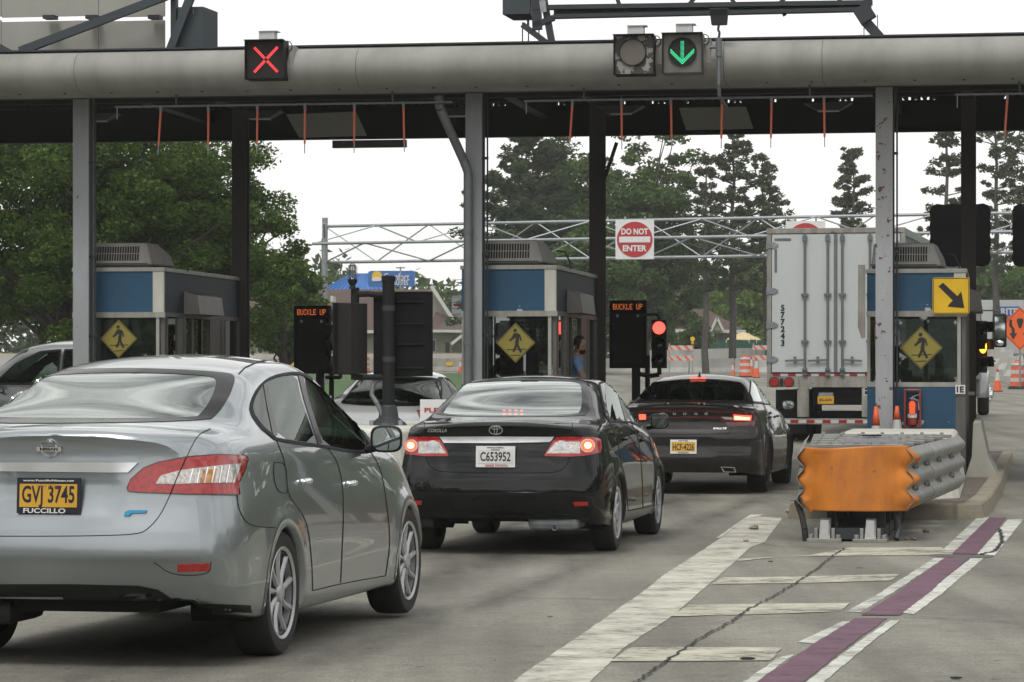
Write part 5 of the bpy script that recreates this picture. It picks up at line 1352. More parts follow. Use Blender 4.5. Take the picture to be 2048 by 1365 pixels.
def booth(i, label, worn, side_mat='booth_blue_dark', panel_mat='booth_blue'):
    a0, a1, l0, l1 = -.17, 1.13, .02, 4.25
    b = pt('toll_booth', label, 'toll booth', 5.5 * i, 0, IZ, 'toll booths under the canopy')
    zt_, zb_, zs = (2.70, 2.13, 1.17) if i == 2 else (2.78, 2.15, 1.20)
    w = a1 - a0
    # roof slab, trims
    MB().span((a0 - .02, l0 - .02, zt_ - .035), (a1 + .02, l1 + .02, zt_ + .02)).build('roof', 'booth_alu', b, bevel=.004)
    MB().span((a0, l0, zb_ + .03), (a1 - .155, l0 + .04, zt_ - .035)).build('front_band', panel_mat, b)
    MB().span((a1 - .155, l0 - .008, zb_), (a1 + .002, l0 + .05, zt_ - .035)).build('corner_post', 'booth_white', b)
    MB().span((a0 - .01, l0 - .02, zb_ - .045), (a1 + .02, l0 + .03, zb_ + .03)).build('front_trim', 'booth_alu', b)
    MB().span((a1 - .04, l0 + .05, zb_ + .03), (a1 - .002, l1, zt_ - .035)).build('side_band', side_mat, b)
    MB().span((a1 - .03, l0 + .03, zb_ - .03), (a1 + .014, l1, zb_ + .03)).build('side_trim', 'booth_steel', b)
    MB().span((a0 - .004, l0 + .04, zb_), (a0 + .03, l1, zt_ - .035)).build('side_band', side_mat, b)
    # awning over the service window
    MB().add([(a1, 1.05, 2.50), (a1, 2.55, 2.50), (a1 + .18, 1.12, 2.44), (a1 + .18, 2.48, 2.44), (a1 + .22, 1.12, 2.17), (a1 + .22, 2.48, 2.17), (a1, 1.05, 2.17), (a1, 2.55, 2.17)], [(0, 2, 3, 1), (2, 4, 5, 3), (4, 6, 7, 5), (0, 6, 4, 2), (1, 3, 5, 7), (0, 1, 7, 6)]).build('awning', 'booth_steel', b, bevel=.005)
    # front window and lower wall
    MB().span((a0, l0 + .012, zs + .03), (a1 - .10, l0 + .018, zb_ - .045)).build('front_window', 'glass_booth', b)
    f = MB(); f.span((a0, l0 - .006, zs - .02), (a1 - .06, l0 + .035, zs + .04)); f.span((a1 - .11, l0 - .004, zs + .04), (a1 - .065, l0 + .035, zb_ - .045)); f.span((a0, l0 - .004, zs + .04), (a0 + .04, l0 + .035, zb_ - .045)); f.build('window_frame', 'booth_alu', b)
    MB().span((a0, l0, 0), (a1 - .13, l0 + .04, zs - .02)).build('front_wall', panel_mat, b)
    MB().span((a1 - .13, l0 - .005, 0), (a1 + .0, l0 + .06, zs - .02)).build('corner_panel', 'booth_steel', b)
    MB().span((a1 - .055, l0 + .04, 0), (a1 - .0, l0 + .16, zb_ - .03)).build('mullion', 'booth_steel', b)
    # side: panes, mullions, sliding door
    ls = [(.20, .75, 'p'), (.80, 1.0, 'm'), (1.05, 1.5, 'd'), (1.55, 2.45, 'o'), (2.5, 3.1, 'm'), (3.15, 3.3, 'm'), (3.35, 4.15, 'p')]
    for (q0, q1, t) in ls:
        if t == 'p':
            MB().span((a1 - .025, q0, zs), (a1 - .015, q1, zb_ - .03)).build('side_window', 'glass_booth', b); MB().span((a1 - .04, q0, 0), (a1 - .004, q1, zs)).build('side_panel', side_mat if panel_mat != 'x' else side_mat, b)
        elif t == 'm': MB().span((a1 - .05, q0, 0), (a1 + .006, q1, zb_ - .03)).build('side_panel', 'booth_steel', b, bevel=.004)
        elif t == 'd': MB().span((a1 - .01, q0, 0), (a1 + .02, q1, zs)).span((a1 - .01, q0, zs), (a1 + .02, q0 + .06, zb_ - .03)).span((a1 - .01, q1 - .06, zs), (a1 + .02, q1, zb_ - .03)).build('sliding_door', 'booth_steel', b)
        else: MB().span((a1 - .04, q0, 0), (a1 - .0, q1, zs - .12)).build('side_panel', 'booth_steel', b)
    MB().span((a1 - .06, 1.5, zs - .14), (a1 + .10, 2.5, zs - .10)).build('counter', 'booth_alu', b)
    for q in (.17, .77, 1.02, 1.52, 2.47, 3.12, 3.32, 4.18):
        m = MB(); m.span((a1 - .05, q - .02, 0), (a1 + .012, q + .03, zb_ - .03))
        for k in range(9): m.box((a1 + .015, q + .005, .2 + k * .24), (.008, .012, .012))
        m.build('mullion', 'booth_steel', b)
    # left side, rear wall, floor
    MB().span((a0, l0 + .04, 0), (a0 + .03, l1, zs)).build('side_panel', side_mat, b)
    MB().span((a0 + .01, l0 + .2, zs), (a0 + .02, l1 - .2, zb_)).build('side_window', 'glass_booth', b)
    for q in (.1, 1.3, 2.7, 4.1): MB().span((a0 - .003, q, zs), (a0 + .04, q + .07, zb_)).build('mullion', 'booth_steel', b)
    MB().span((a0, l1 - .04, 0), (a1, l1, zs)).build('rear_wall', side_mat, b)
    for q in (a0, (a0 + a1) / 2, a1 - .06): MB().span((q, l1 - .05, zs), (q + .06, l1 - .001, zt_ - .04)).build('mullion', 'booth_steel', b)
    MB().span((a0 + .04, l1 - .035, zb_), (a1 - .04, l1 - .005, zt_ - .04)).build('rear_band', side_mat, b)
    MB().span((a0 + .03, l0 + .05, .0), (a1 - .06, l1 - .05, .04)).span((a0 + .03, l0 + .05, zb_ + .02), (a1 - .05, l1 - .05, zb_ + .05)).build('floor_and_ceiling', 'booth_inside', b)
    MB().span((a0 + .05, .18, .04), (a1 - .3, .55, zs - .06)).build('desk', 'booth_inside', b)
    m = MB(); m.span((.15, .25, zs - .06), (.55, .5, zs + .12)); m.build('terminal', 'booth_steel', b, bevel=.01)
    MB().span((.28, .22, zs + .12), (.42, .30, zs + .20)).build('screen', 'window_dark', b)
    MB().span((.72, .28, zs - .06), (.84, .38, zs + .42)).span((.66, .26, zs + .08), (.90, .40, zs + .14)).build('lamp_stand', 'booth_white', b, bevel=.01)
    MB().span((a0 + .06, 2.9, zs - .1), (a0 + .45, 3.6, zs + .55)).build('locker', 'booth_inside', b)
    # air conditioner
    ac = MB(); x0, x1, y0, y1 = a0 + .12, a1 - .22, .1, 1.05
    if i == 2: x0, x1 = a0 + .05, a1 - .36
    ac.add([(x0, y0 - .03, zt_ + .055), (x1 + .04, y0 - .03, zt_ + .055), (x1 + .10, y1, zt_ + .055), (x0 - .04, y1, zt_ + .055), (x0 + .03, y0 + .04, zt_ + .37), (x1 - .06, y0 + .04, zt_ + .37), (x1 - .03, y1 - .45, zt_ + .37), (x0 + .05, y1 - .45, zt_ + .37), (x1 + .06, y1 - .06, zt_ + .22), (x0 - .01, y1 - .06, zt_ + .22)], [(0, 1, 5, 4), (1, 2, 8, 6, 5), (3, 0, 4, 7, 9), (4, 5, 6, 7), (7, 6, 8, 9), (9, 8, 2, 3), (0, 3, 2, 1)])
    o = ac.build('air_conditioner', 'ac_grey', b, bevel=.03)
    MB().span((x0 + .02, y0, zt_ + .02), (x1, y1 - .05, zt_ + .055)).build('base', 'steel_dark', o)
    nsl = 19; gw = (x1 - x0) * .72; gx = x0 + (x1 - x0) * .12
    gr_ = MB()
    for r_ in range(2):
        for k in range(nsl):
            z0 = zt_ + (.12 if r_ == 0 else .225); dy = (z0 + .046 - zt_ - .055) * .222 - .002
            gr_.box((gx + gw * (k + .5) / nsl, y0 - .03 + dy, z0 + .046), (gw / nsl * .56, .012, .092), Matrix.Rotation(math.radians(-12), 3, 'X'))
    gr_.build('grille', 'gap_black', o)
    MB().box(((x0 + x1) / 2 - .02, y0 - .026, zt_ + .078), (x1 - x0 - .02, .01, .012)).build('seam', 'steel_dark', o)
    MB().path([(x1 + .1, .9, zt_ + .25), (x1 + .2, 1.0, zt_ + .24), (x1 + .26, 1.1, zt_ + .1), (x1 + .27, 1.1, zt_)], .012).build('pipe', 'steel_dark', o)
    return b
B0 = booth(0, 'blue-topped toll booth behind the silver sedan, at the left', False)
B1 = booth(1, 'blue-topped toll booth with chipped paint and a bearded attendant, above the black sedan', False, panel_mat='booth_blue_worn')
B2 = booth(2, 'blue-topped toll booth with the yellow arrow sign, behind the rusty column', True, panel_mat='booth_blue_worn')
ped_sign(237, 678, -.01, .265, 'dull yellow pedestrian diamond in the left booth window')
ped_sign(1031, 686, -.01, .27, 'dull yellow pedestrian diamond in the middle booth window')
ped_sign(1842, 696, -.01, .282, 'dull yellow pedestrian diamond in the right booth window')
m = MB().box((5.5 * 2 + 1.055, -.008, 1.28), (.085, .006, .07)); 
t = pt('number_plate', 'small white 1E plate on the corner post of the right booth', 'number plate', 11 + 1.06, -.012, 1.275)
MB().box((0, 0, 0), (.13, .006, .12)).build('plate', 'sign_white', t); shift(text_mb('1E', .11, .003, .004, .095), (0, -.005, 0)).build('lettering', 'ink_black', t)
# yellow arrow sign on the right booth
a, z = at_plane(1902, 592, -.06); s = pt('arrow_sign', 'bright yellow square sign with a black arrow pointing down to the right', 'sign', a, -.06, z)
def rsq(h, r, n=6):
    P = []
    for (cx, cz, t0) in ((h - r, h - r, 0), (-h + r, h - r, 90), (-h + r, -h + r, 180), (h - r, -h + r, 270)):
        for k in range(n + 1):
            t = math.radians(t0 + 90 * k / n); P.append((cx + r * math.cos(t), cz + r * math.sin(t)))
    return P
MB().prism(rsq(.242, .025), 0, .006).build('plate', 'sign_yellow', s)
o_, i_ = rsq(.234, .022), rsq(.226, .016); m = MB(); n = len(o_)
for k in range(n): m.prism([o_[k], o_[(k + 1) % n], i_[(k + 1) % n], i_[k]], -.003, -.0005)
m.build('border', 'ink_black', s)
MB().prism([(-.165, .125), (-.105, .175), (.085, -.005), (.135, .06), (.175, -.165), (-.045, -.145), (-.02, -.105), (.025, -.065)], -.0035, -.0005).build('arrow', 'ink_black', s)
MB().box((.01, .03, .1), (.03, .05, .03)).box((.01, .03, -.1), (.03, .05, .03)).build('bracket', 'steel_dark', s)
# worn board at the left corner of the right booth
b = pt('worn_board', 'narrow battered board clamped to the rusty column', 'board', 11 - .235, -.22, 2.15 + IZ); MB().add([(-.045, 0, .62), (.05, 0, .62), (.05, 0, -.35), (.0, 0, -.36), (-.05, 0, -.2), (-.045, .02, .62), (.05, .02, .62), (.05, .02, -.35), (.0, .02, -.36), (-.05, .02, -.2)], [(0, 1, 2, 3, 4), (9, 8, 7, 6, 5), (0, 5, 6, 1), (1, 6, 7, 2), (2, 7, 8, 3), (3, 8, 9, 4), (4, 9, 5, 0)]).build('board', 'trailer_frame', b)
# extinguisher in its red frame
a, z = at_plane(1825, 863, -.05); e = pt('fire_extinguisher', 'red fire extinguisher with a bright orange tag, inside a red frame on the right booth', 'fire extinguisher', a, -.12, .80)
m = MB(); m.lathe([(.0, 0), (.055, .005), (.06, .03), (.06, .26), (.045, .31), (.018, .33), (.018, .35)], (0, 0, 0), 20); m.build('cylinder', 'fire_red', e, auto=True)
MB().box((0, -.01, .36), (.03, .05, .03)).beam((0, 0, .38), (.10, -.02, .41), .015, .012).beam((-.04, 0, .36), (.09, -.02, .33), .015, .012).path([(.02, 0, .36), (.08, 0, .30), (.085, -.01, .2)], .01).build('handle', 'galvanised', e)
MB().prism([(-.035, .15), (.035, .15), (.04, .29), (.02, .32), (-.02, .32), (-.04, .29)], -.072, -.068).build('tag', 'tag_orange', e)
MB().lathe([(.0615, .10), (.0615, .15)], (0, 0, 0), 20, caps=False).build('label_band', 'white_paint', e)
fr = pt('extinguisher_frame', 'open red steel frame round the fire extinguisher', 'frame', a, -.08, .76)
m = MB(); m.span((-.115, -.02, 0), (-.085, .08, .52)); m.span((.085, -.02, 0), (.115, .08, .52)); m.span((-.085, -.02, .49), (.085, .08, .52)); m.span((-.085, -.02, 0), (.085, .08, .025)); m.build('frame', 'fire_red', fr, bevel=.012)

# ---------------- islands, kerbs, white concrete noses
def island(name, label, outline, top=IZ):
    """kerb ring and earth top; outline in plaza coordinates"""
    r = pt(name, label, 'traffic island', *outline[0]); r['kind'] = 'structure'
    o0 = Vector(outline[0]); P = [Vector(p) - o0 for p in outline]; n = len(P)
    c = sum(P, Vector((0, 0))) / n
    def inset(d):
        Q = []
        for k in range(n):
            t = (P[(k + 1) % n] - P[k - 1]).normalized(); nn = Vector((-t.y, t.x)); 
            Q.append(P[k] + nn * d)
        return Q
    ar = sum(P[k].x * P[(k + 1) % n].y - P[(k + 1) % n].x * P[k].y for k in range(n)); sg = 1 if ar > 0 else -1
    I = inset(.17 * sg); B_ = inset(-.03 * sg); T = inset(.0)
    V = [(p.x, p.y, -.02) for p in B_] + [(p.x, p.y, top - .02) for p in T] + [((p.x * .9 + q.x * .1), (p.y * .9 + q.y * .1), top) for p, q in zip(T, I)] + [(p.x, p.y, top) for p in I] + [(p.x, p.y, top - .05) for p in I]
    Fc = []
    for l in range(4):
        for k in range(n): Fc.append((l * n + k, l * n + (k + 1) % n, (l + 1) * n + (k + 1) % n, (l + 1) * n + k))
    k_ = pydata('kerb', V, Fc, 'kerb_concrete', r)
    pydata('surface', [(p.x, p.y, top - .012) for p in I], [tuple(range(n))], 'island_top', r)
    return r
def P2w(px, py, z=IZ):
    d = (HC - z) * F / (py - HY); return topz(Vector(((px - 1024) * d / F, d, z)))
edge = [P2w(*q) for q in ((1915, 1008), (1962, 1006), (1983, 990), (2001, 962), (2013, 930), (2025, 903))]
a_r = edge[-1][0]
island('island', 'kerbed concrete traffic island under the right booth', [(10.45, edge[0][1] - .1)] + edge + [(10.45, edge[-1][1])])
island('island', 'kerbed traffic island under the middle booth', [(4.95, -8.4), (5.5, -8.7), (6.1, -8.4), (6.6, -6), (7.1, 0), (7.1, 8), (4.95, 8)])
island('island', 'kerbed traffic island under the left booth', [(-.55, -8.4), (0, -8.7), (.6, -8.4), (1.1, -6), (1.6, 0), (1.6, 8), (-.55, 8)])
def nose(a, l0, l1, w, h, label, mat='island_white', taper=.08):
    r = pt('concrete_nose', label, 'concrete block', a, l0)
    L_ = l1 - l0; V = []; n = 8
    out = [(-w / 2, L_)] + [(-w / 2 * math.cos(math.pi * k / n), .45 - .45 * math.sin(math.pi * k / n)) for k in range(n + 1)] + [(w / 2, L_)]
    m_ = len(out)
    for (k, z) in ((1.12, 0), (1.10, .12), (1.0, h * .6), (.96, h - .04), (.90, h)): V += [(x * k, L_ - (L_ - y) * (1 + (k - 1) * .15), z) for x, y in out]
    Fc = [(l * m_ + q, l * m_ + (q + 1) % m_, (l + 1) * m_ + (q + 1) % m_, (l + 1) * m_ + q) for l in range(4) for q in range(m_)] + [tuple(range(4 * m_, 5 * m_))]
    me = MB().add(V, Fc); me.build('block', mat, r, bevel=.02)
    return r
nose(5.5, -8.2, -2.6, 1.25, .88, 'white concrete block carrying the black sign pole')
nose(11.35, -8.0, -1.3, 1.45, .775, 'white concrete block right behind the orange crash cushion')
nose(0.0, -8.0, -2.6, 1.25, .88, 'white concrete block hidden behind the silver sedan')
# tapered barrier beside the right booth
a, l = topz(at(1962, 900, 38.5)); r = pt('concrete_barrier', 'grey safety-shape concrete barrier end right of the right booth', 'concrete barrier', a, l)
MB().prism([(-.22, 0), (.26, 0), (.25, .09), (.10, .38), (.0, .86), (-.10, .86), (-.12, .4), (-.22, .1)], 0, 4.2).build('barrier', 'jersey', r, bevel=.015)

# ---------------- traffic cones
def lathe_cone(parent, h, r, bands, base=.34):
    MB().prism(rsq(base / 2, .03, 3), 0, .03, 'z').build('base', 'rubber' if base > 0.3 else 'cone_orange', parent)
    zs = [.03 / h] + [b for b in bands] + [1.0]
    for k, (z0, z1) in enumerate(zip(zs[:-1], zs[1:])):
        f = lambda z: r * (1 - z) + .022
        MB().lathe([(f(z0), z0 * h), (f(z1), z1 * h)], (0, 0, 0), 20, caps=(k == len(zs) - 2)).build('band' if k % 2 else 'body', 'cone_white' if k % 2 else 'cone_orange', parent, True)
def cone(px, py, d, label, h=.71, bands=(.45, .8), z=None, r=.13, base=.34, grp='traffic cones'):
    p = at(px, py, d); c_ = thing('traffic_cone', label, 'traffic cone', (p.x, p.y, gz(d) if z is None else z), 0, grp)
    lathe_cone(c_, h, r, bands, base); return c_
cone(1794, 865, 39.3, 'worn cone with a wide dirty white band, beside the extinguisher', .90, (.38, .80), IZ, .13)
cone(1752, 865, 38.8, 'dirty dark cone with a cream band against the rusty column', .90, (.38, .72), IZ, .12)
cone(1718, 865, 40.6, 'cone of which only the orange tip shows above the crash cushion', .72, (.45, .74), .0, .12)
# ------------------------------------------------------------ crash cushion
cu = thing('crash_cushion', 'orange-nosed crash cushion with galvanised corrugated side rails at the right', 'crash cushion', (3.0, 26.2, 0), -math.radians(10.0))
def halfw(y): return .42 + .066 * y
# orange nose: a bent sheet with notched ends
NW = .42
V = []; nx_, nz_ = 72, 40; zt0_, zb0_ = .835, .27
def wprof(t):           # thrie-beam depth pattern over height t 0..1
    return .5 - .5 * math.cos(t * 3 * 2 * math.pi)
outer = []
for k in range(nz_ + 1):
    t = k / nz_; z = zb0_ + (zt0_ - zb0_) * t
    ext = .04 + .11 * wprof(t) if t < .98 else .06
    w = NW + ext
    for i in range(nx_ + 1):
        s_ = -1 + 2 * i / nx_; x = s_ * NW + (1 if s_ > 0 else -.62) * ext * abs(s_) ** 16
        y = .02 + .16 * abs(s_) ** 3.0 + .02 * math.cos(t * 9) * (abs(s_) ** 4)
        zz = z + .018 * abs(s_) * (1 if t > .5 else -1) * 0 + .012 * math.sin(s_ * 2.4) * (t > .9)
        if i < 4 and t < .22: x += .05 * (4 - i) / 4; y -= .05 * (4 - i) / 4; zz -= .02
        V.append((x, y, zz))
Fc = [(k * (nx_ + 1) + i, k * (nx_ + 1) + i + 1, (k + 1) * (nx_ + 1) + i + 1, (k + 1) * (nx_ + 1) + i) for k in range(nz_) for i in range(nx_)]
o = pydata('nose', V, Fc, 'nose_orange', cu, True); md = o.modifiers.new('s', 'SOLIDIFY'); md.thickness = .012; md.offset = 0
# side rails: overlapping thrie-beam lengths
def rail(sg, y0, y1, off):
    V = []; prof = []
    n = 36
    for k in range(n + 1):
        t = k / n; prof.append((zb0_ + .01 + (zt0_ - .02 - zb0_) * t, .062 * (.5 - .5 * math.cos(t * 3 * 2 * math.pi)) ** .8))
    for y in (y0, y0 + .02, y1 - .02, y1):
        f = 0
        for z, d in prof: V.append((sg * (halfw(y) + .02 + d + off + f), y, z + .012 * (y / 5)))
    m = n + 1
    o = pydata('side_rail', V, [(a * m + b, a * m + b + 1, (a + 1) * m + b + 1, (a + 1) * m + b) for a in range(3) for b in range(n)], 'rail_galv', cu, True)
    md = o.modifiers.new('s', 'SOLIDIFY'); md.thickness = .006; md.offset = 0
for sg in (1, -1):
    for k, (y0, y1) in enumerate(((.14, 2.0), (1.9, 3.6), (3.5, 5.15))): rail(sg, y0, y1, .005 * (k % 2))
    for y in (.7, 1.7, 2.8, 4.1):
        for z in (.46, .655):
            x = halfw(y) + .05
            m = MB(); m.disc((sg * x, y, z), .026, .04, 'x', 12); m.box((sg * (x - .01), y - .08, z), (.015, .12, .02)); m.build('rail_bolt', 'rail_galv', cu, auto=True)
# diaphragms, tops of the bays, cartridges
for k in range(6):
    y = .35 + k * .9; w = halfw(y) * 2 - .06
    m = MB(); m.box((0, y, .60), (w, .04, .42)); m.box((0, y, .835), (w, .09, .035)); m.box((0, y + .10, .842), (w * .9, .05, .025))
    for q in range(7): m.box((-w / 2 + w * (q + .5) / 7, y + random.uniform(-.02, .02), .862), (.035, .05, .028))
    m.build('diaphragm', 'rail_galv', cu, bevel=.004)
    for sg in (-1, 1): MB().box((sg * .22, y, .16), (.07, .10, .32)).build('leg', 'steel_dark', cu)
    if k < 5: MB().box((0, y + .45, .55), (w * .72, .62, .40)).build('cartridge', 'rubber', cu, bevel=.03)
MB().ell((.12, .75, .83), (.34, .42, .085), 24, 12).build('rubber_dome', 'rubber_grey', cu, True)
m = MB(); 
for a in (.3, 1.3, 2.2, 2.9): m.beam((.12 - .09 * math.cos(a), .62 - .07 * math.sin(a), .925), (.12 + .09 * math.cos(a), .62 + .07 * math.sin(a), .925), .014, .012)
m.build('star_mark', 'gap_black', cu)
for sg, x in ((-1, -.26), (1, .14)):
    m = MB(); m.box((x, .12, .015), (.30, .34, .03)); m.add([(x - .05, .02, .03), (x + .05, .02, .03), (x + .045, .16, .20), (x - .045, .16, .20), (x - .05, .2, .03), (x + .05, .2, .03), (x + .045, .24, .20), (x - .045, .24, .20)], [(0, 1, 2, 3), (4, 7, 6, 5), (0, 3, 7, 4), (1, 5, 6, 2), (3, 2, 6, 7)])
    m.box((x - .075, .1, .07), (.03, .16, .1)).box((x + .075, .1, .07), (.03, .16, .1))
    for q in (-.12, .12): m.disc((x + q, .02, .045), .022, .04, 'z', 6).disc((x + q, .2, .045), .022, .04, 'z', 6)
    m.build('anchor', 'rail_galv', cu, bevel=.003)
    MB().span((x - .035, .035, .05), (x + .035, .06, .19)).build('anchor_plate', 'tape_white', cu)
MB().box((0, 2.4, .07), (.5, 4.6, .10)).build('track', 'steel_dark', cu)
t = MB(); t.path([(-.52, .25, .35), (-.47, .18, .22), (-.44, .12, .10), (-.43, .10, 0)], .028, 10); t.build('hanging_strap', 'rubber', cu)
MB().path([(-.20, .3, .3), (-.16, .2, .15), (-.20, .15, .03)], .012).path([(.33, .3, .3), (.38, .25, .1), (.36, .2, .02)], .03).build('strut', 'steel_dark', cu)
# rubble where the kerb nose has broken away
for k in range(20):
    a_, l_ = 11.0 + random.uniform(-.95, .9), -13.9 + random.uniform(0, 1.0) + (0 if k % 3 else 1.2)
    p = pz(a_, l_)
    if k < 12: p = ground(random.uniform(1580, 1625), random.uniform(1000, 1034))
    r_ = random.uniform(.02, .06)
    m = MB().ell((0, 0, 0), (r_ * random.uniform(.8, 1.6), r_, r_ * .5), 6, 4, Matrix.Rotation(random.random() * 3, 3, 'Z'))
    m.V = [tuple(c_ * random.uniform(.82, 1.15) for c_ in v) for v in m.V]
    o = m.build('broken_concrete', 'kerb_concrete', None, loc=(p.x, p.y, gz(p.y) + r_ * .4)); tag(o, 'lump of broken kerb concrete lying beside the crash cushion', 'rubble', 'broken kerb concrete under the crash cushion')

# ------------------------------------------------------------ black sign pole on its block
def P2d(px, d): return ((px - 1024) / F * d, d)
def zof(py, d): return HC - (py - HY) * d / F
D = 34.9; x, y = P2d(777, D)
sp_ = thing('sign_pole', 'stout black pole with a big black sign board seen from behind', 'sign pole', (x, y, .88), RZ)
K = D / F
MB().tube((0, 0, 0), (0, 0, zof(556, D) - .88), .072, 20).lathe([(.084, -.01), (.084, .05), (.07, .06)], (0, 0, zof(562, D) - .88), 20).build('pole', 'black_plastic', sp_, auto=True)
MB().lathe([(.22, 0), (.20, .03), (.12, .09), (.10, .22), (.08, .24)], (0, 0, 0), 18).build('pole_base', 'steel_dark', sp_, bevel=.004)
for q in (-.17, .17): MB().disc((q, -.14, .03), .03, .06, 'z', 6).build('bolt', 'galvanised', sp_)
w = (860 - 742) * K; zc = zof(668, D) - .88; hh = (753 - 583) * K
MB().box(((801 - 777) * K, .17, zc), (w, .12, hh)).build('sign_board', 'sign_black', sp_, bevel=.008)
for q in (.38, .12, -.12, -.40):
    MB().box(((815 - 777) * K, .095, zc + q * hh), (w * .5, .03, .014)).build('rail', 'black_plastic', sp_)
for q in (.30, -.30): MB().lathe([(.078, -.03), (.078, .03)], (0, 0, zc + q * hh), 18, caps=False).box((0, .09, zc + q * hh), (.06, .05, .05)).build('clamp', 'steel_dark', sp_)
MB().path([(-.05, .1, zc - .5 * hh), (-.19, .05, zc - .58 * hh), (-.20, .0, zc - .72 * hh), (-.12, -.05, .25), (-.05, -.07, .10)], .028, 10).build('cable', 'pipe_grey', sp_)
zb_ = zof(600, D) - .88
MB().path([(0, .02, zof(592, D) - .88), ((735 - 777) * K, .05, zof(588, D) - .88), ((706 - 777) * K, .1, zof(588, D) - .88)], .035, 12).path([(0, .02, zof(754, D) - .88), ((725 - 777) * K, .04, zof(755, D) - .88), ((703 - 777) * K, .1, zof(755, D) - .88)], .035, 12).tube(((705 - 777) * K, .1, zof(760, D) - .88), ((705 - 777) * K, .1, zof(575, D) - .88), .05, 14).build('bracket_arm', 'black_plastic', sp_, auto=True)
# the signal head on the bracket, turned half away
s = thing('traffic_signal', 'black three-lamp traffic signal turned away, on the stout black pole', 'traffic signal', at(705, 748, D + .1), RZ + math.radians(52))
hs_ = (742 - 601) * K
MB().span((-.13, -.12, 0), (.13, .12, hs_)).build('housing', 'signal_dark', s, bevel=.01)
MB().span((-.19, .12, -.01), (.19, .135, hs_ + .01)).build('backplate', 'black_plastic', s)
for k in range(3):
    z = hs_ * (k + .5) / 3
    MB().lathe([(.115, .13), (.115, .27), (.105, .27), (.105, .13)], (0, 0, z), 20, 'y', closed=True).build('visor', 'black_plastic', s)
    MB().disc((0, .14, z), .10, .02).build('lens', 'lens_off', s)
    for q in (.03, -.06): MB().box((.14, 0, z + q), (.03, .04, .03)).build('hinge', 'steel_dark', s)
# caged lamp above the bracket
lm = thing('caged_lamp', 'small clear lamp in a wire cage on a black mount, against the brown roof', 'lamp', at(705, 578, D + .12), 0)
MB().lathe([(.045, 0), (.03, .04), (.055, .08), (.055, .11)], (0, 0, 0), 14).build('mount', 'black_plastic', lm, auto=True)
MB().lathe([(.035, .11), (.04, .15), (.04, .24), (.02, .28)], (0, 0, 0), 14).build('globe', 'glass_clear', lm, True)
m = MB()
for k in range(8):
    a = math.pi / 4 * k; m.path([(.05 * math.cos(a), .05 * math.sin(a), .10), (.052 * math.cos(a), .052 * math.sin(a), .26), (0, 0, .31)], .004, 5)
for z in (.14, .19, .24): m.lathe([(.05, z - .003), (.055, z), (.05, z + .003)], (0, 0, 0), 16, caps=False)
m.build('cage', 'pipe_grey', lm)

# PLEASE sign beside the pole
D = 33.6; p = at(878, 826, D); s = thing('notice_sign', 'small white notice reading PLEASE in red, half hidden behind the black sedan', 'sign', p, RZ)
MB().box((0, 0, 0), (.43, .012, .30)).build('plate', 'sign_white', s)
shift(text_mb('PLEASE', .07, .003, .002, .33), (.0, -.009, .03)).build('lettering', 'ink_red', s); shift(text_mb('HAVE TOLL READY', .04, .003, .001, .34), (0, -.009, -.07)) 
MB().tube((.0, .03, -.4), (0, .03, .1), .02).build('post', 'galvanised', s)

# ------------------------------------------------------------ BUCKLE UP boards
def led_text(body, w, h):
    """5x7 dot lettering"""
    G = {'B': '1111010001100011111010001100011111 0', 'U': '10001100011000110001100011000101110', 'C': '01110100011000010000100001000101110', 'K': '10001100101010011000101001001010001',
         'L': '10000100001000010000100001000011111', 'E': '11111100001000011110100001000011111', 'P': '11110100011000111110100001000010000', ' ': '0' * 35}
    G['B'] = '11110100011000111110100011000111110'
    n = len(body); pitch = w / (n * 6 - 1); m = MB()
    for k, ch in enumerate(body):
        for r in range(7):
            for c_ in range(5):
                if G[ch][r * 5 + c_] == '1':
                    m.box((-w / 2 + (k * 6 + c_ + .5) * pitch, 0, h / 2 - (r + .5) * h / 7), (pitch * .60, .006, h / 7 * .56))
    return m
def buckle(px, y0, y1, D, label, wpx=72):
    K = D / F; x, y = P2d(px, D); z1, z0 = zof(y0, D), zof(y1, D); g_ = gz(D)
    r = thing('message_board', label, 'message board', (x, y, g_), RZ, 'BUCKLE UP message boards')
    w = wpx * K; zc = (z0 + z1) / 2 - g_; h = z1 - z0
    MB().box((0, .05, zc), (w, .16, h)).build('housing', 'sign_black', r, bevel=.006)
    MB().box((0, -.033, zc - .07), (w * .8, .006, h * .74)).build('display', 'gap_black', r)
    for q in (-1, 1): MB().box((q * w * .28, -.04, zc + h * .27), (.035, .02, .04)).build('lug', 'galvanised', r)
    shift(led_text('BUCKLE UP', w * .80, .088), (0, -.036, zc + h / 2 - .10)).build('lettering', 'led_orange', r)
    MB().tube((.12, .05, .0), (.12, .05, zc - h / 2), .068, 16).tube((.30, .05, .0), (.30, .05, zc - h / 2 + .2), .04, 12).build('post', 'black_plastic', r, auto=True)
    return r
buckle(1256, 601, 737, 46.5, 'black message board reading BUCKLE UP beside the lit red signal', 74)
buckle(624, 612, 748, 46.5, 'black message board reading BUCKLE UP in front of the brown hotel roof', 73)
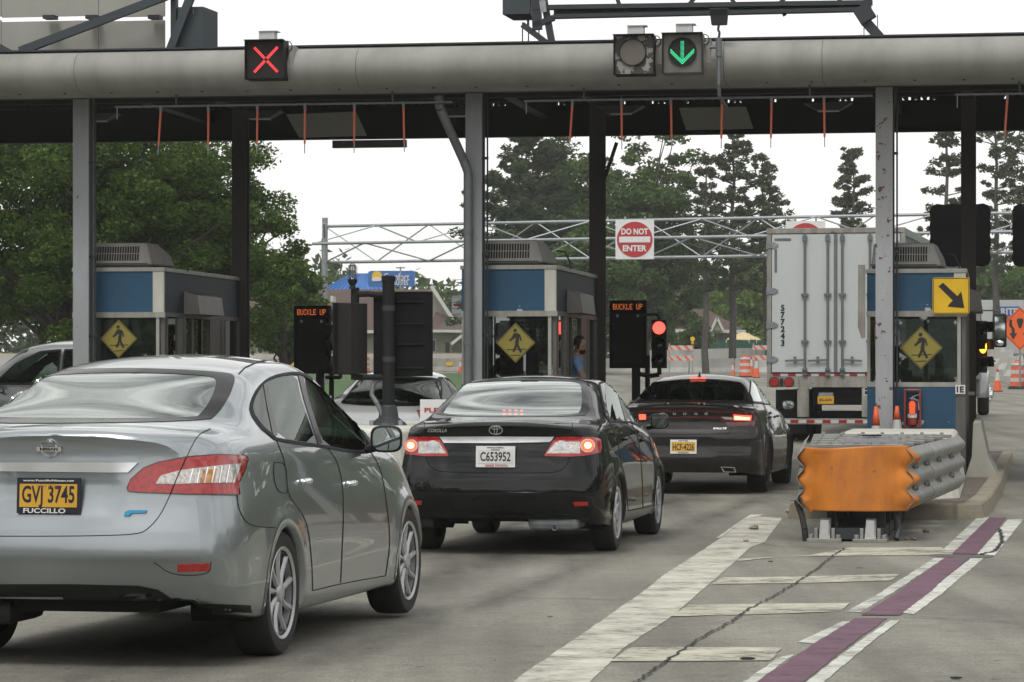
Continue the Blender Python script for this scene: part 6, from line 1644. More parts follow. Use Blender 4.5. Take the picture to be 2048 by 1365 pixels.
def signal(px, y0, y1, D, label, rot, lit, lamps=3, group=None, shroud=.0):
    K = D / F; zt_, zb2 = zof(y0, D), zof(y1, D); x, y = P2d(px, D); h = zt_ - zb2
    s = thing('traffic_signal', label, 'traffic signal', (x, y, zb2), rot)
    MB().span((-.115, 0, 0), (.115, .16, h)).build('housing', 'signal_dark', s, bevel=.01)
    for k in range(lamps):
        z = h * (k + .5) / lamps; r_ = min(.098, h / lamps * .42)
        mt = 'lens_off' if k == 1 else 'lens_off_green'
        if lit == k: mt = 'lamp_red' if k == lamps - 1 else 'lamp_amber'
        MB().lathe([(.0, -.030), (r_ * .6, -.022), (r_, 0), (r_, .01)], (0, 0, z), 24, 'y').build('lens', mt, s, True)
        V = []; m_ = 20
        for q in range(m_ + 1):
            a = math.radians(-20 + 220 * q / m_); 
            for yy, rr in ((0, r_ + .012), (-.17 + .05 * abs(math.cos(a)) , r_ + .012)): V.append((rr * math.cos(a), yy, z + rr * math.sin(a)))
        o = pydata('visor', V, [(2 * q, 2 * q + 1, 2 * q + 3, 2 * q + 2) for q in range(m_)], 'black_plastic', s, True); md = o.modifiers.new('s', 'SOLIDIFY'); md.thickness = .006
    return s
s = signal(1318, 640, 737, 46.2, 'traffic signal with its red lamp lit, beside the BUCKLE UP board', RZ + .05, 2)
MB().path([(-.32, .09, .82), (-.05, .08, .84), (0, .08, .80), (0, .08, .74)], .022, 10).build('bracket', 'black_plastic', s, auto=True)
MB().path([(-.30, .09, -.09), (-.15, .08, -.12), (0, .08, -.10), (0, .08, .0)], .035, 12).build('bracket', 'black_plastic', s, auto=True)
s = signal(671, 648, 745, 46.2, 'narrow unlit traffic signal squeezed beside the left BUCKLE UP board', RZ - 1.1, None)
MB().path([(0, .08, .75), (0, .08, .86), (-.2, -.1, .86)], .022, 10).build('bracket', 'black_plastic', s, auto=True)
MB().path([(0, .08, .0), (0, .08, -.08), (-.2, -.1, -.08)], .03, 12).build('bracket', 'black_plastic', s, auto=True)
s = signal(1966, 642, 746, 44.6, 'traffic signal seen side-on with its amber lamp lit, behind the right booth column', RZ + .95, 1)
MB().path([(0, .1, .7), (-.1, .12, .82), (-.22, .2, .82)], .022, 10).path([(0, .1, .0), (-.1, .12, -.07), (-.22, .2, -.07)], .03, 12).build('bracket', 'black_plastic', s, auto=True)

# scalloped black lane-signal boards behind the roof
for (px, py, w2, h2, D, lb) in ((1920, 471, .50, .52, 49.0, 'black lane signal board with a notched rim, behind the right rear column'), (2088, 471, .52, .52, 49.0, 'black lane signal board with a notched rim, at the right edge')):
    p = at(px, py, D); s = thing('lane_signal_board', lb, 'signal board', p, RZ - .05, 'notched black signal boards')
    P = []
    for (xa, za, xb, zb3) in ((-w2, -h2, w2, -h2), (w2, -h2, w2, h2), (w2, h2, -w2, h2), (-w2, h2, -w2, -h2)):
        for k in range(8):
            t = k / 8; x, z = xa + (xb - xa) * t, za + (zb3 - za) * t; c_ = .92 if k == 0 else (1.0 if k % 2 else .968); P.append((x * (c_ if abs(x) > abs(z) - .01 else 1), z * (c_ if abs(z) >= abs(x) - .01 else 1)) if k else (x * .93, z * .93))
    MB().prism(P, 0, .06).build('backplate', 'sign_black', s)
    MB().box((0, .16, 0), (.6, .2, .6)).build('housing', 'black_plastic', s, bevel=.01)
    MB().tube((.05, .12, h2 - .1), (.05, .12, 1.45), .035).build('hanger', 'black_plastic', s)

# ------------------------------------------------------------ people
def skin_person(name, label, joints, edges, radii, loc, rotz, mats, scale=1.0, hair=True, head=None, face_dir=(0, -1, 0)):
    """one continuous body grown over a posed skeleton; clothes and hair as children"""
    r = thing(name, label, 'person', loc, rotz)
    names = list(joints); me = bpy.data.meshes.new('body'); me.from_pydata([joints[n] for n in names], [(names.index(a), names.index(b)) for a, b in edges], [])
    o = bpy.data.objects.new('body', me); COL.objects.link(o)
    o.modifiers.new('k', 'SKIN'); 
    for i, n in enumerate(names):
        q = radii[n]; me.skin_vertices[0].data[i].radius = (q, q) if not isinstance(q, tuple) else q
    me.skin_vertices[0].data[0].use_root = True
    o.modifiers.new('s', 'SUBSURF').levels = 2; o.modifiers['s'].render_levels = 2
    dg = bpy.context.evaluated_depsgraph_get(); e = bpy.data.meshes.new_from_object(o.evaluated_get(dg))
    bpy.data.objects.remove(o)
    b = mesh_obj('body', e, None, r, True)
    for m in ('shirt_blue', 'skin'): pass
    e.materials.clear(); e.materials.append(MATS[mats[0]]); e.materials.append(MATS['skin'])
    hd = Vector(joints['head']); sk = [n for n in joints if n.startswith(('hand', 'wrist', 'neck', 'head', 'elbow') if mats[1] == 'short' else ('hand', 'neck', 'head'))]
    for p in e.polygons:
        c_ = Vector(p.center); k = min(joints, key=lambda n: (Vector(joints[n]) - c_).length - (radii[n] if not isinstance(radii[n], tuple) else radii[n][0]))
        p.material_index = 1 if k in sk else 0
    # head with a face
    f = Vector(face_dir).normalized(); R = Vector((0, -1, 0)).rotation_difference(f).to_matrix()
    h = MB(); h.ell((0, 0, 0), (.075, .092, .115), 22, 18)
    V = []
    for v in h.V:
        x, y, z = v
        if y < 0 and z < 0: x *= 1 - .35 * min(1, -z / .115) * .9
        if y < -.06 and abs(x) < .018 and -.035 < z < .015: y -= .016 * (1 - abs(x) / .018)
        if y < -.05 and .01 < abs(x) < .04 and .0 < z < .03: y += .008
        V.append(R @ Vector((x, y, z)) + hd + Vector((0, 0, .03)))
    h.V = [tuple(v) for v in V]
    C_ = hd + Vector((0, 0, .03))
    h.ell(C_ + R @ Vector((.076, .01, -.005)), (.010, .022, .032), 10, 8); h.ell(C_ + R @ Vector((-.076, .01, -.005)), (.010, .022, .032), 10, 8)
    h.ell(C_ + R @ Vector((0, -.100, -.012)), (.012, .018, .022), 10, 8)
    hm = h.build('head', 'skin', r, True)
    for sx in (-1, 1): MB().ell(C_ + R @ Vector((sx * .030, -.082, .012)), (.012, .008, .007), 8, 6).build('eye', 'ink_black', hm, True)
    MB().ell(C_ + R @ Vector((0, -.088, -.052)), (.022, .008, .006), 8, 6).build('mouth', 'reflector_red', hm, True)
    if hair:
        q = MB(); q.ell(C_ + R @ Vector((0, .018, .030)), (.086, .092, .105), 20, 14)
        q.V = [tuple(Vector(v) + Vector((random.uniform(-.005, .005), random.uniform(-.005, .005), random.uniform(-.004, .006)))) for v in q.V]
        q.build('hair', 'hair_dark', r, True)
        if mats[2] == 'beard': MB().ell(C_ + R @ Vector((0, -.052, -.075)), (.052, .045, .048), 14, 10).build('beard', 'hair_dark', r, True)
    return r
def hand(mb, w, d, sc=1.0, side=1):
    """palm, four fingers of different length and a thumb"""
    d = Vector(d).normalized(); up = Vector((0, 0, 1)); s_ = d.cross(up).normalized(); n = s_.cross(d)
    w = Vector(w); mb.ell(w + d * .045, (.04, .045, .016), 12, 8, Matrix((s_, d, n)).transposed())
    for k, L_ in enumerate((.062, .075, .070, .052)):
        b = w + d * .08 + s_ * (k - 1.5) * .019; m1 = b + d * L_ * .5 - n * .006; e = m1 + d * L_ * .42 - n * .022
        mb.tube(b - d * .02, m1, .0088, 8, .0082).tube(m1, e, .0082, 8, .007).ell(e, (.007, .007, .007), 6, 4)
    b = w + d * .03 - s_ * .035 * side; mb.tube(b, b + d * .03 - s_ * .022 * side, .010, 8, .009).tube(b + d * .03 - s_ * .022 * side, b + d * .06 - s_ * .024 * side, .009, 8, .008)
# toll attendant leaning out of the middle booth's side window
J = dict(pelvis=(0, .0, .95), waist=(.02, -.02, 1.10), chest=(.08, -.06, 1.32), neck0=(.14, -.10, 1.46), neck=(.17, -.13, 1.52), head=(.20, -.16, 1.60),
    shoulder_l=(.16, -.26, 1.40), elbow_l=(.27, -.32, 1.15), wrist_l=(.40, -.36, .98), hand_l=(.42, -.37, .95),
    shoulder_r=(.02, .12, 1.40), elbow_r=(.14, .26, 1.18), wrist_r=(.30, .16, 1.08), hand_r=(.34, .13, 1.07),
    hip_l=(.0, -.10, .90), knee_l=(.03, -.12, .48), ankle_l=(.0, -.12, .08), toe_l=(.12, -.15, .04), hip_r=(.0, .10, .90), knee_r=(-.02, .12, .48), ankle_r=(-.05, .12, .08), toe_r=(.08, .14, .04))
E = [('pelvis', 'waist'), ('waist', 'chest'), ('chest', 'neck0'), ('neck0', 'neck'), ('neck', 'head'), ('neck0', 'shoulder_l'), ('shoulder_l', 'elbow_l'), ('elbow_l', 'wrist_l'), ('wrist_l', 'hand_l'), ('neck0', 'shoulder_r'), ('shoulder_r', 'elbow_r'), ('elbow_r', 'wrist_r'), ('wrist_r', 'hand_r'),
    ('pelvis', 'hip_l'), ('hip_l', 'knee_l'), ('knee_l', 'ankle_l'), ('ankle_l', 'toe_l'), ('pelvis', 'hip_r'), ('hip_r', 'knee_r'), ('knee_r', 'ankle_r'), ('ankle_r', 'toe_r')]
Rr = dict(pelvis=.15, waist=.14, chest=.16, neck0=.09, neck=.052, head=.05, hip_l=.10, hip_r=.10, knee_l=.062, knee_r=.062, ankle_l=.045, ankle_r=.045, toe_l=.035, toe_r=.035)
for s_ in 'lr': Rr.update({'shoulder_' + s_: .072, 'elbow_' + s_: .045, 'wrist_' + s_: .028, 'hand_' + s_: .024})
p = pz(5.5 + 1.02, 1.92, IZ + .10)
D = p.y
ps = skin_person('person', 'bearded toll attendant in a light blue shirt leaning out of the middle booth', J, E, Rr, p, RZ, ('shirt_blue', 'short', 'beard'), face_dir=(.9, -.55, -.35))
hb = MB(); hand(hb, (.415, -.365, .96), (.5, -.1, -.8)); hand(hb, (.34, .13, 1.07), (.8, -.3, -.2), side=-1); hb.build('hands', 'skin', ps, True)
# second attendant, only partly visible behind the glass
J2 = {k: (v[0] * .3, v[1], v[2] - .12) for k, v in J.items()}
ps2 = skin_person('person', 'attendant in dark clothes and an orange vest behind the middle booth window', J2, E, Rr, pz(5.5 + .10, .95, IZ + .03), RZ + .8, ('shirt_dark', 'long', ''), face_dir=(-.3, -.9, -.3))
MB().ell((.03, -.05, 1.12), (.19, .17, .24), 18, 12).build('vest', 'vest_orange', ps2, True)

def driver(car, label, x, shirt, y=None, hat=False, z0=0.0):
    """seated occupant seen through the rear glass"""
    P = car.P; fy = (P['wy'][0] + P['wy'][1]) / 2 + .18 if y is None else y
    bz = .50 + z0
    j = dict(pelvis=(0, .02, bz), waist=(0, -.06, bz + .14), chest=(0, -.12, bz + .36), neck0=(0, -.12, bz + .50), neck=(0, -.11, bz + .56), head=(0, -.09, bz + .64),
        shoulder_l=(.19, -.10, bz + .45), elbow_l=(.25, .14, bz + .25), wrist_l=(.17, .38, bz + .36), hand_l=(.16, .43, bz + .38), shoulder_r=(-.19, -.10, bz + .45), elbow_r=(-.25, .14, bz + .25), wrist_r=(-.17, .38, bz + .36), hand_r=(-.16, .43, bz + .38),
        hip_l=(.10, .08, bz), knee_l=(.14, .48, bz + .08), ankle_l=(.12, .80, bz - .22), toe_l=(.12, .92, bz - .20), hip_r=(-.10, .08, bz), knee_r=(-.14, .48, bz + .08), ankle_r=(-.12, .80, bz - .22), toe_r=(-.12, .92, bz - .20))
    loc = car.M @ Vector((x, fy - .05, 0))
    r = skin_person('person', label, j, E, Rr, loc, car.root.rotation_euler.z, (shirt, 'short', ''), face_dir=(0, 1, 0))
    m = MB(); hand(m, (.155, .42, bz + .38), (-.2, .9, .2)); hand(m, (-.155, .42, bz + .38), (.2, .9, .2), side=-1); m.build('hands', 'skin', r, True)
    if hat:
        c_ = Vector((0, -.09, bz + .64 + .085)); MB().ell(c_, (.10, .115, .07), 18, 10).ell(c_ + Vector((0, .12, -.01)), (.08, .09, .012), 14, 6).build('cap', 'shirt_dark', r, True)
    return r
driver(S1, 'driver at the wheel of the silver sedan, seen through its glass', -.36, 'shirt_dark')
driver(S2, 'driver in a pale shirt at the wheel of the black sedan', .36 * -1, 'shirt_dark')
driver(S2, 'passenger in a pale shirt in the front right seat of the black sedan', .36, 'shirt_white')
driver(S3, 'driver in a dark cap inside the charcoal sedan', -.36, 'shirt_dark', hat=True)
driver(S3, 'tall occupant in the middle of the charcoal sedan, seen through the rear glass', .06, 'shirt_dark', y=1.9, z0=.04)
# ------------------------------------------------------------ other vehicles
def auto_car(name, label, cat, loc, yaw, P, mat, dark=True, lamps=True, gz_='glass_dark', rear=None, sides=(), ws=None, wheel='wheel_silver'):
    c = Car(name, label, cat, loc, yaw, P, mat)
    c.finish(cam_cuts=[rear] if rear else [], side_cuts=[q for q in sides], ws=ws)
    c.arches(); c.wheels(wheel, 8, .21, P['W'] / 2 - .02, .215, 'wide'); c.cabin(rear_shelf=(.62, 1.07), restz=P.get('restz', 1.15))
    if rear: c.patch('rear_window', rear, gz_, .001, 6); c.strips('window_trim', [rear], 3, 'black_plastic', .004, 4, closed=True)
    for q in sides: c.patch('side_window', q, gz_, .001, .08, proj='side', mirror=True); c.strips('window_trim', [q], .035, 'black_plastic', .005, .08, proj='side', mirror=True, closed=True)
    return c
P4 = dict(P2); P4['restz'] = 1.20
for k in ('ze', 'zt'): P4[k] = zofs(P2[k], .05)
P4['zt'] = [(a, b + .04) for a, b in P4['zt']]
S4 = auto_car('white_sedan', 'silver-white sedan behind the black sign pole, in the left-hand lane', 'car', (-1.95, 42.4, 0), 10.0, P4, 'paint_white_silver', gz_='glass_dim', rear=[(683, 806), (700, 785), (716, 765), (728, 757), (770, 755), (820, 755), (862, 757), (880, 760), (883, 780), (882, 806), (830, 811), (780, 811), (730, 810)],
    sides=[[(1.05, 1.08), (1.35, 1.36), (1.75, 1.42), (2.05, 1.42), (2.05, 1.05)], [(2.13, 1.05), (2.13, 1.42), (2.45, 1.40), (2.85, 1.27), (3.15, 1.04)]], ws=(2.75, 3.42, .98, .60))
S4.patch('taillight', [(-.86, .86), (-.86, .98), (-.58, .97), (-.62, .86)], 'tail_red', .008, .04, proj='rear', mirror=True)
S4.plate(0, .56, 'white_paint', 'plate_gold', [('FKT-2081', .08, 0, 0, 'ink_navy', .25)], proj='rear')
S4.mirrors(.95, 2.98, 1.06, 'paint_white_silver', .17, .145)
driver(S4, 'driver of the silver-white sedan, seen through its rear window', .34, 'shirt_brown')

L = 4.7
P5 = dict(L=L, W=1.88, wy=(.98, 3.72), wr=.36, ar=.40, tr=.36, rr=.3, m0=.9, f0=.75, fr=.7, B=.08, flare=.02, shoulder=.15,
    zb=[(0, .38), (.4, .30), (4, .28), (L, .32)], ym=[(0, .92), (.5, .94), (L, .92)], zm=[(0, .75), (3, .72), (L, .70)], yb=[(0, .86), (.6, .88), (3.3, .87), (4.2, .80), (L, .74)],
    zbelt=[(0, 1.08), (3.2, 1.06), (3.9, .98), (4.5, .88), (L, .80)], ye=[(0, .66), (.6, .68), (2.2, .67), (3.0, .66), (3.5, .72), (4.3, .66), (L, .5)],
    ze=[(0, 1.50), (.1, 1.60), (.5, 1.68), (2.3, 1.70), (2.8, 1.64), (3.2, 1.40), (3.6, 1.12), (4.2, 1.0), (L, .84)],
    zt=[(0, 1.55), (.1, 1.68), (.5, 1.76), (2.0, 1.79), (2.7, 1.73), (3.2, 1.48), (3.6, 1.20), (4.2, 1.08), (L, .88)],
    R=[(.2, .1), (.5, .0), (.9, .04), (1.1, .06), (1.5, .18), (1.8, .25)], Fr=[(.2, .1), (.6, .0), (.9, .12), (1.1, .2)], restz=1.3)
for k_ in ('ze', 'zt', 'zbelt', 'zm'): P5[k_] = [(a, b * 1.11) for a, b in P5[k_]]
S5 = auto_car('grey_wagon', 'silver-grey wagon partly hidden behind the left column and silver sedan', 'car', (-5.6, 52.0, .09), -78, P5, 'paint_suv', gz_='glass_rear',
    sides=[[(a, b * 1.11) for a, b in w] for w in ([(.35, 1.14), (.5, 1.58), (1.1, 1.62), (1.1, 1.12)], [(1.18, 1.12), (1.18, 1.62), (2.05, 1.63), (2.05, 1.10)], [(2.13, 1.10), (2.13, 1.63), (2.5, 1.60), (2.95, 1.40), (3.3, 1.10)])], ws=(2.75, 3.55, 1.22, .66))
S5.mirrors(1.0, 3.1, 1.15, 'black_plastic', .2, .16)

# ------------------------------------------------------------ white semi-trailer
DT = 57.3; gt = gz(DT)
tr_ = thing('semi_trailer', 'white box trailer with four lock rods and the vertical number 577243', 'trailer', (at(1671.5, 700, DT).x, DT, gt), -math.radians(12.8))
W, H, L = 2.66, 4.13, 14.6; zf = 1.33
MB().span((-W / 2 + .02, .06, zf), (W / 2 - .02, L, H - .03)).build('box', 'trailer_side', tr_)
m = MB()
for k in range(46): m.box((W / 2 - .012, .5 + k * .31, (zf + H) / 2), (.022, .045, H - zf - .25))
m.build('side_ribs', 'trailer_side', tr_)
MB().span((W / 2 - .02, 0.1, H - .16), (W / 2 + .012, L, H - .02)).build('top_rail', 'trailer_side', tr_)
f = MB(); f.span((-W / 2, -.02, zf), (-W / 2 + .09, .08, H)); f.span((W / 2 - .09, -.02, zf), (W / 2, .08, H)); f.span((-W / 2, -.03, H - .10), (W / 2, .10, H)); f.span((-W / 2, -.03, zf - .26), (W / 2, .12, zf)); f.build('rear_frame', 'trailer_frame', tr_, bevel=.008)
for (x0, x1) in ((-W / 2 + .10, -.02), (.02, W / 2 - .10)): MB().span((x0, -.012, zf + .03), (x1, .05, H - .11)).build('door', 'trailer_white', tr_, bevel=.006)
MB().span((-.035, -.022, zf + .03), (.035, .0, H - .11)).build('door_seal', 'rubber_grey', tr_)
for x in (-.59, -.15, .13, .59 + .07):
    m = MB(); m.tube((x, -.05, zf - .05), (x, -.05, H - .10), .024, 10)
    for z in (H - .2, zf + .06, zf + .02): m.box((x, -.05, z), (.09, .06, .10))
    for z in (zf + .62, zf + 1.52): m.box((x, -.045, z), (.14, .05, .045))
    m.build('lock_rod', 'lockrod', tr_, auto=True)
for (x, s_) in ((-.59, -1), (-.15, -1), (.13, 1), (.66, 1)):
    MB().beam((x, -.065, zf + .27), (x + s_ * .38, -.07, zf + .25), .02, .04).box((x + s_ * .19, -.05, zf + .27), (.05, .04, .13)).build('lock_handle', 'lockrod', tr_, bevel=.004)
for sg in (-1, 1):
    for z in (zf + .28, zf + .94, zf + 1.60, zf + 2.48):
        m = MB(); m.prism([(-.02, -.06), (.12, -.06), (.20, -.02), (.20, .02), (.12, .06), (-.02, .06)], -.035, -.01)
        m.V = [(sg * (-W / 2 + .02 + v[0]) * -1 * -1 if sg < 0 else (W / 2 - .02 - v[0]), v[1], v[2] + z) for v in m.V] if sg > 0 else [(-W / 2 + .02 + v[0], v[1], v[2] + z) for v in m.V]
        m.tube((sg * (W / 2 - .01), -.03, z - .08), (sg * (W / 2 - .01), -.03, z + .08), .018)
        m.build('hinge', 'galvanised', tr_)
m = MB()
for k, ch in enumerate('577243'): t = shift(text_mb(ch, .155, .003, .005), (-W / 2 + .31, -.018, 2.60 - gt * 0 - k * .135)); m.add(t.V, t.F)
m.build('number', 'ink_black', tr_)
for (x0, z0, x1, z1) in ((-W / 2 + .15, H - .19, -W / 2 + .47, H - .24), (-W / 2 + .15, H - .40, -W / 2 + .20, H - .85)): MB().span((x0, -.018, z0), (x1, -.0125, z1)).build('tape', 'lockrod', tr_)
m = MB(); m2 = MB()
for k in range(17):
    x = -W / 2 + .12 + k * .148; (m if k % 2 == 0 else m2).span((x, -.034, zf + .0 - .045), (x + .146, -.031, zf - .0))
m.build('reflective_tape', 'tape_red', tr_); m2.build('reflective_tape', 'tape_white', tr_)
MB().span((-W / 2 + .02, -.06, zf - .26), (-W / 2 + .62, -.02, zf - .06)).build('lamp_box', 'trailer_frame', tr_)
for x in (-W / 2 + .15, -W / 2 + .44): 
    MB().disc((x, -.072, zf - .16), .088, .04).build('round_lamp', 'tape_red', tr_); MB().lathe([(.088, -.02), (.10, -.02), (.10, .02), (.088, .02)], (x, -.066, zf - .16), 24, 'y', closed=True).build('lamp_ring', 'rubber', tr_)
MB().span((-W / 2 + .26, -.068, zf - .24), (-W / 2 + .33, -.062, zf - .09)).build('lamp_plug', 'rubber', tr_)
for x in (-.62, .62): MB().span((x - .12, -.02, .50), (x + .10, .12, zf - .27)).build('guard_post', 'trailer_frame', tr_, bevel=.008)
MB().span((-W / 2 + .28, -.05, .36), (W / 2 - .28, .06, .47)).build('underride_bar', 'trailer_frame', tr_, bevel=.008)
m = MB(); m2 = MB()
for k in range(13):
    x = -W / 2 + .31 + k * .155; (m if k % 2 else m2).span((x, -.054, .385), (x + .150, -.051, .445))
m.build('reflective_tape', 'tape_red', tr_); m2.build('reflective_tape', 'tape_white', tr_)
MB().span((-.33, .0, zf - .50), (-.05, .02, zf - .36)).build('plate_holder', 'galvanised', tr_)
pl = MB().box((-.19, -.012, zf - .50), (.31, .01, .15)).build('license_plate', 'plate_gold', tr_); shift(text_mb('BG-16741', .07, .002, .001, .24), (-.19, -.02, zf - .50)).build('lettering', 'ink_navy', pl)
MB().span((.53, -.025, zf - .42), (.67, -.021, zf - .24)).build('sticker', 'tape_white', tr_); MB().span((.56, -.028, zf - .39), (.64, -.0255, zf - .33)).span((.56, -.028, zf - .31), (.61, -.0255, zf - .27)).build('sticker_mark', 'ink_black', tr_)
MB().span((-.5, .3, zf - .35), (.5, L, zf - .1)).build('chassis', 'steel_dark', tr_); MB().box((0, 1.6, .52), (1.9, .14, .14)).box((0, 2.9, .52), (1.9, .14, .14)).box((0, 2.2, .85), (1.1, 2.6, .25)).build('axle', 'steel_dark', tr_)
for x in (-1.12, -.80, .80, 1.12):
    for y in (1.6, 2.9):
        w = bpy.data.objects.new('wheel', None); COL.objects.link(w); w.parent = tr_; w.location = (x, y, .51)
        MB().lathe([(.28, -.12), (.45, -.135), (.505, -.11), (.515, -.06), (.515, .06), (.505, .11), (.45, .135), (.28, .12)], (0, 0, 0), 40, 'x').build('tyre', 'rubber', w, auto=True)
        MB().lathe([(.27, -.128), (.23, -.10), (.1, -.05), (0, -.05)], (0, 0, 0), 24, 'x').build('rim', 'wheel_silver', w, auto=True)
for sg in (-1, 1): MB().span((sg * .66, .75, .16), (sg * 1.26, .77, 1.02)).build('mudflap', 'mudflap', tr_)
m = shift(text_mb('UTILITY', .07, .002, .001, .26, shear=.2), (-1.0, .745, .72)); m.build('mudflap_lettering', 'lockrod', tr_)
for sg in (-1,): ring_ell(MB(), .1, .1, .01)

# tractor cab beyond the right booth: only its left flank shows
DC = 78.0; tc_ = thing('truck_tractor', 'silver truck cab with a tall mirror and chrome hub, right of the right booth', 'truck', (11.5, 74.15, gz(DC)), -math.radians(9.2))
def xq(px, d): return at(px, 700, d)
for (y, r_) in ((3.9, .50),):
    w = bpy.data.objects.new('wheel', None); COL.objects.link(w); w.parent = tc_; w.location = (.18, y, .52)
    MB().lathe([(.28, -.14), (.45, -.15), (.50, -.12), (.52, -.07), (.52, .07), (.50, .12), (.45, .15), (.28, .14)], (0, 0, 0), 40, 'x').build('tyre', 'rubber', w, auto=True)
    MB().lathe([(.30, .12), (.27, .16), (.20, .10), (.12, .10), (.11, .24), (.06, .27), (0, .27)], (0, 0, 0), 28, 'x').build('rim', 'chrome', w, auto=True)
    n_ = MB()
    for k in range(10): a = k * .6283; n_.tube((.10, .18 * math.cos(a), .18 * math.sin(a)), (.20, .18 * math.cos(a), .18 * math.sin(a)), .022, 8)
    n_.build('wheel_nuts', 'chrome', w, auto=True)
# fender over the front wheel
V = []; n = 22
for k in range(n + 1):
    a = math.radians(-5 + 190 * k / n)
    for (x, r_) in ((-.35, .72), (.22, .70), (.33, .62), (.33, .58)): V.append((x, 3.9 + r_ * math.cos(a) * 1.05, .52 + r_ * math.sin(a)))
pydata('fender', V, [(4 * k + q, 4 * k + q + 1, 4 * k + q + 5, 4 * k + q + 4) for k in range(n) for q in range(3)], 'paint_truck_silver', tc_, True)
MB().prism([(-.35, .9), (2.9, .9), (2.9, 1.55), (3.2, 1.6), (5.0, 1.45), (5.05, .8), (4.7, .8), (4.7, 1.1), (3.1, 1.1), (3.0, .5), (1.0, .5), (.9, .9)], -2.1, .12, 'x').build('hood', 'paint_truck_silver', tc_, bevel=.05)
MB().prism([(.3, .9), (3.0, .9), (2.85, 1.9), (2.4, 2.75), (.3, 2.85)], -2.15, .14, 'x').build('cab', 'paint_truck_silver', tc_, bevel=.06)
MB().prism([(1.5, 1.75), (2.7, 1.75), (2.35, 2.45), (1.5, 2.45)], .145, .15, 'x').build('door_window', 'window_dark', tc_)
mi = MB(); mi.span((.44, 2.55, 1.75), (.78, 2.72, 2.62)); o = mi.build('side_mirror', 'black_plastic', tc_, bevel=.05)
MB().span((.48, 2.54, 1.98), (.74, 2.548, 2.54)).build('mirror_glass', 'mirror_glass', o); MB().ell((.60, 2.54, 1.86), (.11, .05, .08), 16, 10).build('convex_mirror', 'chrome', o, True)
MB().path([(.14, 2.7, 2.7), (.42, 2.68, 2.70), (.64, 2.66, 2.66)], .02).path([(.14, 2.7, 1.4), (.5, 2.66, 1.4)], .02).build('mirror_arm', 'steel_dark', tc_)
MB().span((-1.6, -1.3, .75), (-.4, .3, .95)).build('chassis', 'steel_dark', tc_)

# far trailer with the shop lettering
DR = 180; p = at(2006, 700, DR); rt = thing('shop_trailer', 'distant white trailer lettered RITE AID in blue and red', 'trailer', (p.x, DR, gz(DR)), -math.radians(6))
MB().span((-1.55, 0, 1.1), (1.35, 12, 4.35)).build('box', 'trailer_white', rt); MB().span((-1.56, -.02, 1.0), (1.36, .05, 1.12)).span((-.42, -.03, 1.1), (-.36, 0, 4.3)).span((1.25, -.03, 1.1), (1.36, 0, 4.36)).build('frame', 'trailer_frame', rt)
MB().span((-.28, -.05, 3.35), (1.02, -.02, 3.95)).build('logo_top', 'sign_blue', rt); MB().prism([(-.28, 3.28), (1.02, 3.28), (1.02, 2.9), (.85, 2.7), (.37, 2.45), (-.1, 2.7), (-.28, 2.9)], -.05, -.02).build('logo_shield', 'sign_red', rt)
shift(text_mb('RITE', .55, .01, .02, 1.0), (.37, -.07, 3.65)).build('lettering', 'sign_white', rt); shift(text_mb('AID', .5, .01, .02, .85), (.37, -.07, 2.98)).build('lettering', 'sign_white', rt); shift(text_mb('PHARMACY', .22, .01, .01, 1.1), (.4, -.07, 2.2)).build('lettering', 'ink_red', rt)
MB().box((0, .4, .9), (2.7, .1, .2)).build('underride_bar', 'steel_dark', rt)
for x in (-1.1, 1.1): MB().lathe([(.3, -.25), (.5, -.25), (.5, .25), (.3, .25)], (x, 2.0, .5), 20, 'x').build('wheel', 'rubber', rt)
# ------------------------------------------------------------ gantry of white tubes beyond the plaza
DA, DB = 130.0, 118.5; XA = at(650, 700, DA).x; XB = at(2120, 700, DB).x
ga = thing('sign_gantry', 'long galvanised lattice gantry spanning the road beyond the toll booths', 'gantry', (XA, DA, 0), 0)
LG = Vector((XB - XA, DB - DA, 0)); ug = LG.normalized(); ng = Vector((ug.y, -ug.x, 0))
if ng.y > 0: ng = -ng
zT, zM, zB_ = 7.93, 7.12, 6.36
def gpnt(s, lvl): 
    return ug * s + (Vector((0, 0, zT)) if lvl == 0 else (ng * 1.3 + Vector((0, 0, zM)) if lvl == 1 else Vector((0, 0, zB_))))
Lg = LG.length
for lvl in range(3): MB().tube(gpnt(0, lvl), gpnt(Lg, lvl), .065, 8).build('chord', 'galvanised', ga, auto=True)
m = MB(); st = 2.45; k = 0; s0 = 0
while s0 < Lg - st:
    a_, b_ = s0, s0 + st; fl_ = k % 2
    m.tube(gpnt(a_, 0 if fl_ else 1), gpnt(b_, 1 if fl_ else 0), .034, 6); m.tube(gpnt(a_, 1 if fl_ else 2), gpnt(b_, 2 if fl_ else 1), .034, 6)
    m.tube(gpnt(a_, 2 if fl_ else 0), gpnt(b_, 0 if fl_ else 2), .030, 6); s0 += st; k += 1
m.build('lattice', 'galvanised', ga, auto=True)
g0 = gz(DA)
MB().tube((0, 0, g0), (0, 0, 8.3), .125, 14).tube(ng * 1.4 + Vector((.55, 0, g0)), ng * 1.4 + Vector((.55, 0, 7.35)), .115, 14).build('post', 'galvanised', ga, auto=True)
z_ = MB(); 
for k in range(6):
    za, zb4 = g0 + k * 1.15, g0 + (k + 1) * 1.15; A = Vector((0, 0, 0)); B = ng * 1.4 + Vector((.55, 0, 0))
    p, q = (A, B) if k % 2 else (B, A); z_.tube(p + Vector((0, 0, za)), q + Vector((0, 0, zb4)), .04, 6)
z_.build('brace', 'galvanised', ga)
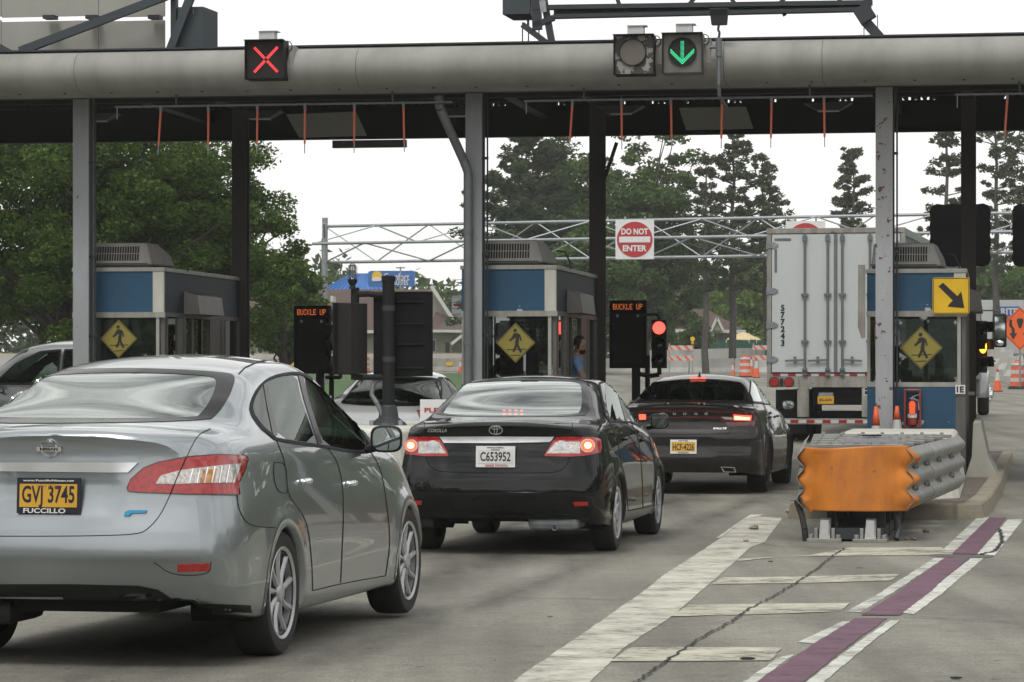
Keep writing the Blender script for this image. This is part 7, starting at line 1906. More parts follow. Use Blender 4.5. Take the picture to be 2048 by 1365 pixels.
def dne(px, py, label):
    d = DA + (DB - DA) * ((px - 650) / (2120 - 650)); p = at(px, py, d - 2.6); s = thing('do_not_enter_sign', label, 'sign', p, -.09, 'DO NOT ENTER signs on the gantry')
    MB().box((0, 0, 0), (1.58, .03, 1.62)).build('plate', 'sign_white', s)
    MB().disc((0, -.024, 0), .73, .012, 'y', 48).build('red_disc', 'sign_red', s)
    MB().box((0, -.036, .0), (1.28, .01, .24)).build('white_bar', 'sign_white', s)
    shift(text_mb('DO NOT', .33, .006, .012, 1.10), (0, -.037, .33)).build('lettering', 'sign_white', s); shift(text_mb('ENTER', .33, .006, .012, .98), (0, -.037, -.36)).build('lettering', 'sign_white', s)
    for x in (-.40, .42): MB().span((x - .04, .02, -.82), (x + .04, .10, .95)).build('bracket', 'galvanised', s)
    MB().span((-.5, .06, .3), (.5, .12, .38)).build('bracket', 'galvanised', s)
dne(1269.5, 479.5, 'square white DO NOT ENTER sign with a red disc, left one on the gantry')
dne(1611, 483, 'DO NOT ENTER sign mostly hidden behind the white trailer roof')

# ------------------------------------------------------------ trees
def leaf_mat(name, dark, light, scale=.6, sat=1.0):
    m, N, Lk, b = new_mat(name); setp(b, Roughness=0.55, Specular_IOR_Level=0.12)
    geo = N.new('ShaderNodeNewGeometry'); nz = noise_node(N, Lk, scale, 4, .6)
    r = ramp(N, Lk, geo.outputs['Random Per Island'], [(0.0, dark), (1.0, light)])
    r2 = ramp(N, Lk, nz.outputs['Fac'], [(.3, (.65, .68, .6)), (.7, (1.25, 1.2, 1.1))])
    c_ = mix(N, Lk, 1.0, r.outputs['Color'], r2.outputs['Color'], 'MULTIPLY')
    Lk.new(c_, b.inputs['Base Color'])
    out = [n for n in N if n.type == 'OUTPUT_MATERIAL'][0]; tr = N.new('ShaderNodeBsdfTranslucent'); Lk.new(c_, tr.inputs['Color']); mx = N.new('ShaderNodeMixShader'); mx.inputs[0].default_value = .28
    Lk.new(b.outputs[0], mx.inputs[1]); Lk.new(tr.outputs[0], mx.inputs[2]); Lk.new(mx.outputs[0], out.inputs['Surface'])
    return m
leaf_mat('leaf_maple', (0.040, 0.078, 0.017), (0.105, 0.175, 0.036), .5)
leaf_mat('leaf_bright', (0.085, 0.150, 0.026), (0.19, 0.28, 0.060), .3)
leaf_mat('leaf_mid', (0.045, 0.090, 0.028), (0.115, 0.185, 0.052), .3)
leaf_mat('leaf_pine', (0.048, 0.068, 0.038), (0.105, 0.135, 0.068), .4)
leaf_mat('leaf_dark', (0.038, 0.064, 0.036), (0.085, 0.125, 0.060), .4)
def leaves(C, R, n_per, size, elong=1.0, flat=.6, rng=RNG):
    """leaf-sized quads scattered through clumps: C (n,3) centres, R (n,) radii"""
    n = len(C) * n_per
    c_ = np.repeat(C, n_per, 0); r_ = np.repeat(R, n_per)
    d = rng.normal(size=(n, 3)); d /= np.linalg.norm(d, axis=1)[:, None]
    rad = rng.random(n) ** .45; p = c_ + d * (r_ * rad)[:, None] * np.array([1, 1, flat])
    u = rng.normal(size=(n, 3)); u[:, 2] *= .6; u /= np.linalg.norm(u, axis=1)[:, None]; w = np.cross(u, rng.normal(size=(n, 3))); w /= np.linalg.norm(w, axis=1)[:, None]
    s_ = size * (.6 + .8 * rng.random(n))[:, None]
    a = p - u * s_ * elong; b = p + w * s_ * .5; c2 = p + u * s_ * elong; d2 = p - w * s_ * .5
    V = np.stack([a, b, c2, d2], 1).reshape(-1, 3); return V, np.arange(len(V)).reshape(-1, 4)
def branches(mb, base, tip, r0, r1, segs=4, wob=.12):
    P = [Vector(base).lerp(Vector(tip), k / segs) + Vector((random.uniform(-wob, wob), random.uniform(-wob, wob), random.uniform(-wob, wob) * .5)) * (0 if k in (0, segs) else 1) for k in range(segs + 1)]
    for k in range(segs): mb.tube(P[k], P[k + 1], r0 + (r1 - r0) * k / segs, 7, r0 + (r1 - r0) * (k + 1) / segs, cap=False)
    return P
def broadleaf(label, x, y, h, rad, mat, clumps=150, n_per=220, leaf=.10, crad=.9, lo=.22, seed=1, bark='bark', group=None, squash=1.0, droop=0, name='broadleaf_tree', shell=.55):
    rng = np.random.default_rng(seed); random.seed(seed)
    t = thing(name, label, 'tree', (x, y, gz(y)), 0, group)
    cz = h * (lo + 1) / 2; rz = h * (1 - lo) / 2
    d = rng.normal(size=(clumps, 3)); d /= np.linalg.norm(d, axis=1)[:, None]; q = shell + (1 - shell) * rng.random(clumps)
    lump = 1 + .20 * np.sin(d[:, 0] * 4.1 + seed) * np.cos(d[:, 2] * 3.3 + seed * 2) + .10 * np.clip(rng.normal(size=clumps), -1.5, .8)
    C = d * (q * lump)[:, None] * np.array([rad, rad * squash, rz]) + np.array([0, 0, cz]); R = crad * (.6 + .8 * rng.random(clumps))
    V, Q = leaves(C, R, n_per, leaf, rng=rng, flat=.62)
    m = MB(); top = (0, 0, h * .75); Pt = branches(m, (0, 0, -.2), top, rad * .055 + .12, .06, 6, .25)
    for k in range(0, clumps, max(1, clumps // 46)):
        c_ = C[k]; b = Pt[min(5, 1 + int(4 * max(0, (c_[2] - h * .15) / h)))]
        branches(m, b, tuple(c_), .07 + rad * .006, .018, 4, .25)
    m.build('trunk', bark, t, True)
    fast_mesh('crown', V, Q, mat, t)
    return t
def pine(label, x, y, h, rad, mat='leaf_pine', lo=.35, whorls=22, seed=1, dens=1.0, leaf=.13, name='pine_tree', bark='bark_grey', lean=0, gap=.25, group='tall thin pines beyond the toll booths', taper=1.0, droop=.0):
    rng = np.random.default_rng(seed); random.seed(seed)
    t = thing(name, label, 'tree', (x, y, gz(y)), 0, group); m = MB()
    Pt = branches(m, (0, 0, -.2), (lean, 0, h * .98), .10 + h * .010, .03, 8, .10)
    C = []; R = []
    for w in range(whorls):
        t_ = lo + (1 - lo) * (w + rng.random() * .7) / whorls; z = h * t_
        env = rad * (min(1, (1 - t_) * 2.2 + .10) ** taper) * (.55 + .45 * min(1, (t_ - lo) * 5 + .2))
        nb = int(4 + 3 * rng.random())
        for k in range(nb):
            if rng.random() < gap: continue
            a = rng.random() * 6.283; L_ = env * (.35 + .85 * rng.random()); up = .02 + .38 * t_ - droop + .25 * (rng.random() - .5)
            base = Vector((lean * t_, 0, z)); tip = base + Vector((math.cos(a) * L_, math.sin(a) * L_, L_ * up))
            branches(m, base, tip, .022 + .012 * L_, .012, 2, .05)
            for j in range(max(2, int(L_ * 2.4 * dens))):
                f = .35 + .65 * (j + rng.random()) / max(2, int(L_ * 2.4 * dens)); C.append(tuple(base.lerp(tip, f) + Vector((rng.normal() * .16 * L_ * .5, rng.normal() * .16 * L_ * .5, .05 + rng.random() * .1)))); R.append(.10 + .20 * rng.random() + .04 * L_)
    C.append((lean, 0, h)); R.append(.25)
    V, Q = leaves(np.array(C), np.array(R), int(46 * dens), leaf * .8, 1.3, .8, rng)
    m.build('trunk', bark, t, True); fast_mesh('crown', V, Q, mat, t)
    return t
def xat(px, d): return (px - 1024) * d / F
# left group
broadleaf('huge leafy maple filling the view behind the left booth', xat(150, 76), 76, 8.9, 4.5, 'leaf_maple', 300, 400, .060, .60, .14, 3, shell=.22)
broadleaf('broad maple between the left booth and the lattice gantry', xat(412, 80), 80, 8.7, 2.62, 'leaf_maple', 210, 380, .060, .54, .12, 5, shell=.22)
broadleaf('leafy maple at the left edge behind the grey wagon', xat(-120, 84), 84, 9.6, 4.0, 'leaf_maple', 110, 220, .10, .75, .12, 8, shell=.35)
# right group
broadleaf('tall leafy tree right of the middle booth column, beyond the gantry', xat(1290, 172), 172, 14.6, 3.6, 'leaf_mid', 130, 190, .15, .90, .14, 11, shell=.34)
broadleaf('tall leafy tree showing between the two middle columns', xat(1130, 176), 176, 14.6, 3.2, 'leaf_mid', 120, 190, .15, .90, .14, 12, shell=.34)
pine('dark spruce with upswept tips left of the leafy trees', xat(1065, 165), 165, 13.6, 3.6, 'leaf_dark', .05, 36, 13, 1.3, .14, 'spruce_tree', gap=.12, group=None, taper=.8)
broadleaf('small bright leafy tree beside the middle booth', xat(1180, 160), 160, 8.4, 2.2, 'leaf_mid', 70, 200, .13, .8, .08, 14)
pine('tallest slender pine left of the white trailer', xat(1465, 175), 175, 15.2, 2.9, 'leaf_pine', .30, 24, 21, 1.0, .13, gap=.25)
pine('leaning thin pine just left of the white trailer', xat(1535, 180), 180, 13.0, 2.6, 'leaf_pine', .36, 20, 22, .9, .13, gap=.30, lean=-.3)
pine('thin pine trunk crossing the do-not-enter gantry, nearer the sign', xat(1412, 168), 168, 12.2, 2.1, 'leaf_pine', .36, 16, 23, .9, .13, gap=.35)
pine('rounded pine top above the white trailer', xat(1705, 185), 185, 13.6, 1.75, 'leaf_pine', .60, 13, 24, 1.2, .13, gap=.12, taper=.6)
pine('scraggly pine seen left of the right rear column', xat(1892, 170), 170, 15.6, 1.6, 'leaf_pine', .40, 18, 25, .9, .13, gap=.35, taper=.5)
pine('tall pine right of the right rear column', xat(1990, 172), 172, 16.4, 2.2, 'leaf_pine', .34, 22, 26, .9, .13, gap=.25, taper=.5)
pine('tall pine at the right edge of the view', xat(2062, 168), 168, 16.5, 2.2, 'leaf_pine', .34, 22, 27, .9, .13, gap=.25, taper=.5)
for k, (px, d, h, r_) in enumerate(((1330, 232, 7.6, 2.6), (1425, 236, 7.6, 3.0), (1500, 230, 8.0, 3.0), (1560, 234, 7.0, 2.6), (1240, 226, 8.0, 2.8), (1610, 236, 7, 3))):
    lb = ['bushy tree behind the cream parasol house, nearest the signal', 'bushy tree over the roof of the far house', 'bright bushy tree behind the cream parasol', 'bright bushy tree against the trailer edge', 'bushy tree behind the right BUCKLE UP board', 'bushy tree hidden behind the white trailer'][k]
    broadleaf(lb, xat(px, d), d, h, r_, 'leaf_bright' if k in (2, 3) else 'leaf_mid', 60, 190, .17, 1.1, .02, 31 + k, name='bushy_tree')
for k, (px, d, h, r_) in enumerate(((1930, 200, 7.0, 2.4), (2000, 195, 8.0, 2.6), (2075, 200, 7.4, 2.6))):
    lb = ['bright bushy tree behind the amber signal', 'bright bushy tree above the RITE AID trailer', 'bright bushy tree at the right edge above the orange diamond sign'][k]
    broadleaf(lb, xat(px, d), d, h, r_, 'leaf_bright' if k != 1 else 'leaf_mid', 60, 190, .17, 1.1, .02, 41 + k, name='bushy_tree')
for k, (px, d, h, r_) in enumerate(((1335, 190, 3.2, .9), (1392, 188, 3.4, .8))):
    broadleaf(['young tree in front of the far house, left of its gable', 'young tree in front of the far house wall'][k], xat(px, d), d, h, r_, 'leaf_mid', 34, 150, .12, .5, .15, 51 + k, name='young_tree')
broadleaf('drooping tree in front of the hotel, at the edge of the maple', xat(560, 92), 92, 4.8, 1.0, 'leaf_maple', 40, 210, .085, .5, .30, 60)

# distant woods: masses beside the view and behind the camera added to darken reflections
def woods(pts, hmin, hmax, seed, label, depth=14, n=900, cr=3.2, per=26, leaf=.9):
    rng = np.random.default_rng(seed); C = []; R = []
    seg = [(Vector(a), Vector(b)) for a, b in zip(pts, pts[1:])]; tot = sum((b - a).length for a, b in seg)
    for a, b in seg:
        k = int(n * (b - a).length / tot); t = (b - a).normalized(); q = Vector((-t.y, t.x))
        for _ in range(k):
            f = rng.random(); p = a.lerp(b, f) + q * rng.random() * depth; hh = hmin + (hmax - hmin) * (.5 + .5 * math.sin(f * 23 + seed)) ; z = rng.random() ** .8 * hh
            C.append((p.x, p.y, z + gz(p.y))); R.append(cr * (.6 + .7 * rng.random()))
    V, Q = leaves(np.array(C), np.array(R), per, leaf, 1.0, .8, rng)
    o = fast_mesh('far_woods', V, Q, 'leaf_mid'); tag(o, label, 'woods', kind='stuff')
woods([(70, -30), (62, 40), (58, 90), (60, 160), (75, 230)], 9, 15, 3, 'added dense wood out of view on the right, darkening reflections', 14, 900)
woods([(-75, 230), (-62, 150), (-58, 80), (-60, 0), (-50, -60)], 9, 15, 4, 'added dense wood out of view on the left, darkening reflections', 14, 900)
woods([(80, 250), (20, 262), (-80, 255)], 6, 9, 5, 'low distant wood closing the view behind the houses', 10, 700, 2.4, 40, .5)
woods([(-70, -90), (0, -95), (90, -80)], 12, 18, 6, 'added unseen wood behind the viewer, darkening reflections on the cars', 14, 700)

# ------------------------------------------------------------ buildings
def zz(py, d): return HC - (py - HY) * d / F
DH = 215.0
ht = thing('hotel', 'long low hotel with a brown shingle roof behind the maple and sign pole', 'building', (xat(690, DH), DH, gz(DH)), 0)
b0 = gz(DH); X = lambda px: xat(px, DH) - xat(690, DH); Z = lambda py: zz(py, DH) - b0
MB().span((X(430), .6, 0), (X(880), 12, Z(662))).build('wall', 'siding', ht)
MB().prism([(-.2, Z(664)), (6.5, Z(574)), (13, Z(664))], X(420), X(862), 'x').build('roof', 'roof_brown', ht)
MB().prism([(X(862), Z(574)), (X(905), Z(640)), (X(820), Z(640))], 1.5, 10).build('gable', 'siding', ht)
MB().beam((X(862), .9, Z(572)), (X(908), .9, Z(643)), .5, .25).build('gable_trim', 'trim_white', ht)
MB().add([(X(856), -4.5, Z(664)), (X(946), -4.5, Z(664)), (X(875), 3, Z(612)), (X(918), 3, Z(634)), (X(850), 9, Z(620)), (X(960), 9, Z(660))], [(0, 1, 3, 2), (2, 3, 5, 4)]).build('porch_roof', 'roof_brown', ht)
MB().span((X(850), -4.6, Z(667)), (X(942), -4.2, Z(662))).span((X(430), -.35, Z(667)), (X(850), -.1, Z(661))).build('eave_trim', 'trim_white', ht)
MB().span((X(850), -3.4, 0), (X(905), .6, Z(667))).span((X(905), -2, 0), (X(952), 4, Z(667))).build('wing_wall', 'siding', ht)
MB().beam((X(952), -4.4, Z(652)), (X(905), -4.4, Z(690)), .2, .2).build('brace_trim', 'trim_white', ht)
for px in (512, 556, 600, 640, 862, 925): 
    y_ = .55 if px < 800 else (-3.45 if px < 905 else -2.05); w = MB().span((X(px), y_ - .05, Z(706)), (X(px + 13), y_, Z(680))).build('window', 'trim_white', ht); MB().span((X(px + 2), y_ - .08, Z(704)), (X(px + 11), y_ - .05, Z(682))).build('pane', 'window_dark', w)
MB().span((X(893), -3.48, Z(735)), (X(901), -3.42, Z(686))).build('shutter', 'window_dark', ht)
for px in (625, 663):
    MB().span((X(px - 2), -.0, Z(604)), (X(px + 3), 3.5, Z(592))).build('roof_vent', 'trim_white', ht)
DS = 240.0; rb = thing('blue_turret_roof', 'bright blue pyramid roof rising behind the brown hotel roof', 'building', (xat(715, DS), DS, gz(DS)), 0)
B = lambda px: xat(px, DS) - xat(715, DS); bz = lambda py: zz(py, DS) - gz(DS)
MB().span((B(655), 0, 0), (B(775), 5, bz(578))).build('wall', 'siding', rb)
MB().add([(B(640), -.6, bz(582)), (B(790), -.6, bz(582)), (B(790), 5.6, bz(582)), (B(640), 5.6, bz(582)), (B(700), 2.2, bz(546)), (B(735), 2.2, bz(546))], [(0, 1, 5, 4), (1, 2, 5), (2, 3, 4, 5), (3, 0, 4)]).build('roof', 'roof_blue', rb)
m = MB()
for k in range(16): m.beam((B(645 + k * 9), -.62, bz(581)), (B(700 + k * 2.3), 2.15, bz(546)), .06, .10)
m.build('standing_seams', 'roof_blue', rb)
DQ = 232.0; sg_ = thing('hotel_sign', 'blue rounded hotel sign lettered Comfort Suites with a yellow sun disc', 'sign', (xat(783, DQ), DQ, gz(DQ)), 0)
Bq = lambda px: xat(px, DQ) - xat(783, DQ); qz = lambda py: zz(py, DQ) - gz(DQ)
pr = rsq(1, .2); MB().prism([(x * (Bq(829) - Bq(736)) / 2, z * (qz(542) - qz(574)) / 2 + qz(558)) for x, z in pr], 0, .5).build('panel', 'sign_blue', sg_)
MB().disc((Bq(754), -.03, qz(553)), .40, .05).build('sun_disc', 'sign_yellow', sg_); MB().prism([(Bq(743), qz(558)), (Bq(754), qz(554)), (Bq(765), qz(556)), (Bq(766), qz(562)), (Bq(745), qz(563))], -.08, -.06).build('wave', 'sign_white', sg_)
shift(text_mb('Comfort', .8, .02, .01, 2.0), (Bq(793), -.04, qz(554))).build('lettering', 'sign_white', sg_); shift(text_mb('SUITES', .5, .02, .01, 1.1), (Bq(802), -.04, qz(566))).build('lettering', 'sign_white', sg_)
MB().span((-.3, .1, 0), (.3, .4, qz(574))).build('post', 'trim_white', sg_)
lp = thing('lamp_post', 'slender twin-arm lamp post in front of the blue hotel sign', 'lamp post', (xat(801, 225), 225, gz(225)), 0)
MB().tube((0, 0, 0), (0, 0, zz(534, 225) - gz(225)), .10, 10, .06).build('pole', 'galvanised', lp, auto=True); MB().box((0, 0, zz(536, 225) - gz(225)), (.7, .2, .08)).build('lamp_head', 'galvanised', lp)
ug_ = thing('metal_building', 'pale grey corrugated building left of the middle column', 'building', (xat(925, 235), 235, gz(235)), 0)
MB().span((-.85, 0, 0), (6, 8, zz(592, 235) - gz(235))).build('wall', 'metal_grey_siding', ug_)
m = MB()
for k in range(14): m.span((-.85, -.03, 1 + k * .45), (6, 0, 1.04 + k * .45))
m.build('siding_lines', 'steel_dark', ug_)
# house on the right
D2 = 205.0; hs2 = thing('house', 'beige house with a brown hipped roof and a white-trimmed gable, beyond the wall', 'house', (xat(1420, D2), D2, gz(D2)), 0)
Y = lambda px: xat(px, D2) - xat(1420, D2); Zh = lambda py: zz(py, D2) - gz(D2)
MB().span((Y(1358), 0, 0), (Y(1480), 8, Zh(660))).build('wall', 'siding', hs2)
MB().add([(Y(1350), -.5, Zh(662)), (Y(1490), -.5, Zh(662)), (Y(1490), 9, Zh(662)), (Y(1350), 9, Zh(662)), (Y(1392), 4, Zh(616)), (Y(1420), 4, Zh(616))], [(0, 1, 5, 4), (1, 2, 5), (2, 3, 4, 5), (3, 0, 4)]).build('roof', 'roof_brown', hs2)
MB().add([(Y(1340), -.1, Zh(640)), (Y(1385), -.1, Zh(640)), (Y(1362), -.1, Zh(585)), (Y(1340), 7, Zh(640)), (Y(1385), 7, Zh(640)), (Y(1362), 7, Zh(585))], [(0, 1, 2), (3, 5, 4), (0, 2, 5, 3), (1, 4, 5, 2)]).build('roof', 'roof_brown', hs2)
MB().beam((Y(1350), -.55, Zh(662)), (Y(1490), -.55, Zh(664)), .2, .22).build('eave_trim', 'trim_white', hs2)
MB().prism([(Y(1421), Zh(662)), (Y(1443), Zh(662)), (Y(1432), Zh(636))], -.9, .5).build('gable', 'siding', hs2)
for (p0, p1) in (((1420, 663), (1432, 636)), ((1432, 636), (1445, 663))): MB().beam((Y(p0[0]), -.95, Zh(p0[1])), (Y(p1[0]), -.95, Zh(p1[1])), .2, .16).build('gable_trim', 'trim_white', hs2)
MB().span((Y(1421), -.85, 0), (Y(1427), -.4, Zh(660))).build('porch_post', 'siding', hs2)
for px in (1427, 1439, 1374): w = MB().span((Y(px), -.06, Zh(690)), (Y(px + 8), 0, Zh(667))).build('window', 'trim_white', hs2); MB().span((Y(px + 1.2), -.09, Zh(689)), (Y(px + 6.8), -.06, Zh(668))).build('pane', 'window_dark', w)
um = thing('parasol', 'cream two-tier garden parasol beside the far house', 'parasol', (xat(1487, 200), 200, gz(200)), 0)
q = lambda py: zz(py, 200) - gz(200)
MB().tube((0, 0, 0), (0, 0, q(668)), .05).build('pole', 'wood_post', um); MB().lathe([(1.28, q(687)), (1.28, q(684)), (1.05, q(677)), (.45, q(670)), (.42, q(672))], (0, 0, 0), 12, caps=False).lathe([(.55, q(671)), (.35, q(667)), (0, q(665))], (0, 0, 0), 12, caps=False).build('canopy', 'umbrella_cream', um)

# fences, walls and barriers
def fence_run(name, label, cat, p0, p1, h, mat, post='wood_post', board=.15, step=2.4):
    a, b = Vector(p0), Vector(p1); r = thing(name, label, cat, (a.x, a.y, gz(a.y)), 0); L_ = (b - a).length; u = (b - a) / L_
    m = MB(); n = int(L_ / board)
    for k in range(n):
        p = u * (k + .5) * board; m.box((p.x, p.y, h / 2 + random.uniform(-.02, .02) + gz(a.y + p.y) - gz(a.y)), (board * .9, .02, h))
    m.build('boards', mat, r)
    for k in range(int(L_ / step) + 1):
        p = u * k * step; MB().box((p.x, p.y + .06, h / 2), (.09, .09, h)).build('post', post, r)
    return r
fence_run('wooden_fence', 'weathered wooden board fence in front of the hotel', 'fence', (xat(-60, 196), 196), (xat(950, 196), 196), 1.15, 'fence_wood')
fence_run('mesh_fence', 'dark green mesh fence on top of the white wall', 'fence', (xat(1300, 196), 196), (xat(1545, 196), 196), 2.0, 'mesh_green', 'steel_dark', .5, 3)
fence_run('mesh_fence', 'dark green screen fence behind the RITE AID trailer mirror', 'fence', (xat(1940, 192), 192), (xat(2075, 192), 192), 2.2, 'mesh_green', 'steel_dark', .5, 3)
wl = thing('road_wall', 'long plain white concrete wall below the green mesh fence', 'wall', (xat(1270, 186), 186, gz(186)), 0)
V = []; 
for k, (px, yt, d) in enumerate(((1270, 702, 188), (1340, 700, 188), (1420, 698, 186), (1480, 697, 184), (1560, 696, 181))):
    x = xat(px, d) - xat(1270, 186); zt_ = zz(yt, d) - gz(186); V += [(x, d - 186, -.5), (x, d - 186, zt_), (x, d - 186 + .3, zt_), (x, d - 186 + .3, -.5)]
pydata('wall', V, [(4 * k + q, 4 * k + q + 1, 4 * k + q + 5, 4 * k + q + 4) for k in range(4) for q in range(3)], 'jersey_white', wl)
wl2 = thing('road_wall', 'long grey-white concrete wall in front of the wooden fence', 'wall', (xat(-60, 190), 190, gz(190)), 0)
MB().span((0, 0, -.5), (xat(960, 190) - xat(-60, 190), .3, zz(708, 190) - gz(190))).build('wall', 'jersey_white', wl2)
jp = [(-.30, -.6), (.30, -.6), (.30, .08), (.14, .33), (.08, .84), (-.08, .84), (-.14, .33), (-.30, .08)]
def jersey_run(p0, p1, n, label, group, mat='jersey', z0=None, z1=None, mk=True, sc=1.0):
    a, b = Vector(p0), Vector(p1)
    for k in range(n):
        A = a.lerp(b, k / n); B_ = a.lerp(b, (k + 1) / n); d = (B_ - A); L_ = d.length; rz = math.atan2(d.y, d.x)
        z = gz(A.y) if z0 is None else z0 + (z1 - z0) * k / n
        r = thing('jersey_barrier', label % ['first', 'second', 'third', 'fourth', 'fifth', 'sixth', 'seventh', 'eighth', 'ninth', 'tenth', 'eleventh', 'twelfth'][k], 'concrete barrier', (A.x, A.y, z), rz, group)
        MB().prism([(y * sc, zq * sc) for y, zq in jp], .02, L_ - .02, 'x').build('barrier', mat, r, bevel=.015)
        if mk: MB().box((L_ * .5, -.16, .50), (.40, .03, .22)).build('reflector', 'sign_yellow', r)
jersey_run((xat(430, 179), 179), (xat(950, 181), 181), 5, 'grey barrier block with a yellow marker below the wooden fence, %s from the left', 'grey barrier blocks across the far road')
jersey_run((xat(1200, 172), 172), (xat(1560, 170), 170), 4, 'pale barrier block at the foot of the white wall, %s from the left', 'pale barrier blocks at the white wall', 'jersey_white', mk=False)
pts = [(1978, 150 + 22, 2.15), (1992, 158, 1.9), (2006, 146, 1.62), (2022, 135, 1.32), (2042, 126, 1.08), (2072, 118, .95), (2110, 110, .85)]
for k, ((p0, d0, z0), (p1, d1, z1)) in enumerate(zip(pts, pts[1:])):
    jersey_run((xat(p0, d0), d0), (xat(p1, d1), d1), 1, 'pale barrier block in the curved row beside the orange diamond sign, ' + ['farthest', 'second farthest', 'third farthest', 'fourth farthest', 'fifth farthest', 'nearest'][k] + ' one, %s', 'curved row of barrier blocks', 'jersey_white', z0, z1, True, 1.15)
for o in COL.objects:
    if o.name.startswith('jersey_barrier') and 'curved row' in o['label']: o['label'] = o['label'].replace(', first', '')

# drums, cones, barricades
def drum(px, py, d, label, z=None):
    p = thing('traffic_drum', label, 'traffic drum', (xat(px, d), d, gz(d) if z is None else z), 0, 'orange and white traffic drums')
    MB().lathe([(.36, 0), (.36, .05), (.30, .07)], (0, 0, 0), 20).build('base', 'rubber', p, auto=True)
    zs = [.07, .25, .40, .56, .71, .86, .98]; rr = lambda z: .30 - .06 * z
    for k, (a, b) in enumerate(zip(zs[:-1], zs[1:])):
        MB().lathe([(rr(a) + (.006 if k % 2 else 0), a), (rr(b) + (.006 if k % 2 else 0), b)], (0, 0, 0), 24, caps=(k == 5)).build('white_band' if k % 2 else 'orange_band', 'tape_white' if k % 2 else 'cone_orange', p, True)
    MB().lathe([(.20, .98), (.16, 1.03), (.05, 1.04)], (0, 0, 0), 16).path([(-.1, 0, 1.0), (-.06, 0, 1.1), (.06, 0, 1.1), (.1, 0, 1.0)], .02).build('handle', 'cone_orange', p, auto=True)
drum(2035, 755, 119, 'orange and white drum below the orange diamond sign, at the right edge')
drum(1490, 740, 150, 'orange and white drum just left of the white trailer')
drum(730, 735, 176, 'orange and white drum between the black signal and the black board')
drum(566, 730, 172, 'orange and white drum left of the left BUCKLE UP board')
cone(1995, 782, 111, 'tall cone with a white collar beside the right-edge drum', .92, (.45, .8), gz(111), .15, .36)
cone(921, 735, 176, 'cone standing on the far road left of the middle column', .80, (.45, .8), gz(176), .14, .36)
cone(1513, 760, 148, 'tall cone behind the left edge of the white trailer', 1.05, (.45, .8), gz(148), .16, .36)
cone(1503, 750, 152, 'slimmer cone between the drum and the white trailer', 1.1, (.5, .8), gz(152), .12, .36)
cone(1466, 760, 150, 'small thin cone left of the drum beside the trailer', .8, (.45, .8), gz(150), .10, .3)
ds = thing('diamond_sign', 'orange diamond sign with two black arrows parting round a divider', 'sign', (xat(2040, 116), 116, gz(116)), -.1)
K_ = 116 / F; zc = zz(658, 116) - gz(116); h = 44 * K_
MB().prism([(0, zc + h), (h, zc), (0, zc - h), (-h, zc)], 0, .02).build('plate', 'sign_orange', ds)
m = MB(); hb = h * .93; hi = h * .90
for k in range(4):
    t0, t1 = math.pi / 2 * k, math.pi / 2 * (k + 1); q2 = lambda r, t: (r * math.cos(t), zc + r * math.sin(t)); m.prism([q2(hb, t0), q2(hi, t0), q2(hi, t1), q2(hb, t1)], -.006, -.001)
m.build('border', 'ink_black', ds)
for s_ in (-1, 1):
    MB().prism([(s_ * x, zc + z) for x, z in ((.40, .35), (.30, .35), (.31, .15), (.20, -.02), (.20, -.18), (.10, -.16), (.26, -.42), (.42, -.16), (.32, -.18), (.32, -.02), (.42, .12))], -.008, -.001).build('arrow', 'ink_black', ds)
MB().prism([(-.10, zc + .40), (.10, zc + .40), (.13, zc + .30), (.04, zc + .02), (-.04, zc + .02), (-.13, zc + .30)], -.008, -.001).build('divider', 'ink_black', ds)
MB().tube((0, .05, .0), (0, .05, zc + .5), .04).build('post', 'galvanised', ds)
MB().box((0, .05, .04), (.9, .5, .08)).build('stand', 'steel_dark', ds)
def barricade(px, d, w, label, light=False, rot=0.0):
    r = thing('barricade', label, 'barricade', (xat(px, d), d, gz(d)), rot, 'striped road barricades')
    for z in (1.35, .82):
        pl = MB().span((-w / 2, -.02, z), (w / 2, .02, z + .24)).build('rail', 'tape_white', r)
        m = MB(); k = -w / 2 - .1
        while k < w / 2 - .05:
            a0, a1 = max(k, -w / 2), min(k + .17, w / 2); b0, b1 = max(min(k + .24, w / 2), -w / 2), max(min(k + .41, w / 2), -w / 2)
            if a1 > a0 + .01: m.prism([(a0, z + .24), (a1, z + .24), (b1, z), (b0, z)], -.03, -.022)
            k += .42
        m.build('stripe', 'cone_orange', pl)
    for x in (-w / 2 + .05, w / 2 - .05): MB().span((x - .03, .02, 0), (x + .03, .07, 1.7)).span((x - .03, -.5, 0), (x + .03, .55, .06)).build('upright', 'galvanised', r)
    if light:
        o = MB().lathe([(.0, 0), (.10, .0), (.12, .04), (.10, .08), (0, .08)], (w / 2 - .05, 0, 1.92), 16, 'y').build('warning_lamp', 'sign_yellow', r, auto=True); MB().span((w / 2 - .11, -.03, 1.68), (w / 2 + .01, .09, 1.80)).build('battery', 'sign_yellow', o)
    return r
barricade(1362, 152, 1.28, 'striped barricade with a yellow lamp, right of the lit red signal', True)
barricade(1530, 156, 1.3, 'striped barricade against the left edge of the white trailer', False)
sh = thing('sign_post', 'thin grey post standing on the far road left of the middle column', 'post', (xat(928, 150), 150, gz(150)), 0)
MB().span((-.03, -.03, 0), (.03, .03, 1.3)).build('post', 'galvanised', sh, bevel=.005); MB().box((0, 0, .02), (.3, .3, .04)).build('base', 'rubber', sh)
gt_ = thing('barrier_gate', 'red-and-white gate arm end at the left face of the middle column', 'gate arm', (xat(929, 43), 43, 0), RZ)
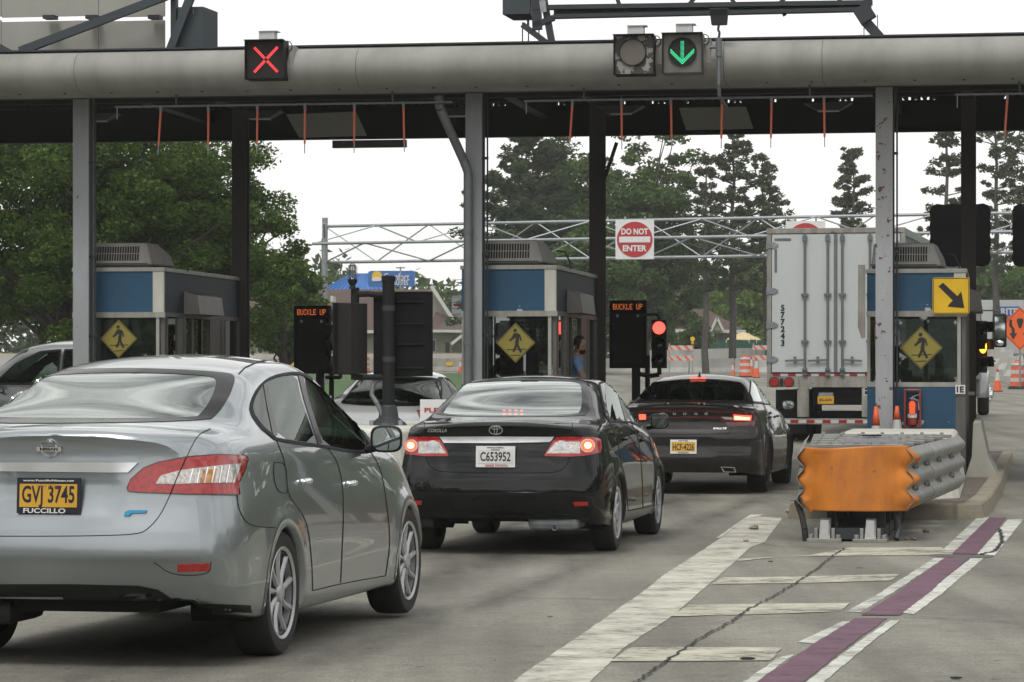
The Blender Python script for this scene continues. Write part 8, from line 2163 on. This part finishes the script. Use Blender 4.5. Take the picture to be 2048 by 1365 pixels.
MB().span((-.03, -.03, 0), (.03, .03, zz(533, 43))).build('post', 'galvanised', gt_); MB().beam((-.16, 0, zz(610, 43)), (.06, 0, zz(614, 43)), .02, .03).beam((-.03, 0, zz(604, 43)), (.02, 0, zz(620, 43)), .02, .02).build('arm', 'red_handle', gt_)
# ------------------------------------------------------------ camera, sky, light
cd = bpy.data.cameras.new('camera'); cam = bpy.data.objects.new('camera', cd); COL.objects.link(cam)
cam.location = CAM; cam.rotation_euler = (math.radians(90), 0, 0)
cd.lens = 105.0; cd.sensor_width = 36.0; cd.sensor_fit = 'HORIZONTAL'; cd.clip_start = 0.1; cd.clip_end = 6000
cd.shift_y = (HY - 682.5) / 2048.0
SC.camera = cam
SC.view_settings.view_transform = 'Standard'; SC.view_settings.look = 'None'; SC.view_settings.gamma = 1.0
SC.view_settings.exposure = 0.15
w = bpy.data.worlds.new('World'); SC.world = w; w.use_nodes = True
N = w.node_tree.nodes; Lk = w.node_tree.links; bg = N['Background']
SUN_EL, SUN_ROT = math.radians(58), math.radians(200)
sky = N.new('ShaderNodeTexSky'); sky.sky_type = 'NISHITA'; sky.sun_disc = False; sky.sun_elevation = SUN_EL; sky.sun_rotation = SUN_ROT; sky.dust_density = 6.0; sky.air_density = 1.2
hs = N.new('ShaderNodeHueSaturation'); hs.inputs['Saturation'].default_value = 0.10; Lk.new(sky.outputs[0], hs.inputs['Color'])
# overcast: even the sky out, with broad cloud banks
tc = N.new('ShaderNodeTexCoord'); mp = N.new('ShaderNodeMapping'); mp.inputs['Scale'].default_value = (1, 2.2, 3.4)
nz = N.new('ShaderNodeTexNoise'); nz.inputs['Scale'].default_value = 3.4; nz.inputs['Detail'].default_value = 5; nz.inputs['Roughness'].default_value = 0.55
Lk.new(tc.outputs['Generated'], mp.inputs['Vector']); Lk.new(mp.outputs['Vector'], nz.inputs['Vector'])
sp = N.new('ShaderNodeSeparateXYZ'); Lk.new(tc.outputs['Generated'], sp.inputs[0])
cr = N.new('ShaderNodeValToRGB'); e = cr.color_ramp.elements; e[0].position = .36; e[0].color = (3.2, 3.3, 3.5, 1); e[1].position = .66; e[1].color = (16.0, 15.9, 15.6, 1)
Lk.new(nz.outputs['Fac'], cr.inputs['Fac'])
# banks fade out into an even white veil near the horizon
mr = N.new('ShaderNodeMapRange'); mr.inputs['From Min'].default_value = 0.10; mr.inputs['From Max'].default_value = 0.42; Lk.new(sp.outputs['Z'], mr.inputs['Value'])
veil = N.new('ShaderNodeMix'); veil.data_type = 'RGBA'; veil.inputs[6].default_value = (12.6, 12.35, 12.2, 1)
Lk.new(mr.outputs[0], veil.inputs[0]); Lk.new(cr.outputs[0], veil.inputs[7])
mx = N.new('ShaderNodeMix'); mx.data_type = 'RGBA'; mx.inputs[0].default_value = 0.82
Lk.new(hs.outputs[0], mx.inputs[6]); Lk.new(veil.outputs[2], mx.inputs[7])
Lk.new(mx.outputs[2], bg.inputs['Color']); bg.inputs['Strength'].default_value = 0.10
sd = bpy.data.lights.new('sun', 'SUN'); so = bpy.data.objects.new('sun', sd); COL.objects.link(so)
sd.energy = 1.3; sd.angle = math.radians(18); sd.color = (1.0, 0.97, 0.92)
# direction from the sky's sun: rotation measured clockwise from +Y
dv = Vector((math.sin(SUN_ROT) * math.cos(SUN_EL), math.cos(SUN_ROT) * math.cos(SUN_EL), math.sin(SUN_EL)))
so.rotation_euler = dv.to_track_quat('Z', 'Y').to_euler(); so.location = (0, 0, 30)


# ------------------------------------------------------------ air: haze volume added to lift the darkest tones
m = bpy.data.materials.new('haze'); m.use_nodes = True; N = m.node_tree.nodes; Lk = m.node_tree.links
N.remove(N['Principled BSDF']); pv = N.new('ShaderNodeVolumePrincipled'); pv.inputs['Color'].default_value = (0.95, 0.96, 0.93, 1); pv.inputs['Density'].default_value = 0.00045; pv.inputs['Anisotropy'].default_value = 0.1
Lk.new(pv.outputs[0], [n for n in N if n.type == 'OUTPUT_MATERIAL'][0].inputs['Volume'])
hz = MB().span((-410, -130, -1.2), (410, 610, 26)).build('haze', m); tag(hz, 'thin pale haze added over the whole scene to lift dark tones', 'haze', kind='stuff')
